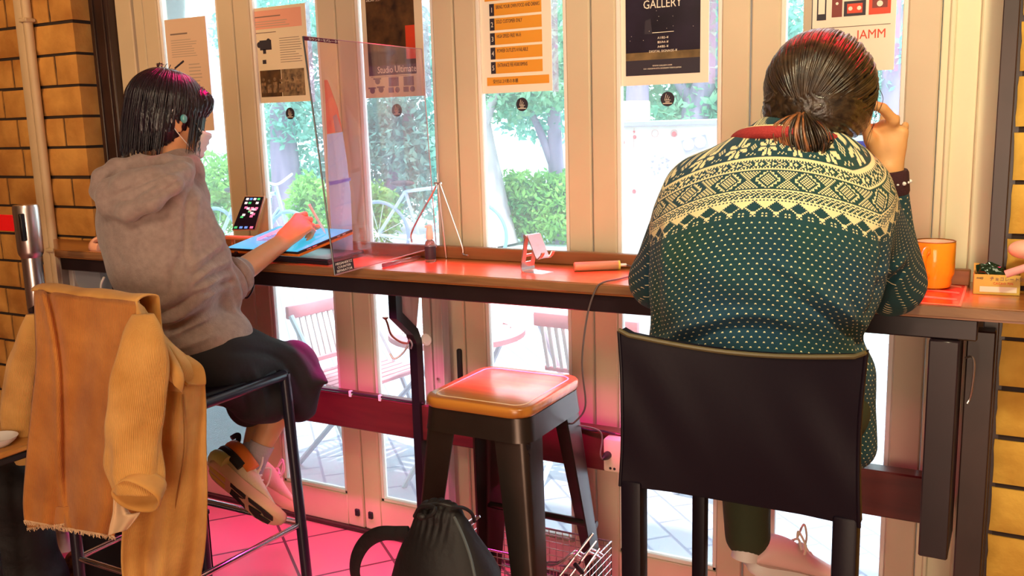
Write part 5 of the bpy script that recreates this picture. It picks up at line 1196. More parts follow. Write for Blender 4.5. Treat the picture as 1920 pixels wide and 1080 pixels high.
def fold(P, Nn):
    d = .0018*wav(P, 1, 38)+.0022*wav(P, 2, 16)
    # creases bunching around the pushed-up sleeve
    t = (P-ER)@axR; q = np.exp(-((P-(ER+axR*.04))**2).sum(1)/.085**2); d += q*.0065*np.sin(t*150+2.5*wav(P, 3, 14))
    t2 = P@unit(SR-ER); q2 = np.exp(-(((P-(SR+ER*2)/3))**2).sum(1)/.10**2); d += q2*.0045*np.sin(t2*95+3*wav(P, 4, 12))
    d += folds(P, Nn, [([(348, 312), (300, 328), (250, 352), (205, 372)], 5, -.010), ([(352, 330), (318, 352), (278, 372), (240, 378)], 5, -.008), ([(345, 318), (290, 340), (235, 362)], 4, .005), ([(225, 318), (205, 335), (200, 352)], 5, -.006),
        ([(372, 335), (356, 365), (350, 420), (350, 480), (362, 520)], 7, -.009), ([(385, 345), (372, 380), (366, 430)], 7, .006), ([(362, 530), (395, 505), (430, 490)], 4.5, .009), ([(360, 520), (395, 490), (425, 470)], 4.5, -.009), ([(358, 500), (385, 478), (420, 455)], 5, .007), ([(368, 545), (405, 525), (438, 515)], 4.5, .010), ([(366, 538), (402, 516), (436, 502)], 4, -.010), ([(380, 560), (412, 545), (440, 535)], 4, .008), ([(384, 553), (412, 536), (440, 525)], 3.5, -.009),
        ([(345, 470), (325, 510), (322, 550)], 9, -.010), ([(305, 640), (345, 618), (400, 590)], 6, .010), ([(300, 628), (345, 604), (395, 575)], 6, -.010), ([(280, 612), (330, 596), (385, 560)], 7, .009), ([(280, 598), (330, 578), (375, 545)], 6, -.007), ([(330, 655), (375, 640), (412, 625)], 5, .008), ([(240, 560), (300, 570), (350, 540)], 9, .006), ([(215, 430), (222, 500), (250, 580)], 10, -.005), ([(290, 420), (300, 480), (295, 540)], 14, .005), ([(262, 500), (272, 560), (300, 610)], 9, -.004)])
    q3 = np.exp(-((P-C1-V3(0, 0, -.08))**2).sum(1)/.13**2); d += q3*.005*np.sin((P@unit((.35, .1, 1)))*85+2.5*wav(P, 6, 10))
    return d
me, _ = sdf_mesh('hoodie', hp, .0046, .03, disp=fold, smooth=1); hd_ = obj('hoodie', me, M_hood, pl, angle=180)
obj('cuff', MB().tube([tuple(cuff-axR*.016), tuple(cuff-axR*.008), tuple(cuff+axR*.014), tuple(cuff+axR*.018)], [.056, .060, .058, .052], 28), M_hood, hd_)
def ringpts(c, nrm, r1, r2=None, n=32, ref=(0, 0, 1)):
    nrm = Vector(nrm).normalized(); a = Vector(ref); a = (a-nrm*a.dot(nrm)).normalized(); b_ = nrm.cross(a); r2 = r2 or r1
    return [Vector(c)+a*(r1*math.cos(2*math.pi*k/n))+b_*(r2*math.sin(2*math.pi*k/n)) for k in range(n)]
# pale tee hem peeping out at the waist
obj('shirt_hem', MB().tube(curve_pts([tuple(A(402, 578, -.56)), tuple(A(412, 600, -.55)), tuple(A(418, 618, -.55)), tuple(A(408, 628, -.58))], 5), .012, 8, flat=.6), mat('peach_shirt', (.85, .35, .32), .8), pl)
# trousers
M_tr = mat('black_crepe', (.012, .011, .016), .8, bump=.1, bscale=80)
mK = (KB+AB)/2
tp = [elli(H+fL*.02-uz_*.02, (.150, .135, .090), RT, k=.05), cone(HR, KB, .092, .066, k=.04), cone(HL, KA, .098, .070, k=.05), cone(KB+V3(0, 0, .0), A(612, 716, -.38), .058, .008, k=.02), cone(A(585, 712, -.38), A(580, 768, -.38), .034, .020, k=.03), cone(KB, A(560, 762, -.40), .06, .036, flat=(fL, .7), k=.04),
      cone(KA, A(462, 755, -.50), .080, .070, flat=(fL, .8), k=.04), cone(KB, A(510, 750, -.50), .070, .064, flat=(fL, .7), k=.05), elli(A(480, 752, -.51), (.105, .06, .052), RT, k=.03), cone(HR-uz_*.03, A(470, 745, -.56), .09, .06, k=.05), cone(A(535, 700, -.42), A(548, 760, -.42), .06, .040, k=.04)]
def trf(P, Nn):
    d = .0025*wav(P, 11, 22)+.0035*wav(P, 12, 9)
    d += folds(P, Nn, [([(430, 640), (500, 640), (560, 670), (592, 730)], 8, .009), ([(430, 660), (500, 662), (545, 690), (570, 750)], 7, -.009), ([(520, 630), (575, 660), (605, 710)], 6, -.006), ([(470, 690), (490, 730), (500, 785)], 8, .007), ([(450, 700), (460, 740), (465, 785)], 7, -.006), ([(530, 710), (540, 745), (545, 775)], 6, -.008)])
    return d
me, _ = sdf_mesh('trousers', tp, .005, .04, disp=trf, smooth=1); obj('trousers', me, M_tr, pl, angle=180)
# socks
M_sock = mat('grey_ribbed_sock', (.46, .42, .46), .9, bump=.3, bscale=150)
fA = AA+unit(AA-KA)*.085; fB = AB+unit(AB-KB)*.085
obj('sock', MB().tube([tuple(AA-unit(AA-KA)*.012), tuple(AA), tuple(SQ(.19, .09)), tuple(SQ(.22, .05))], [.037, .037, .038, .038], 20), M_sock, pl); obj('sock', MB().tube([tuple(AB-unit(AB-KB)*.0), tuple(AB+(fB-AB)*.4), tuple(fB)], [.037, .035, .037], 20), M_sock, pl)
M_upper = mat('cream_mesh_upper', (.80, .66, .44), .7, bump=.15, bscale=180); M_solec = mat('tan_cream_sole', (.72, .46, .28), .6, var=.1); M_tread = mat('black_tread', (.018, .012, .012), .7)
M_yel = mat('yellow_heel_rubber', (.70, .52, .06), .45); M_lace = mat('cream_lace', (.85, .76, .62), .8); M_orn = mat('orange_heel_band', (.90, .22, .03), .5)
sh, SP = shoe(pl, hl-upS*.012+camd*.0, dS, upS, (M_upper, M_solec, M_tread, M_yel, M_lace), L=.262, W=.100, label='cream chunky sneaker with orange heel band')
obj('heel_clip', MB().tube(curve_pts([SP(.42, -.45, .035), SP(.30, -.52, .055), SP(.12, -.52, .06), SP(-.02, -.3, .06), SP(-.05, 0, .06), SP(-.02, .3, .06), SP(.12, .5, .055), SP(.30, .5, .05)], 5), .014, 10, flat=.7), M_black2, sh)
obj('heel_band', MB().tube(curve_pts([SP(.46, -.46, .05), SP(.34, -.49, .080), SP(.15, -.46, .088), SP(.0, -.26, .09), SP(-.03, 0, .09), SP(.0, .26, .09), SP(.15, .44, .085), SP(.40, .45, .07)], 5), .021, 10, flat=.5), M_orn, sh)
obj('heel_rubber', MB().tube(curve_pts([SP(.33, -.46, .025), SP(.15, -.53, .03), SP(0, -.36, .032), SP(-.05, 0, .032), SP(0, .36, .032), SP(.15, .5, .03)], 5), .020, 10, flat=.8), mat('pale_lime_rubber', (.62, .60, .20), .35), sh)
obj('pull_tab', MB().tube(curve_pts([SP(.02, 0, .095), SP(-.03, 0, .125), SP(-.08, 0, .135), SP(-.10, 0, .115)], 5), .008, 8), M_black2, sh)
h2, t2 = A(446, 900, -.42), A(500, 935, -.34); d2 = unit(t2-h2); shoe(pl, h2, d2, unit(uz_*.9+camd*-.1), (M_upper, M_solec, M_tread, M_yel, M_lace), L=.24, lugs=False, label='cream sneaker with loose laces behind the other foot')
# hair
M_hairL = hair_mat('blue_black_hair', (.006, .004, .010), (.022, .012, .022), .28)
Hd = lambda a, b_, c: V3(*(hc+rh*a+fh*b_+uh*c))
hb = [elli(Hd(0, -.012, .030), (.086, .100, .094), np.array([rh, fh, uh]).T, k=.02), elli(Hd(0, -.042, -.030), (.086, .070, .078), np.array([rh, fh, uh]).T, k=.03), elli(Hd(.046, .01, .025), (.040, .060, .045), np.array([rh, fh, uh]).T, k=.02), elli(Hd(-.050, .02, -.02), (.042, .068, .08), np.array([rh, fh, uh]).T, k=.02), elli(Hd(0, .065, .05), (.072, .042, .042), np.array([rh, fh, uh]).T, k=.02)]
def hairdisp(P, Nn):
    q = P-hc; az = np.arctan2(q@rh, q@fh); return .0022*np.sin(az*46+2*wav(P, 21, 8))+.0018*np.sin(az*91+1.5*wav(P, 22, 10))
me, _ = sdf_mesh('hair', hb, .0042, .02, disp=hairdisp, smooth=1); hr_ = obj('hair', me, M_hairL, pl, angle=180)
rnd = random.Random(17); ST = []
cr = Hd(-.01, -.03, .125)
for i in range(520):
    az = rnd.uniform(-math.pi, math.pi); a = abs(az)
    if a < .55: end = -.035+rnd.uniform(-.015, .02)         # fringe
    elif a < 1.15: end = -.075+rnd.uniform(-.02, .02)       # face-framing
    elif a < 1.80: end = (.012 if az > 0 else -.07)+rnd.uniform(-.02, .012)     # thinned at the ear
    else: end = -.112+rnd.uniform(-.012, .016)
    s_, c_ = math.sin(az), math.cos(az); pts = [cr]
    for th in (28, 52, 74, 92):
        k = math.sin(R_(th)); pts.append(Hd(.090*s_*k, -.014+(.106*c_ if c_ > 0 else .102*c_)*k, .030+.096*math.cos(R_(th))))
    z0 = .030+.096*math.cos(R_(92)); inn = .93 if a > 1.8 else .97
    for f in (.5, 1.0): pts.append(Hd(.090*s_*(1+(inn-1)*f*f), -.014+.104*c_*(1+(inn-1)*f*f)+(.004*f if a < 1 else 0), z0+(end-z0)*f))
    j = V3(rnd.gauss(0, 1), rnd.gauss(0, 1), rnd.gauss(0, 1))*.0022
    ST.append(([Vector(p+j*(q/6)) for q, p in enumerate(pts)], rnd.uniform(.0022, .0042)))
for i in range(9):
    a0 = Hd(rnd.uniform(-.02, .0), -.03+rnd.uniform(-.02, .02), .122); ST.append(([Vector(a0), Vector(a0+uh*.012+rh*rnd.uniform(-.015, .015)), Vector(a0+uh*rnd.uniform(.008, .016)+rh*rnd.uniform(-.03, .03))], .0013))
hair_tufts('locks', ST, M_hairL, hr_)
# mask, ear loop and earphone
M_mask = mat('white_pleated_mask', (.86, .78, .76), .8)
mb = MB(); rows = []
for j in range(9):
    v = j/8; row = []
    for i in range(13):
        w_ = (i/12-.5)*2; zz = -.025-.070*v; out = (.118-.018*v+.004*(j % 2))*(1-.0*w_)-.050*abs(w_)**2.0; row.append(mb.bm.verts.new(Hd(.066*w_*(1-.1*v), out, zz)))
    rows.append(row)
for j in range(8):
    for i in range(12): mb.bm.faces.new((rows[j][i], rows[j][i+1], rows[j+1][i+1], rows[j+1][i]))
mk = obj('face_mask', mb, M_mask, pl, solid=.0015)
for sg in (-1, 1): obj('ear_loop', MB().tube(curve_pts([tuple(Hd(sg*.064, .066, -.03)), tuple(Hd(sg*.080, .02, .012)), tuple(Hd(sg*.086, -.018, .018)), tuple(Hd(sg*.086, -.028, -.005)), tuple(Hd(sg*.080, -.012, -.035)), tuple(Hd(sg*.062, .058, -.088))], 6), .0013, 6), M_mask, mk)
obj('earphone', MB().ell(tuple(Hd(.088, .006, -.006)), (.009, .009, .012)), mat('teal_earbud', (.12, .42, .46), .25, coat=.5), pl)
# pencil
pe0, pe1 = A(578, 392, -.235), A(590, 425, -.19)
set_tags(obj('stylus', MB().tube([tuple(A(580, 384, -.245)), tuple(A(606, 430, -.195)), tuple(A(611, 439, -.186))], [.004, .004, .0008], 10), M_white), 'white stylus held in the drawing hand over the tablet', 'stylus')
# ------------------------------------------------------------------ person in the patterned sweater (right)
pr_ = thing('person', (1.98, -.66, .77), 'person in a green and cream patterned sweater with a low ponytail, seen from behind', 'person')
fR = unit((math.cos(R_(93)), math.sin(R_(93)), 0)); rR = unit((fR[1], -fR[0], 0)); RR = np.array([rR, fR, uz_]).T
PH = V3(1.985, -.665, .865); P1 = A(1440, 545, -.66); P2 = A(1448, 420, -.62); NK2 = A(1500, 282, -.565)
S2R, S2L = A(1622, 372, -.57), A(1292, 368, -.60)
E2R, W2R = A(1670, 530, -.385), A(1664, 318, -.41)
E2L, W2L = A(1236, 545, -.48), V3(1.93, -.22, 1.045)
E2L[2] = max(E2L[2], 1.045); E2R[2] = max(E2R[2], 1.045)
h2c = A(1537, 192, -.51); az = R_(86); f2 = unit(V3(math.cos(az), math.sin(az), -.28)); r2 = unit((math.sin(az), -math.cos(az), 0)); u2 = np.cross(r2, f2); u2 = unit(u2+r2*.06); r2 = np.cross(f2, u2)
R2 = np.array([r2, f2, u2]).T
K2L, K2R = V3(1.84, -.30, .80), V3(2.04, -.26, .83); A2L, A2R = A(1402, 1004, -.36), V3(2.05, -.155, .615)
pal = A(1664, 238, -.415)
hr2 = hand(W2R, pal, (1, 0, 0), (0, -1, 0), ((60, 70, 45), (62, 85, 50), (66, 85, 50), (70, 85, 50)), [A(1632, 262, -.435), A(1622, 236, -.445), A(1627, 214, -.450)], 1.02, .03)
# replace the index finger: it arches up and over to meet the thumb at the ear
hr2 = [p for i, p in enumerate(hr2) if i not in (2, 3, 4)]
i0 = A(1652, 216, -.425); i1 = A(1668, 214, -.44); i2 = A(1650, 198, -.455); i3 = A(1634, 199, -.458)
hr2 += [cone(pal, A(1676, 226, -.43), .014, .0115, k=.012), cone(A(1676, 226, -.43), A(1655, 203, -.45), .0108, .0098, k=.004), cone(A(1655, 203, -.45), A(1636, 196, -.458), .0098, .0084, k=.004), cone(A(1636, 196, -.458), A(1630, 206, -.456), .0084, .0075, k=.004)]
hl2 = hand(W2L, V3(1.99, -.17, 1.05), (0, -1, 0), (0, 0, 1), ((25, 25, 15),)*4, [V3(1.97, -.13, 1.03), V3(2.0, -.115, 1.027), V3(2.02, -.11, 1.025)], .95)
prims = head_prims(h2c, f2, r2, u2, 1.0)+[cone(h2c-u2*.06-f2*.03, NK2, .056, .062), elli(P2, (.185, .11, .14), RR, k=.05), elli(P1, (.155, .10, .16), RR, k=.05), elli(PH, (.17, .12, .11), RR, k=.05),
    cone(S2R, E2R, .050, .040), cone(E2R, W2R, .040, .029), cone(S2L, E2L, .050, .040), cone(E2L, W2L, .040, .028),
    cone(PH+rR*.09, K2R, .085, .060), cone(PH-rR*.09, K2L, .085, .060), cone(K2L, A2L, .055, .036), cone(K2R, A2R, .055, .036)]+hr2+hl2
me, _ = sdf_mesh('body', prims, .0042, .018, smooth=1); obj('body', me, M_skinr, pr_, angle=180)

# --- knitted pattern: rows of 24 stitches, read from the neck downwards
def star_rows():
    n = 15; c = 7; rows = []
    for y in range(n):
        s = ''
        for x in range(24):
            X, Y = x-c-1, y-c; a, b_ = abs(X), abs(Y); on = 0
            if a <= 7 and b_ <= 7:
                if (a == 0 or b_ == 0): on = 0
                elif min(a, b_)*2 <= max(a, b_)+1 and max(a, b_) <= 7 and not (min(a, b_) == 1 and max(a, b_) == 7): on = 1
                if max(a, b_) <= 4 and abs(a-b_) <= 0: on = 0
                if a+b_ >= 9 and min(a, b_) >= 4: on = 0
            xx = (x+1) % 24
            if x >= 17 and (abs(x-20)+abs(y-7) <= 3) and (x+y) % 2: on = 1
            if x >= 17 and (y in (1, 2, 12, 13)) and (x+y) % 3 == 0: on = 1
            s += 'x' if on else '.'
        rows.append(s)
    return rows
alt = 'x.'*12; alt2 = '.x'*12; full = 'x'*24; blank = '.'*24
rows = [alt, alt2]+star_rows()+[blank, full, full, alt]
rows += [('.x..x...'*3), ('..xx..x.'*3), ('.xxxx.x.'*3).replace('xxxx.x', '.xx.xxx'), ('..xx..x.'*3), ('.x..x...'*3)]
rows += [alt, full, blank]
for y in range(13):
    s = ''
    for x in range(24):
        X = abs((x % 24)-12); Y = abs(y-6); d = X+Y; on = 0
        if d <= 4: on = 1 if (x+y) % 2 == 0 else 0
        elif d in (5, 6): on = 0
        elif d in (7, 8): on = 1 if d == 7 or (x % 2) else 0
        elif d in (9, 10): on = 1 if (x+y) % 2 and d == 10 else 0
        else: on = 1 if (x+y) % 2 == 0 else 0
        s += 'x' if on else '.'
    rows.append(s)
rows += [blank, full, alt]
rows += ['x..x..'*4, '.xx.xx'*4, 'x..x..'*4, '..x..x'*4, '.x.xx.'*4, 'x..x..'*4]
rows += [full, alt]
while len(rows) > 52: rows.pop(-9)
for y in range(64-len(rows)):
    s = ''
    for x in range(24):
        X = abs((x % 12)-6); on = (X >= y+.0 and y < 6 and X > y) or (X == 6-(y-3) and 3 <= y <= 9) or (y >= 8 and X in (0, 1, 5) and (x+y) % 2 == 0)
        s += 'x' if on else '.'
    rows.append(s)
rows = rows[:64]
knit = bpy.data.materials.new('nordic_knit'); knit.use_nodes = True; N, L = nodes_of(knit); b = N['Principled BSDF']; b.inputs['Roughness'].default_value = .95
b.inputs['Sheen Weight'].default_value = .05
class X:      # tiny arithmetic wrapper over math nodes
    def __init__(s, k): s.k = k
def M1(op, *a):
    n_ = N.new('ShaderNodeMath'); n_.operation = op
    for i, v in enumerate(a):
        if isinstance(v, (int, float)): n_.inputs[i].default_value = v
        else: L.new(v, n_.inputs[i])
    return n_.outputs[0]
atn = N.new('ShaderNodeAttribute'); atn.attribute_name = 'knit'; sx_ = N.new('ShaderNodeSeparateXYZ'); L.new(atn.outputs['Vector'], sx_.inputs[0]); u_, v_ = sx_.outputs[0], sx_.outputs[1]
fu = M1('FRACT', u_); au = M1('ABSOLUTE', M1('SUBTRACT', fu, .5)); vv = M1('ADD', v_, M1('MULTIPLY', au, -.9))     # V-shaped stitches
iu = M1('FLOOR', u_); iv = M1('FLOOR', vv); col_i = M1('FLOORED_MODULO', iu, 24)
byte_i = M1('FLOOR', M1('DIVIDE', M1('ADD', col_i, .01), 8)); bit_i = M1('SUBTRACT', col_i, M1('MULTIPLY', byte_i, 8))
def ramp(part, off):
    r = N.new('ShaderNodeValToRGB'); r.color_ramp.interpolation = 'CONSTANT'; e = r.color_ramp.elements
    while len(e) < 32: e.new(.5)
    for j in range(32): e[j].position = j/32
    for j in range(32):
        rw = part[j]; by = [sum((1 << q) for q in range(8) if rw[c_*8+q] == 'x')/255 for c_ in range(3)]; e[j].color = (*by, 1)
    L.new(M1('DIVIDE', M1('ADD', M1('SUBTRACT', iv, off), .5), 32), r.inputs[0]); s = N.new('ShaderNodeSeparateColor'); L.new(r.outputs[0], s.inputs[0]); return s.outputs
ra, rb_ = ramp(rows[:32], 0), ramp(rows[32:64], 32); sel = M1('GREATER_THAN', iv, 31.5)
ch_ = [M1('ADD', M1('MULTIPLY', ra[i], M1('SUBTRACT', 1, sel)), M1('MULTIPLY', rb_[i], sel)) for i in range(3)]
by = M1('ADD', M1('ADD', M1('MULTIPLY', ch_[0], M1('LESS_THAN', byte_i, .5)), M1('MULTIPLY', ch_[1], M1('COMPARE', byte_i, 1, .1))), M1('MULTIPLY', ch_[2], M1('GREATER_THAN', byte_i, 1.5)))
byr = M1('ROUND', M1('MULTIPLY', by, 255)); bit = M1('FLOORED_MODULO', M1('FLOOR', M1('DIVIDE', M1('ADD', byr, .01), M1('POWER', 2, bit_i))), 2)
bit = M1('MULTIPLY', bit, M1('MULTIPLY', M1('GREATER_THAN', iv, -.5), M1('LESS_THAN', iv, 63.5)))
par = M1('MULTIPLY', M1('FLOORED_MODULO', M1('FLOOR', M1('DIVIDE', iv, 4)), 2), 2)      # offset lice dots below the yoke
dot = M1('MULTIPLY', M1('MULTIPLY', M1('LESS_THAN', M1('FLOORED_MODULO', iv, 4), .5), M1('LESS_THAN', M1('FLOORED_MODULO', M1('ADD', iu, par), 4), .5)), M1('GREATER_THAN', iv, 64.5))
on = M1('MAXIMUM', bit, dot)
mixc = N.new('ShaderNodeMix'); mixc.data_type = 'RGBA'; L.new(on, mixc.inputs[0])
nz_ = N.new('ShaderNodeTexNoise'); nz_.inputs['Scale'].default_value = 5; tcx = N.new('ShaderNodeTexCoord'); L.new(tcx.outputs['Object'], nz_.inputs[0]); rmp = N.new('ShaderNodeValToRGB'); L.new(nz_.outputs[0], rmp.inputs[0])
rmp.color_ramp.elements[0].position = .38; rmp.color_ramp.elements[1].position = .66; rmp.color_ramp.elements[0].color = (.005, .046, .085, 1); rmp.color_ramp.elements[1].color = (.006, .056, .045, 1)
L.new(rmp.outputs[0], mixc.inputs[6]); mixc.inputs[7].default_value = (.86, .76, .44, 1); L.new(mixc.outputs[2], b.inputs['Base Color'])
bmp = N.new('ShaderNodeBump'); bmp.inputs['Strength'].default_value = .5; bmp.inputs['Distance'].default_value = .0016
hgt = M1('ADD', M1('MULTIPLY', M1('SINE', M1('MULTIPLY', M1('FRACT', vv), math.pi)), .6), M1('MULTIPLY', M1('SINE', M1('MULTIPLY', M1('FRACT', M1('MULTIPLY', u_, 2)), math.pi)), .5)); L.new(hgt, bmp.inputs['Height']); L.new(bmp.outputs[0], b.inputs['Normal'])

sp_ = [elli(P2+V3(0, -.005, .0), (.205, .130, .145), RR, k=.06), elli((P1+P2)/2, (.205, .135, .16), RR, k=.06), elli(P1-rR*.015, (.205, .140, .17), RR, k=.06), elli(PH+V3(-.03, 0, .04), (.205, .150, .12), RR, k=.06),
    cone(A(1405, 296, -.585), A(1560, 300, -.575), .040, .040, k=.04), cone(P2+V3(-.06, 0, .095), P2+V3(.09, .02, .098), .062, .062, k=.05), cone(NK2-V3(.02, -.01, .05), NK2+V3(-.02, 0, -.010), .115, .090, k=.04),
    cone(S2R-V3(.03, 0, 0), E2R, .084, .068, k=.05), cone(E2R, W2R+(E2R-W2R)*.20, .060, .038, k=.03), cone(S2L+V3(.03, 0, 0), E2L+V3(.0, 0, -.0), .084, .066, k=.05), cone(E2L, W2L-unit(W2L-E2L)*.02, .060, .036, k=.03),
    cone(P2+V3(-.17, 0, -.02), PH+V3(-.185, .0, -.02), .05, .05, k=.06), cone(PH+V3(.135, .02, .05), PH+V3(.150, .04, -.09), .055, .045, k=.04)]
def swf(P, Nn):
    d = .0022*wav(P, 31, 18)+.0035*wav(P, 32, 8)
    d += folds(P, Nn, [([(1655, 640), (1580, 580), (1500, 520), (1440, 490)], 12, .011), ([(1640, 655), (1560, 600), (1470, 548)], 10, -.010), ([(1245, 640), (1320, 600), (1420, 590), (1500, 610)], 12, .012), ([(1260, 655), (1340, 622), (1430, 615)], 9, -.008), ([(1235, 420), (1222, 480), (1228, 560), (1232, 620)], 9, -.016), ([(1250, 400), (1245, 470), (1250, 560)], 12, .005), ([(1650, 430), (1662, 480), (1650, 560), (1625, 600)], 9, -.017), ([(1700, 480), (1672, 505), (1650, 530)], 7, .011), ([(1706, 500), (1680, 525), (1655, 545)], 6, -.010), ([(1640, 400), (1655, 440), (1650, 500)], 9, .006), ([(1600, 560), (1612, 620), (1618, 680)], 8, -.008)])
    q3 = np.exp(-((P-P1-V3(0, -.08, -.06))**2).sum(1)/.15**2); d += q3*.007*np.sin((P@unit((.25, .0, 1)))*58+2.2*wav(P, 36, 8)); return d
me, Vt = sdf_mesh('sweater', sp_, .0045, .04, disp=swf, smooth=1)
co = np.empty(len(me.vertices)*3, np.float32); me.vertices.foreach_get('co', co); co = co.reshape(-1, 3)
xl = co[:, 0]-(P2[0]+.004)+(co[:, 1]+.62)*.10; yb = (P2[1]+.06)-co[:, 1]; th = np.arctan2(xl, np.maximum(yb, -.30)+.06)
ztop = NK2[2]+.034; ST_ = .0027
uu = th*.215/ST_+12; vv_ = (ztop-co[:, 2]-1.35*np.minimum(np.abs(xl), .25)**2+.55*np.maximum(0, -(yb-.10))*(np.abs(xl) < .5))/(.0022)
at_ = me.attributes.new('knit', 'FLOAT_VECTOR', 'POINT'); at_.data.foreach_set('vector', np.stack([uu, vv_, 0*uu], 1).astype(np.float32).ravel())
sw = obj('sweater', me, knit, pr_, angle=180)
M_collar = mat('red_knit_collar', (.40, .035, .035), .9, bump=.4, bscale=300)
cc = A(1476, 270, -.575); obj('collar', MB().tube(ringpts(cc, (.05, .30, 1), .084, .098, 40), .0125, 10, closed=True), M_collar, sw)
obj('collar_trim', MB().tube(ringpts(cc+V3(0, -.003, .010), (.05, .30, 1), .080, .093, 40), .0055, 8, closed=True), mat('cream_trim', (.75, .62, .35), .9), sw)
ax2 = unit(W2R-E2R); cf = obj('cuff', MB().tube([tuple(W2R-ax2*.050), tuple(W2R-ax2*.044), tuple(W2R-ax2*.008), tuple(W2R-ax2*.002)], [.039, .041, .040, .037], 28), mat('maroon_black_cuff', (.045, .010, .015), .9, bump=.3, bscale=260), sw)
mb = MB()
for k in range(18):
    a = k/18*2*math.pi; q = ringpts(W2R-ax2*.026, ax2, .0412, n=36)[k*2]; mb.ell(q, .0042 if k % 2 else .0024, seg=8, rings=6)
obj('cuff_dots', mb, M_white, cf)
# trousers and shoe
M_olive = mat('dark_olive_cotton', (.035, .045, .018), .85, bump=.15, bscale=90)
tp = [elli(PH-V3(0, 0, .02), (.18, .13, .10), RR, k=.05), cone(PH+rR*.09, K2R, .095, .072), cone(PH-rR*.09, K2L, .095, .072), cone(K2L, A2L, .070, .052), cone(K2R, A2R, .070, .050)]
me, _ = sdf_mesh('trousers', tp, .006, .03, disp=lambda P, n_: .003*wav(P, 41, 20), smooth=1); obj('trousers', me, M_olive, pr_, angle=180)
M_pinks = mat('pink_white_upper', (.86, .56, .52), .6); M_whs = mat('white_sole', (.85, .80, .76), .5)
hS = A(1398, 1066, -.37); tS = A(1560, 1098, -.24); sh2, _ = shoe(pr_, hS, unit(tS-hS), (0, -.05, 1), (M_pinks, M_whs, M_tread, M_yel, M_lace), L=.25, lugs=False, label='pale pink and white trainer')
obj('heel_patch', MB().tube([tuple(hS+V3(.0, -.01, .03)), tuple(hS+V3(.005, -.0, .085))], .032, 16), M_whs, sh2)
sh3, _ = shoe(pr_, V3(A2R[0], -.20, .538), unit(V3(.0, 1, 0.12)), (0, 0, 1), (M_pinks, M_whs, M_tread, M_yel, M_lace), L=.25, lugs=False)
# hair: pulled back to a low, folded ponytail
M_hairR = hair_mat('dark_brown_hair', (.010, .006, .005), (.065, .038, .018), .30, stretch=(30, 30, 30)); M_hairO = hair_mat('copper_hair', (.10, .03, .012), (.42, .15, .04), .35, stretch=(40, 40, 8))
Hd2 = lambda a, b_, c: V3(*(h2c+r2*a+f2*b_+u2*c))
ctr = V3(0, -.012, .024); rad = V3(.100, .114, .108)
hb = [elli(Hd2(*ctr), rad, R2, k=.02), elli(Hd2(0, -.055, -.035), (.086, .055, .055), R2, k=.03), elli(Hd2(.062, .0, -.02), (.030, .055, .045), R2, k=.02), elli(Hd2(-.062, .0, -.02), (.030, .055, .045), R2, k=.02)]
Tloc = unit(V3(-.030, -.105, -.050)-ctr*0); T_ = None
def hd2(P, Nn):
    q = P-Hd2(-.022, -.10, -.04); az_ = np.arctan2(q@u2, q@r2); return .0016*np.sin(az_*60+1.5*wav(P, 51, 10))
me, _ = sdf_mesh('hair', hb, .0042, .02, disp=hd2, smooth=1); h_r = obj('hair', me, M_hairR, pr_, angle=180)
tie_d = unit((V3(.003, -.105, -.052)-ctr)/rad); ST = []; ST2 = []; rnd = random.Random(23)
def onell(d, k): return Hd2(*(ctr+rad*d*k))
tie = onell(tie_d, 1.05)
for i in range(620):
    ph_ = rnd.uniform(-math.pi, math.pi); al = R_(rnd.uniform(60, 150))
    ax_ = unit(np.cross(tie_d, V3(0, 0, 1))); ay_ = np.cross(ax_, tie_d)
    dr = lambda a_: tie_d*math.cos(a_)+(ax_*math.cos(ph_)+ay_*math.sin(ph_))*math.sin(a_)
    d0 = dr(al)
    if d0[1] > .75 and d0[2] < .55: continue
    if d0[2] < -.72: continue
    if d0[1] > .25 and d0[2] < -.1: continue
    k0 = 1.012+rnd.random()*.022; n_ = 7; wob = rnd.gauss(0, .03)
    pts = []
    for q in range(n_+1):
        a_ = al*(1-q/n_); ph_s = ph_; d_ = dr(a_); pts.append(Vector(onell(unit(d_+ax_*wob*math.sin(q/n_*3.14)), k0+(.02 if q == n_ else 0))))
    (ST2 if (d0[2] < -.15 and ph_ and rnd.random() < .75) else ST).append((pts, rnd.uniform(.0016, .0034)))
hair_tufts('swept_locks', ST, M_hairR, h_r); hair_tufts('copper_locks', ST2, M_hairO, h_r)
obj('hair_tie', MB().tube(ringpts(tie, tuple(V3(*tie)-Hd2(*ctr)), .013, .013, 20), .004, 8, closed=True), M_black2, h_r)
PT, PT2 = [], []
dn = lambda a, b_, c: Vector(V3(*tie)+r2*a+f2*b_+u2*c)
for i in range(300):
    a_ = rnd.gauss(0, .55); sx = math.sin(a_)*.052+rnd.gauss(0, .006); ln = -.070-.014*rnd.random()+.010*abs(a_); bk = -rnd.uniform(.004, .036)
    pts = [dn(rnd.gauss(0, .004), 0, rnd.gauss(0, .004)), dn(sx*.45, bk*.7, -.012), dn(sx*.95, bk, ln*.55), dn(sx*1.02+.008, bk*.9, ln*.9), dn(sx*.7+.014, bk*.45, ln*1.02+rnd.gauss(0, .005)), dn(sx*.4+.02, bk*.2, ln*.8)]
    (PT2 if (sx < -.012 and rnd.random() < .85) or rnd.random() < .12 else PT).append((pts, rnd.uniform(.0014, .003)))
for i in range(16):
    sg = -1 if i < 11 else 1; s0 = Hd2(sg*.088, rnd.uniform(-.02, .05), rnd.uniform(-.0, .06)); PT.append(([Vector(s0), Vector(s0+r2*sg*rnd.uniform(.006, .018)-u2*.03), Vector(s0+r2*sg*rnd.uniform(.004, .020)-u2*.07), Vector(s0+r2*sg*rnd.uniform(-.002, .014)-u2*rnd.uniform(.09, .13))], .0009))
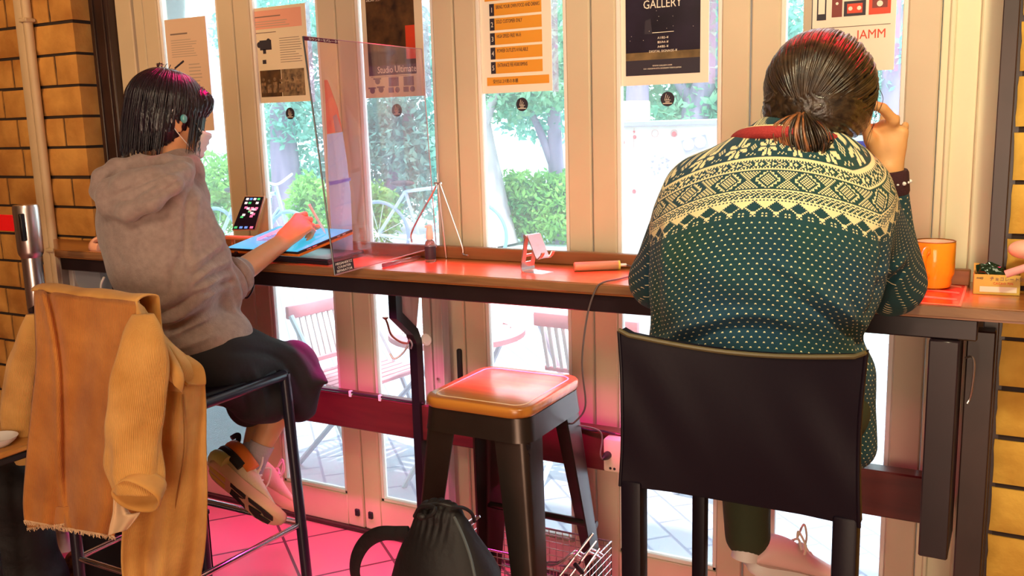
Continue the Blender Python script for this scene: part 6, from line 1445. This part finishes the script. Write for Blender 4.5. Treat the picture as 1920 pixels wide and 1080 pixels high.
hair_tufts('ponytail', PT, M_hairR, h_r); hair_tufts('copper_ponytail', PT2, M_hairO, h_r)
obj('bun_core', MB().ell(tuple(V3(*tie)+r2*.0-f2*.006-u2*.034), (.042, .018, .028)), M_hairR, h_r)
set_tags(obj('earphone_wire', MB().tube(curve_pts([tuple(A(1632, 215, -.46)), tuple(A(1600, 250, -.42)), tuple(A(1580, 268, -.40)), tuple(A(1573, 285, -.42)), tuple(A(1565, 300, -.45))], 6), .0011, 6), M_black2), 'thin black earphone wire hanging by the raised hand', 'cable')
# ------------------------------------------------------------------ corduroy jacket over the chair back
def cord_mat(name, c, c2, wale=0.0):
    m = bpy.data.materials.new(name); m.use_nodes = True; N, L = nodes_of(m); b = N['Principled BSDF']; b.inputs['Roughness'].default_value = .9; b.inputs['Sheen Weight'].default_value = .12
    tc = N.new('ShaderNodeTexCoord'); n = N.new('ShaderNodeTexNoise'); n.inputs['Scale'].default_value = 9; n.inputs['Detail'].default_value = 6; L.new(tc.outputs['Object'], n.inputs[0])
    r = N.new('ShaderNodeValToRGB'); r.color_ramp.elements[0].position = .33; r.color_ramp.elements[1].position = .68; r.color_ramp.elements[0].color = (*c, 1); r.color_ramp.elements[1].color = (*c2, 1); L.new(n.outputs[0], r.inputs[0])
    at1 = N.new('ShaderNodeAttribute'); at1.attribute_name = 'wale'; w = N.new('ShaderNodeMath'); w.operation = 'SINE'; L.new(at1.outputs['Fac'], w.inputs[0])
    mx = N.new('ShaderNodeMix'); mx.data_type = 'RGBA'; mx.blend_type = 'MULTIPLY'; q = N.new('ShaderNodeMapRange'); q.inputs[1].default_value = -1; q.inputs[2].default_value = 1; q.inputs[3].default_value = wale; q.inputs[4].default_value = 0
    L.new(w.outputs[0], q.inputs[0]); L.new(q.outputs[0], mx.inputs[0]); L.new(r.outputs[0], mx.inputs[6]); mx.inputs[7].default_value = (.55, .40, .30, 1); L.new(mx.outputs[2], b.inputs['Base Color'])
    bp = N.new('ShaderNodeBump'); bp.inputs['Strength'].default_value = .3+.5*wale; bp.inputs['Distance'].default_value = .0015; L.new(w.outputs[0], bp.inputs['Height'])
    n2 = N.new('ShaderNodeTexNoise'); n2.inputs['Scale'].default_value = 60; L.new(tc.outputs['Object'], n2.inputs[0]); b2 = N.new('ShaderNodeBump'); b2.inputs['Strength'].default_value = .3; b2.inputs['Distance'].default_value = .003
    L.new(n2.outputs[0], b2.inputs['Height']); L.new(b2.outputs[0], bp.inputs['Normal']); L.new(bp.outputs[0], b.inputs['Normal']); return m
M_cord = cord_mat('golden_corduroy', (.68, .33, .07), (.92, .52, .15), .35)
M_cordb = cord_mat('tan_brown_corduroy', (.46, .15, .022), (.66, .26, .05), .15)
M_fray = mat('frayed_cream_thread', (.80, .55, .32), .9)
jk = thing('corduroy_jacket', (.42, -1.02, .3), 'golden-tan corduroy jacket draped over the back of the tube bar chair', 'jacket')
def cr1(a, t):
    "1-D Catmull-Rom through list a at t in 0..1"
    n_ = len(a)-1; s = min(n_-1e-6, max(0, t*n_)); i = int(s); f = s-i; p = [a[max(0, min(n_, j))] for j in (i-1, i, i+1, i+2)]
    return .5*(2*p[1]+(p[2]-p[0])*f+(2*p[0]-5*p[1]+4*p[2]-p[3])*f*f+(3*p[1]-p[0]-3*p[2]+p[3])*f**3)
def drape(name, rows, yf, m, nu=60, nv=70, th=.004, label=None, par=None, wale=520):
    "a hanging cloth: rows of (left x, left y, right x, right y) silhouettes, depth yf(u, v) in metres"
    bm = bmesh.new(); G = []
    cols = list(zip(*rows)); wl = bm.verts.layers.float.new('wale')
    for j in range(nv+1):
        v = j/nv; c = [cr1(k, v) for k in cols]; row = []
        for i in range(nu+1):
            u = i/nu; px = c[0]+(c[2]-c[0])*u; py = c[1]+(c[3]-c[1])*u; q = bm.verts.new(at(px, py, y=yf(u, v))); q[wl] = u*wale; row.append(q)
        G.append(row)
    for j in range(nv):
        for i in range(nu): bm.faces.new((G[j][i], G[j][i+1], G[j+1][i+1], G[j+1][i]))
    return obj(name, bm, m, par or jk, solid=th, angle=180, label=label)
S_ = math.sin
def yb_(u, v):
    y = -1.045-.020*S_(math.pi*min(1, v*1.2))
    y -= .012*S_(u*9+1.2*v)*(.25+v)+.007*S_(u*21+3*v)*v
    fl = (u-.08-.42*v); y -= .016*math.exp(-(fl/.035)**2)*(1-.6*v)          # long diagonal crease from the top left corner
    y += .016*math.exp(-((u-.12-.42*v)/.04)**2)*(1-.6*v); y -= .010*math.exp(-((v-.235)/.012)**2)*(u < .98)*.25
    return y+.020*(v < .04)*(1-v/.04)
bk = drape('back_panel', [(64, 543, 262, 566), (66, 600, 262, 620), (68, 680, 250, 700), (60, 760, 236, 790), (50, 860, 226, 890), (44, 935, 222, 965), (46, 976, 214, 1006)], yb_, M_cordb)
# the hem rises in the middle: a lower lining strip shows
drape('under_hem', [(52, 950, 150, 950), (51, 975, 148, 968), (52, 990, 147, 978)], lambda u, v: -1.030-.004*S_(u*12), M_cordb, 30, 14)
rnd = random.Random(31); mb = MB()
def frp(px, py, y, n_, dx):
    for k in range(n_):
        p_ = Vector(at(px+rnd.uniform(-1, 1)*dx, py, y=y)); q_ = p_+Vector((rnd.gauss(0, .004), rnd.gauss(0, .002), -rnd.uniform(.002, .012))); mb.tube([p_, (p_+q_)/2+Vector((rnd.gauss(0, .002), 0, 0)), q_], .0007, 4)
for k in range(60):
    f = k/59; frp(46+f*168, 976+f*30+0*f, yb_(f, 1)-.003, 4, 2)
for k in range(30):
    f = k/29; frp(52+f*95, 990-f*12, -1.036, 4, 2)
obj('frayed_hem', mb, M_fray, jk)
obj('frayed_edge', MB().tube([at(46+168*k/30, 976+30*k/30, y=yb_(k/30, 1)-.002) for k in range(31)], .0022, 6), M_fray, jk)
# cloth rolling over the chair back and hanging down inside
def ytop(u, v): a = v*math.pi; return -1.030+.028*(1-math.cos(a))*1.0
bm = bmesh.new(); G = []
for i in range(41):
    u = i/40; c_ = Vector(at(64+198*u, 543+23*u, y=-1.025)); row = []
    for j in range(9):
        a = math.pi*j/8; row.append(bm.verts.new((c_.x+.002*S_(u*20), c_.y+.022-.030*math.cos(a), c_.z-.002+.012*math.sin(a)+.002*S_(u*14))))
    for k in range(1, 6): row.append(bm.verts.new((c_.x, c_.y+.052+.002*S_(u*9), c_.z-.05*k)))
    G.append(row)
for i in range(40):
    for j in range(13): bm.faces.new((G[i][j], G[i+1][j], G[i+1][j+1], G[i][j+1]))
obj('top_fold', bm, M_cord, jk, solid=.004, angle=180)
# right-hand front of the jacket, hanging beside the chair
def yfl(u, v): return -1.035+.125*u-.012*S_(u*11+2*v)*(.4+.6*v)-.005*S_(u*23+4*v)*v-.006*S_(v*13+u*5)
drape('front_panel', [(252, 566, 262, 572), (262, 600, 318, 640), (270, 650, 376, 694), (268, 720, 386, 750), (262, 800, 386, 830), (250, 890, 388, 920), (232, 980, 386, 1000), (228, 1060, 378, 1070), (240, 1140, 360, 1140)], yfl, M_cord, 60, 90)
drape('collar', [(255, 566, 268, 577), (258, 600, 308, 640), (268, 640, 342, 702), (300, 692, 340, 736)], lambda u, v: -1.062+.055*u-.004*S_(u*9), M_cord, 30, 40, .007)
drape('pocket_flap', [(300, 688, 341, 694), (300, 712, 342, 716), (301, 729, 340, 735)], lambda u, v: yfl(.3+.3*u, .3)-.022, M_cord, 16, 12, .006)
drape('collar_point', [(318, 662, 352, 668), (330, 690, 380, 688), (342, 712, 386, 716), (352, 722, 380, 722)], lambda u, v: -.965+.05*u, M_cord, 20, 20, .006)
# seams
def seam(nm, pts, y, r=.0016):
    return obj(nm, MB().tube(curve_pts([at(px, py, y=y(i/(len(pts)-1)) if callable(y) else y) for i, (px, py) in enumerate(pts)], 6), r, 6), mat('stitched_seam', (.30, .12, .02), .9), jk)

seam('front_seam', [(342, 740), (345, 840), (330, 940), (312, 1070)], lambda t: yfl(.62, .35+.5*t)-.004)
# right sleeve: a tapering tube with its cuff open towards us
def sleeve(nm, cen, m, y, nseg=44, open_end=True, sd=0):
    bm = bmesh.new(); wl = bm.verts.layers.float.new('wale'); rings = []; n_ = 40
    cols = list(zip(*cen))
    for j in range(nseg+1):
        v = j/nseg; px, py, r_, yy = [cr1(c, v) for c in cols]; c_ = Vector(at(px, py, y=yy)); ring = []
        for k in range(n_):
            a = 2*math.pi*k/n_; rr = r_*(1+.07*S_(3*a+v*5+sd)+.06*S_(5*a-v*9+sd)*(.3+v)+.03*S_(v*26+2*a)); q = bm.verts.new(c_+_R*(math.cos(a)*rr)+Vector((0, -1, 0))*(math.sin(a)*rr*.55)+Vector((0, 0, .0))); q[wl] = k/n_*560; ring.append(q)
        rings.append(ring)
    for A_, B_ in zip(rings, rings[1:]):
        for k in range(n_): bm.faces.new((A_[k], A_[(k+1) % n_], B_[(k+1) % n_], B_[k]))
    if not open_end: bm.faces.new(rings[-1])
    bm.faces.new(rings[0][::-1]); return obj(nm, bm, m, jk, solid=.003, angle=180)
sleeve('right_sleeve', [(270, 590, .022, -1.055), (268, 640, .045, -1.075), (258, 720, .056, -1.085), (250, 800, .057, -1.090), (250, 870, .056, -1.095), (262, 922, .052, -1.105)], M_cord, 0)
cfc = Vector(at(262, 922, y=-1.105)); 
# turned-up cuff mouth tilted to the viewer
bm = bmesh.new(); rg = []
cax = Vector((.18, -.93, -.36)).normalized(); ca_ = cax.cross(Vector((0, 0, 1))).normalized(); cb_ = cax.cross(ca_)
for r_, dz in ((.046, -.030), (.055, .0), (.060, .014), (.057, .020), (.052, .012), (.044, -.035), (.004, -.045)):
    rg.append([bm.verts.new(cfc+ca_*(math.cos(2*math.pi*k/40)*r_*(1+.10*S_(2*math.pi*k/40*2+1)))+cb_*(math.sin(2*math.pi*k/40)*r_*.80*(1+.08*S_(6*math.pi*k/40)))+cax*dz) for k in range(40)])
for A_, B_ in zip(rg, rg[1:]):
    for k in range(40): bm.faces.new((A_[k], A_[(k+1) % 40], B_[(k+1) % 40], B_[k]))
cf_ = obj('cuff', bm, M_cord, jk, angle=180)
drape('torn_corner', [(214, 930, 236, 950), (212, 960, 246, 965), (206, 985, 262, 962), (203, 1004, 240, 992)], lambda u, v: -1.10+.006*S_(u*8), M_fray, 20, 20, .004)
sleeve('left_sleeve', [(66, 590, .020, -1.03), (56, 640, .034, -1.03), (44, 700, .042, -1.02), (36, 770, .042, -1.01), (40, 830, .036, -1.00), (50, 870, .022, -1.0)], M_cord, 0, sd=2)

# ------------------------------------------------------------------ backpack on the floor
bpk = thing('backpack', (1.0, -.75, 0), 'black backpack with a drawstring top slumped on the floor by the metal stool', 'backpack')
M_nyl = mat('black_nylon', (.007, .006, .008), .6, bump=.25, bscale=45); M_oliv = mat('charcoal_olive_panel', (.035, .033, .028), .7, bump=.2, bscale=60)
B_ = lambda px, py, y=-.50: V3(*at(px, py, y=y-.19))
prims = [cone(B_(822, 968), B_(838, 1075), .038, .105, flat=((0, 1, 0), .8), k=.05), cone(B_(838, 1075), V3(*(B_(838, 1075)[:2]), .14), .110, .125, flat=((0, 1, 0), .8), k=.05), elli(V3(*(B_(845, 1075)[:2]), .10), (.145, .115, .10), k=.05),
         cone(B_(800, 985), B_(785, 1100), .030, .07, k=.04), cone(B_(850, 965), B_(890, 1085), .020, .06, k=.035), elli(B_(820, 958), (.045, .035, .018), k=.02)]
def bgf(P, Nn): 
    d = .004*wav(P, 61, 22)+.003*wav(P, 62, 45)
    for a, b_, w, am in ((B_(830, 965, -.56), B_(760, 1075, -.60), .008, -.014), (B_(835, 970, -.56), B_(800, 1080, -.62), .010, .012), (B_(845, 970, -.56), B_(845, 1080, -.62), .008, -.012), (B_(855, 970, -.56), B_(880, 1080, -.62), .008, .012)): d += ridge(P, a, b_, w, am)
    q = np.exp(-((P-B_(820, 962))**2).sum(1)/.05**2); d += q*.006*np.sin(P[:, 0]*320+2*wav(P, 63, 30)); return d
me, _ = sdf_mesh('bag_body', prims, .005, .03, disp=bgf, smooth=1); bb_ = obj('body', me, M_nyl, bpk, angle=180)
Bb = lambda px, py, y: Vector(at(px, py, y=y-.19))
obj('side_piping', MB().tube(curve_pts([Bb(852, 970, -.57), Bb(868, 1005, -.60), Bb(882, 1045, -.63), Bb(892, 1090, -.66)]), .0035, 8), mat('grey_piping', (.10, .12, .13), .5), bpk)
obj('strap', MB().tube(curve_pts([Bb(768, 1000, -.50), Bb(745, 1000, -.50), Bb(712, 1001, -.50), Bb(684, 1018, -.49), Bb(667, 1050, -.48), Bb(668, 1085, -.47), Bb(690, 1120, -.46)], 6), .019, 12, flat=.32, up=(0, 1, 0)), M_nyl, bpk)
obj('drawcord', MB().tube(curve_pts([Bb(786, 958, -.52), Bb(800, 948, -.54), Bb(826, 945, -.54), Bb(848, 950, -.53), Bb(868, 952, -.50), Bb(884, 962, -.48), Bb(890, 978, -.46)], 6), .0042, 8), M_rubber, bpk)
mb = MB().tube([Bb(872, 988, -.44), Bb(888, 976, -.43)], .009, 8, flat=.4).tube([Bb(886, 978, -.43), Bb(900, 968, -.42)], .006, 8, flat=.4); obj('buckle', mb, M_steel, bpk)
obj('handle_loop', MB().tube(curve_pts([Bb(778, 968, -.54), Bb(790, 950, -.56), Bb(815, 952, -.57), Bb(808, 966, -.58), Bb(788, 972, -.57)], 6), .0055, 8), M_nyl, bpk)
obj('cord_lock', MB().ell(Bb(790, 968, -.58), (.012, .008, .007)), M_rubber, bpk)

Bq = lambda px, py, y: Vector(at(px, py, y=y))
# ------------------------------------------------------------------ wire basket under the counter
t = thing('wire_basket', (1.2, -.06, 0), 'shallow chrome wire basket standing on the floor behind the metal stool', 'basket')
wx0, wx1, wy0, wy1, wz = .985, 1.425, -.315, -.122, .215; M_wire = mat('chromed_wire', (.75, .68, .70), .25, .9)
def side(nm, a, b_, nn_):
    mb = MB(); a, b_ = Vector(a), Vector(b_)
    for k in range(nn_+1): p_ = a.lerp(b_, k/nn_); mb.tube([p_, p_+Vector((0, 0, wz))], .0014, 5)
    for k in range(0, 10): mb.tube([a+Vector((0, 0, wz*k/10)), b_+Vector((0, 0, wz*k/10))], .0014, 5)
    return obj(nm, mb, M_wire, t)
side('side_wires', (wx0, wy1, .004), (wx1, wy1, .004), 20); side('side_wires', (wx0, wy0, .004), (wx1, wy0, .004), 20); side('side_wires', (wx0, wy0, .004), (wx0, wy1, .004), 9); side('side_wires', (wx1, wy0, .004), (wx1, wy1, .004), 9)
mb = MB()
for k in range(21): x = wx0+(wx1-wx0)*k/20; mb.tube([(x, wy0, .004), (x, wy1, .004)], .0014, 5)
obj('bottom_wires', mb, M_wire, t)
obj('rim', MB().tube([(wx0, wy0, wz), (wx1, wy0, wz), (wx1, wy1, wz), (wx0, wy1, wz)], .0035, 8, closed=True), M_wire, t)
for s in (0, .018): obj('handle', MB().tube(curve_pts([(wx1-.10, wy0-.004-s, wz+.004), (wx1-.06, wy0-.010-s, wz+.018), (wx1-.02, wy0-.002-s, wz+.052), (wx1-.005, wy0+.02-s, wz+.036), (wx1+.01, wy0+.04-s, wz+.044), (wx1+.012, wy0+.10-s, wz+.004)], 4), .0042, 8), M_wire, t)
t = thing('chrome_rods', (1.45, -.40, .1), 'bundle of chrome folding-frame rods leaning beside the metal stool leg', 'rods')
for k in range(3):
    a, b_ = Bq(1040+20*k, 1092, -.42+.015*k), Bq(1112+6*k, 1000+14*k, -.36+.01*k); obj('rod', MB().tube([(a.x, a.y, max(.006, a.z-.12)), a, b_], .0032, 8), M_chrome, t)
obj('cross_clip', MB().tube([Bq(1078, 1058, -.42), Bq(1092, 1074, -.40)], .006, 8), M_black, t)

# ------------------------------------------------------------------ dark belongings at far left
def lump(name, label, cat, prims, m, disp, h=.006, k=.03):
    me, _ = sdf_mesh(name, prims, h, k, disp=disp, smooth=1); o_ = obj(name, me, m, None, angle=180); return set_tags(o_, label, cat)
# black holdall
px_ = lambda px, py, y=-.95: V3(*at(px, py, y=y))
c_ = px_(5, 930, -.95)
lump('holdall', 'black nylon holdall standing on the floor at the far left behind the jacket', 'bag', [elli(V3(c_[0]-.10, -.93, .26), (.21, .13, .24)), elli(V3(c_[0]-.02, -.93, .40), (.14, .10, .14)), elli(V3(c_[0]-.1, -.93, .13), (.23, .14, .13))], M_nyl, lambda P, n_: .010*wav(P, 71, 9)+.005*wav(P, 72, 25))
t = thing('storage_crate', (.08, -.72, 0), 'low black plastic crate on the floor under the draped jacket', 'crate')
kx0, kx1, ky0, ky1 = -.10, .19, -.72, -.46; mb = MB()
for a, b_ in (((kx0, ky0, 0), (kx1, ky0+.01, .22)), ((kx0, ky1-.01, 0), (kx1, ky1, .22)), ((kx0, ky0, 0), (kx0+.01, ky1, .22)), ((kx1-.01, ky0, 0), (kx1, ky1, .22)), ((kx0, ky0, 0), (kx1, ky1, .01)), ((kx0-.006, ky0-.006, .205), (kx1+.006, ky0+.012, .22)), ((kx1-.012, ky0, .205), (kx1+.006, ky1, .22))): mb.box(a, b_, .002)
obj('box', mb, M_black2, t); obj('latch', MB().box((.12, ky0-.012, .13), (.135, ky0-.001, .18), .003).box((.115, ky0-.014, .168), (.14, ky0-.004, .18), .003), M_steel, t)
lump('plastic_bag', 'crumpled dark blue plastic bag in the black crate', 'bag', [elli(V3(.045, -.59, .235), (.105, .085, .07)), elli(V3(-.01, -.59, .25), (.06, .06, .06)), elli(V3(.05, -.59, .10), (.10, .09, .09))], mat('navy_plastic_film', (.035, .045, .10), .25, c2=(.09, .07, .09), vscale=14), lambda P, n_: .012*np.abs(wav(P, 75, 40))-.004, .005)
lump('gold_pouch', 'small gold-trimmed dark pouch lying against the crate', 'pouch', [elli(V3(-.155, -.70, .055), (.045, .035, .055))], mat('gold_brown_print', (.30, .16, .03), .4, c2=(.03, .015, .01), vscale=60), lambda P, n_: .003*wav(P, 77, 60), .005)
t = thing('wooden_tray', (-.05, -1.1, .5), 'small wooden tray with white-rimmed dishes at the left frame edge', 'tray')
q_ = px_(-8, 835, -1.10); q2 = px_(-6, 850, -1.1)
obj('tray', MB().box((q_[0]-.14, -1.20, q_[2]-.028), (q_[0]+.035, -1.0, q_[2]-.012), .004), mat('tray_wood', (.55, .24, .05), .5, var=.3), t)
obj('table', MB().box((q_[0]-.16, -1.22, q_[2]-.048), (q_[0]+.03, -.98, q_[2]-.0285), .004).cyl((q_[0]-.08, -1.1, 0), (q_[0]-.08, -1.1, q_[2]-.04), .02).lathe((q_[0]-.08, -1.1, 0), [(.09, 0), (.09, .01), (.02, .02)], 24), M_black2, t)
obj('dish', MB().lathe((q_[0]-.03, -1.08, q_[2]-.0115), [(.03, 0), (.045, .012), (.052, .022), (.050, .022), (.030, .004), (.001, .004)], 28), M_white, t)
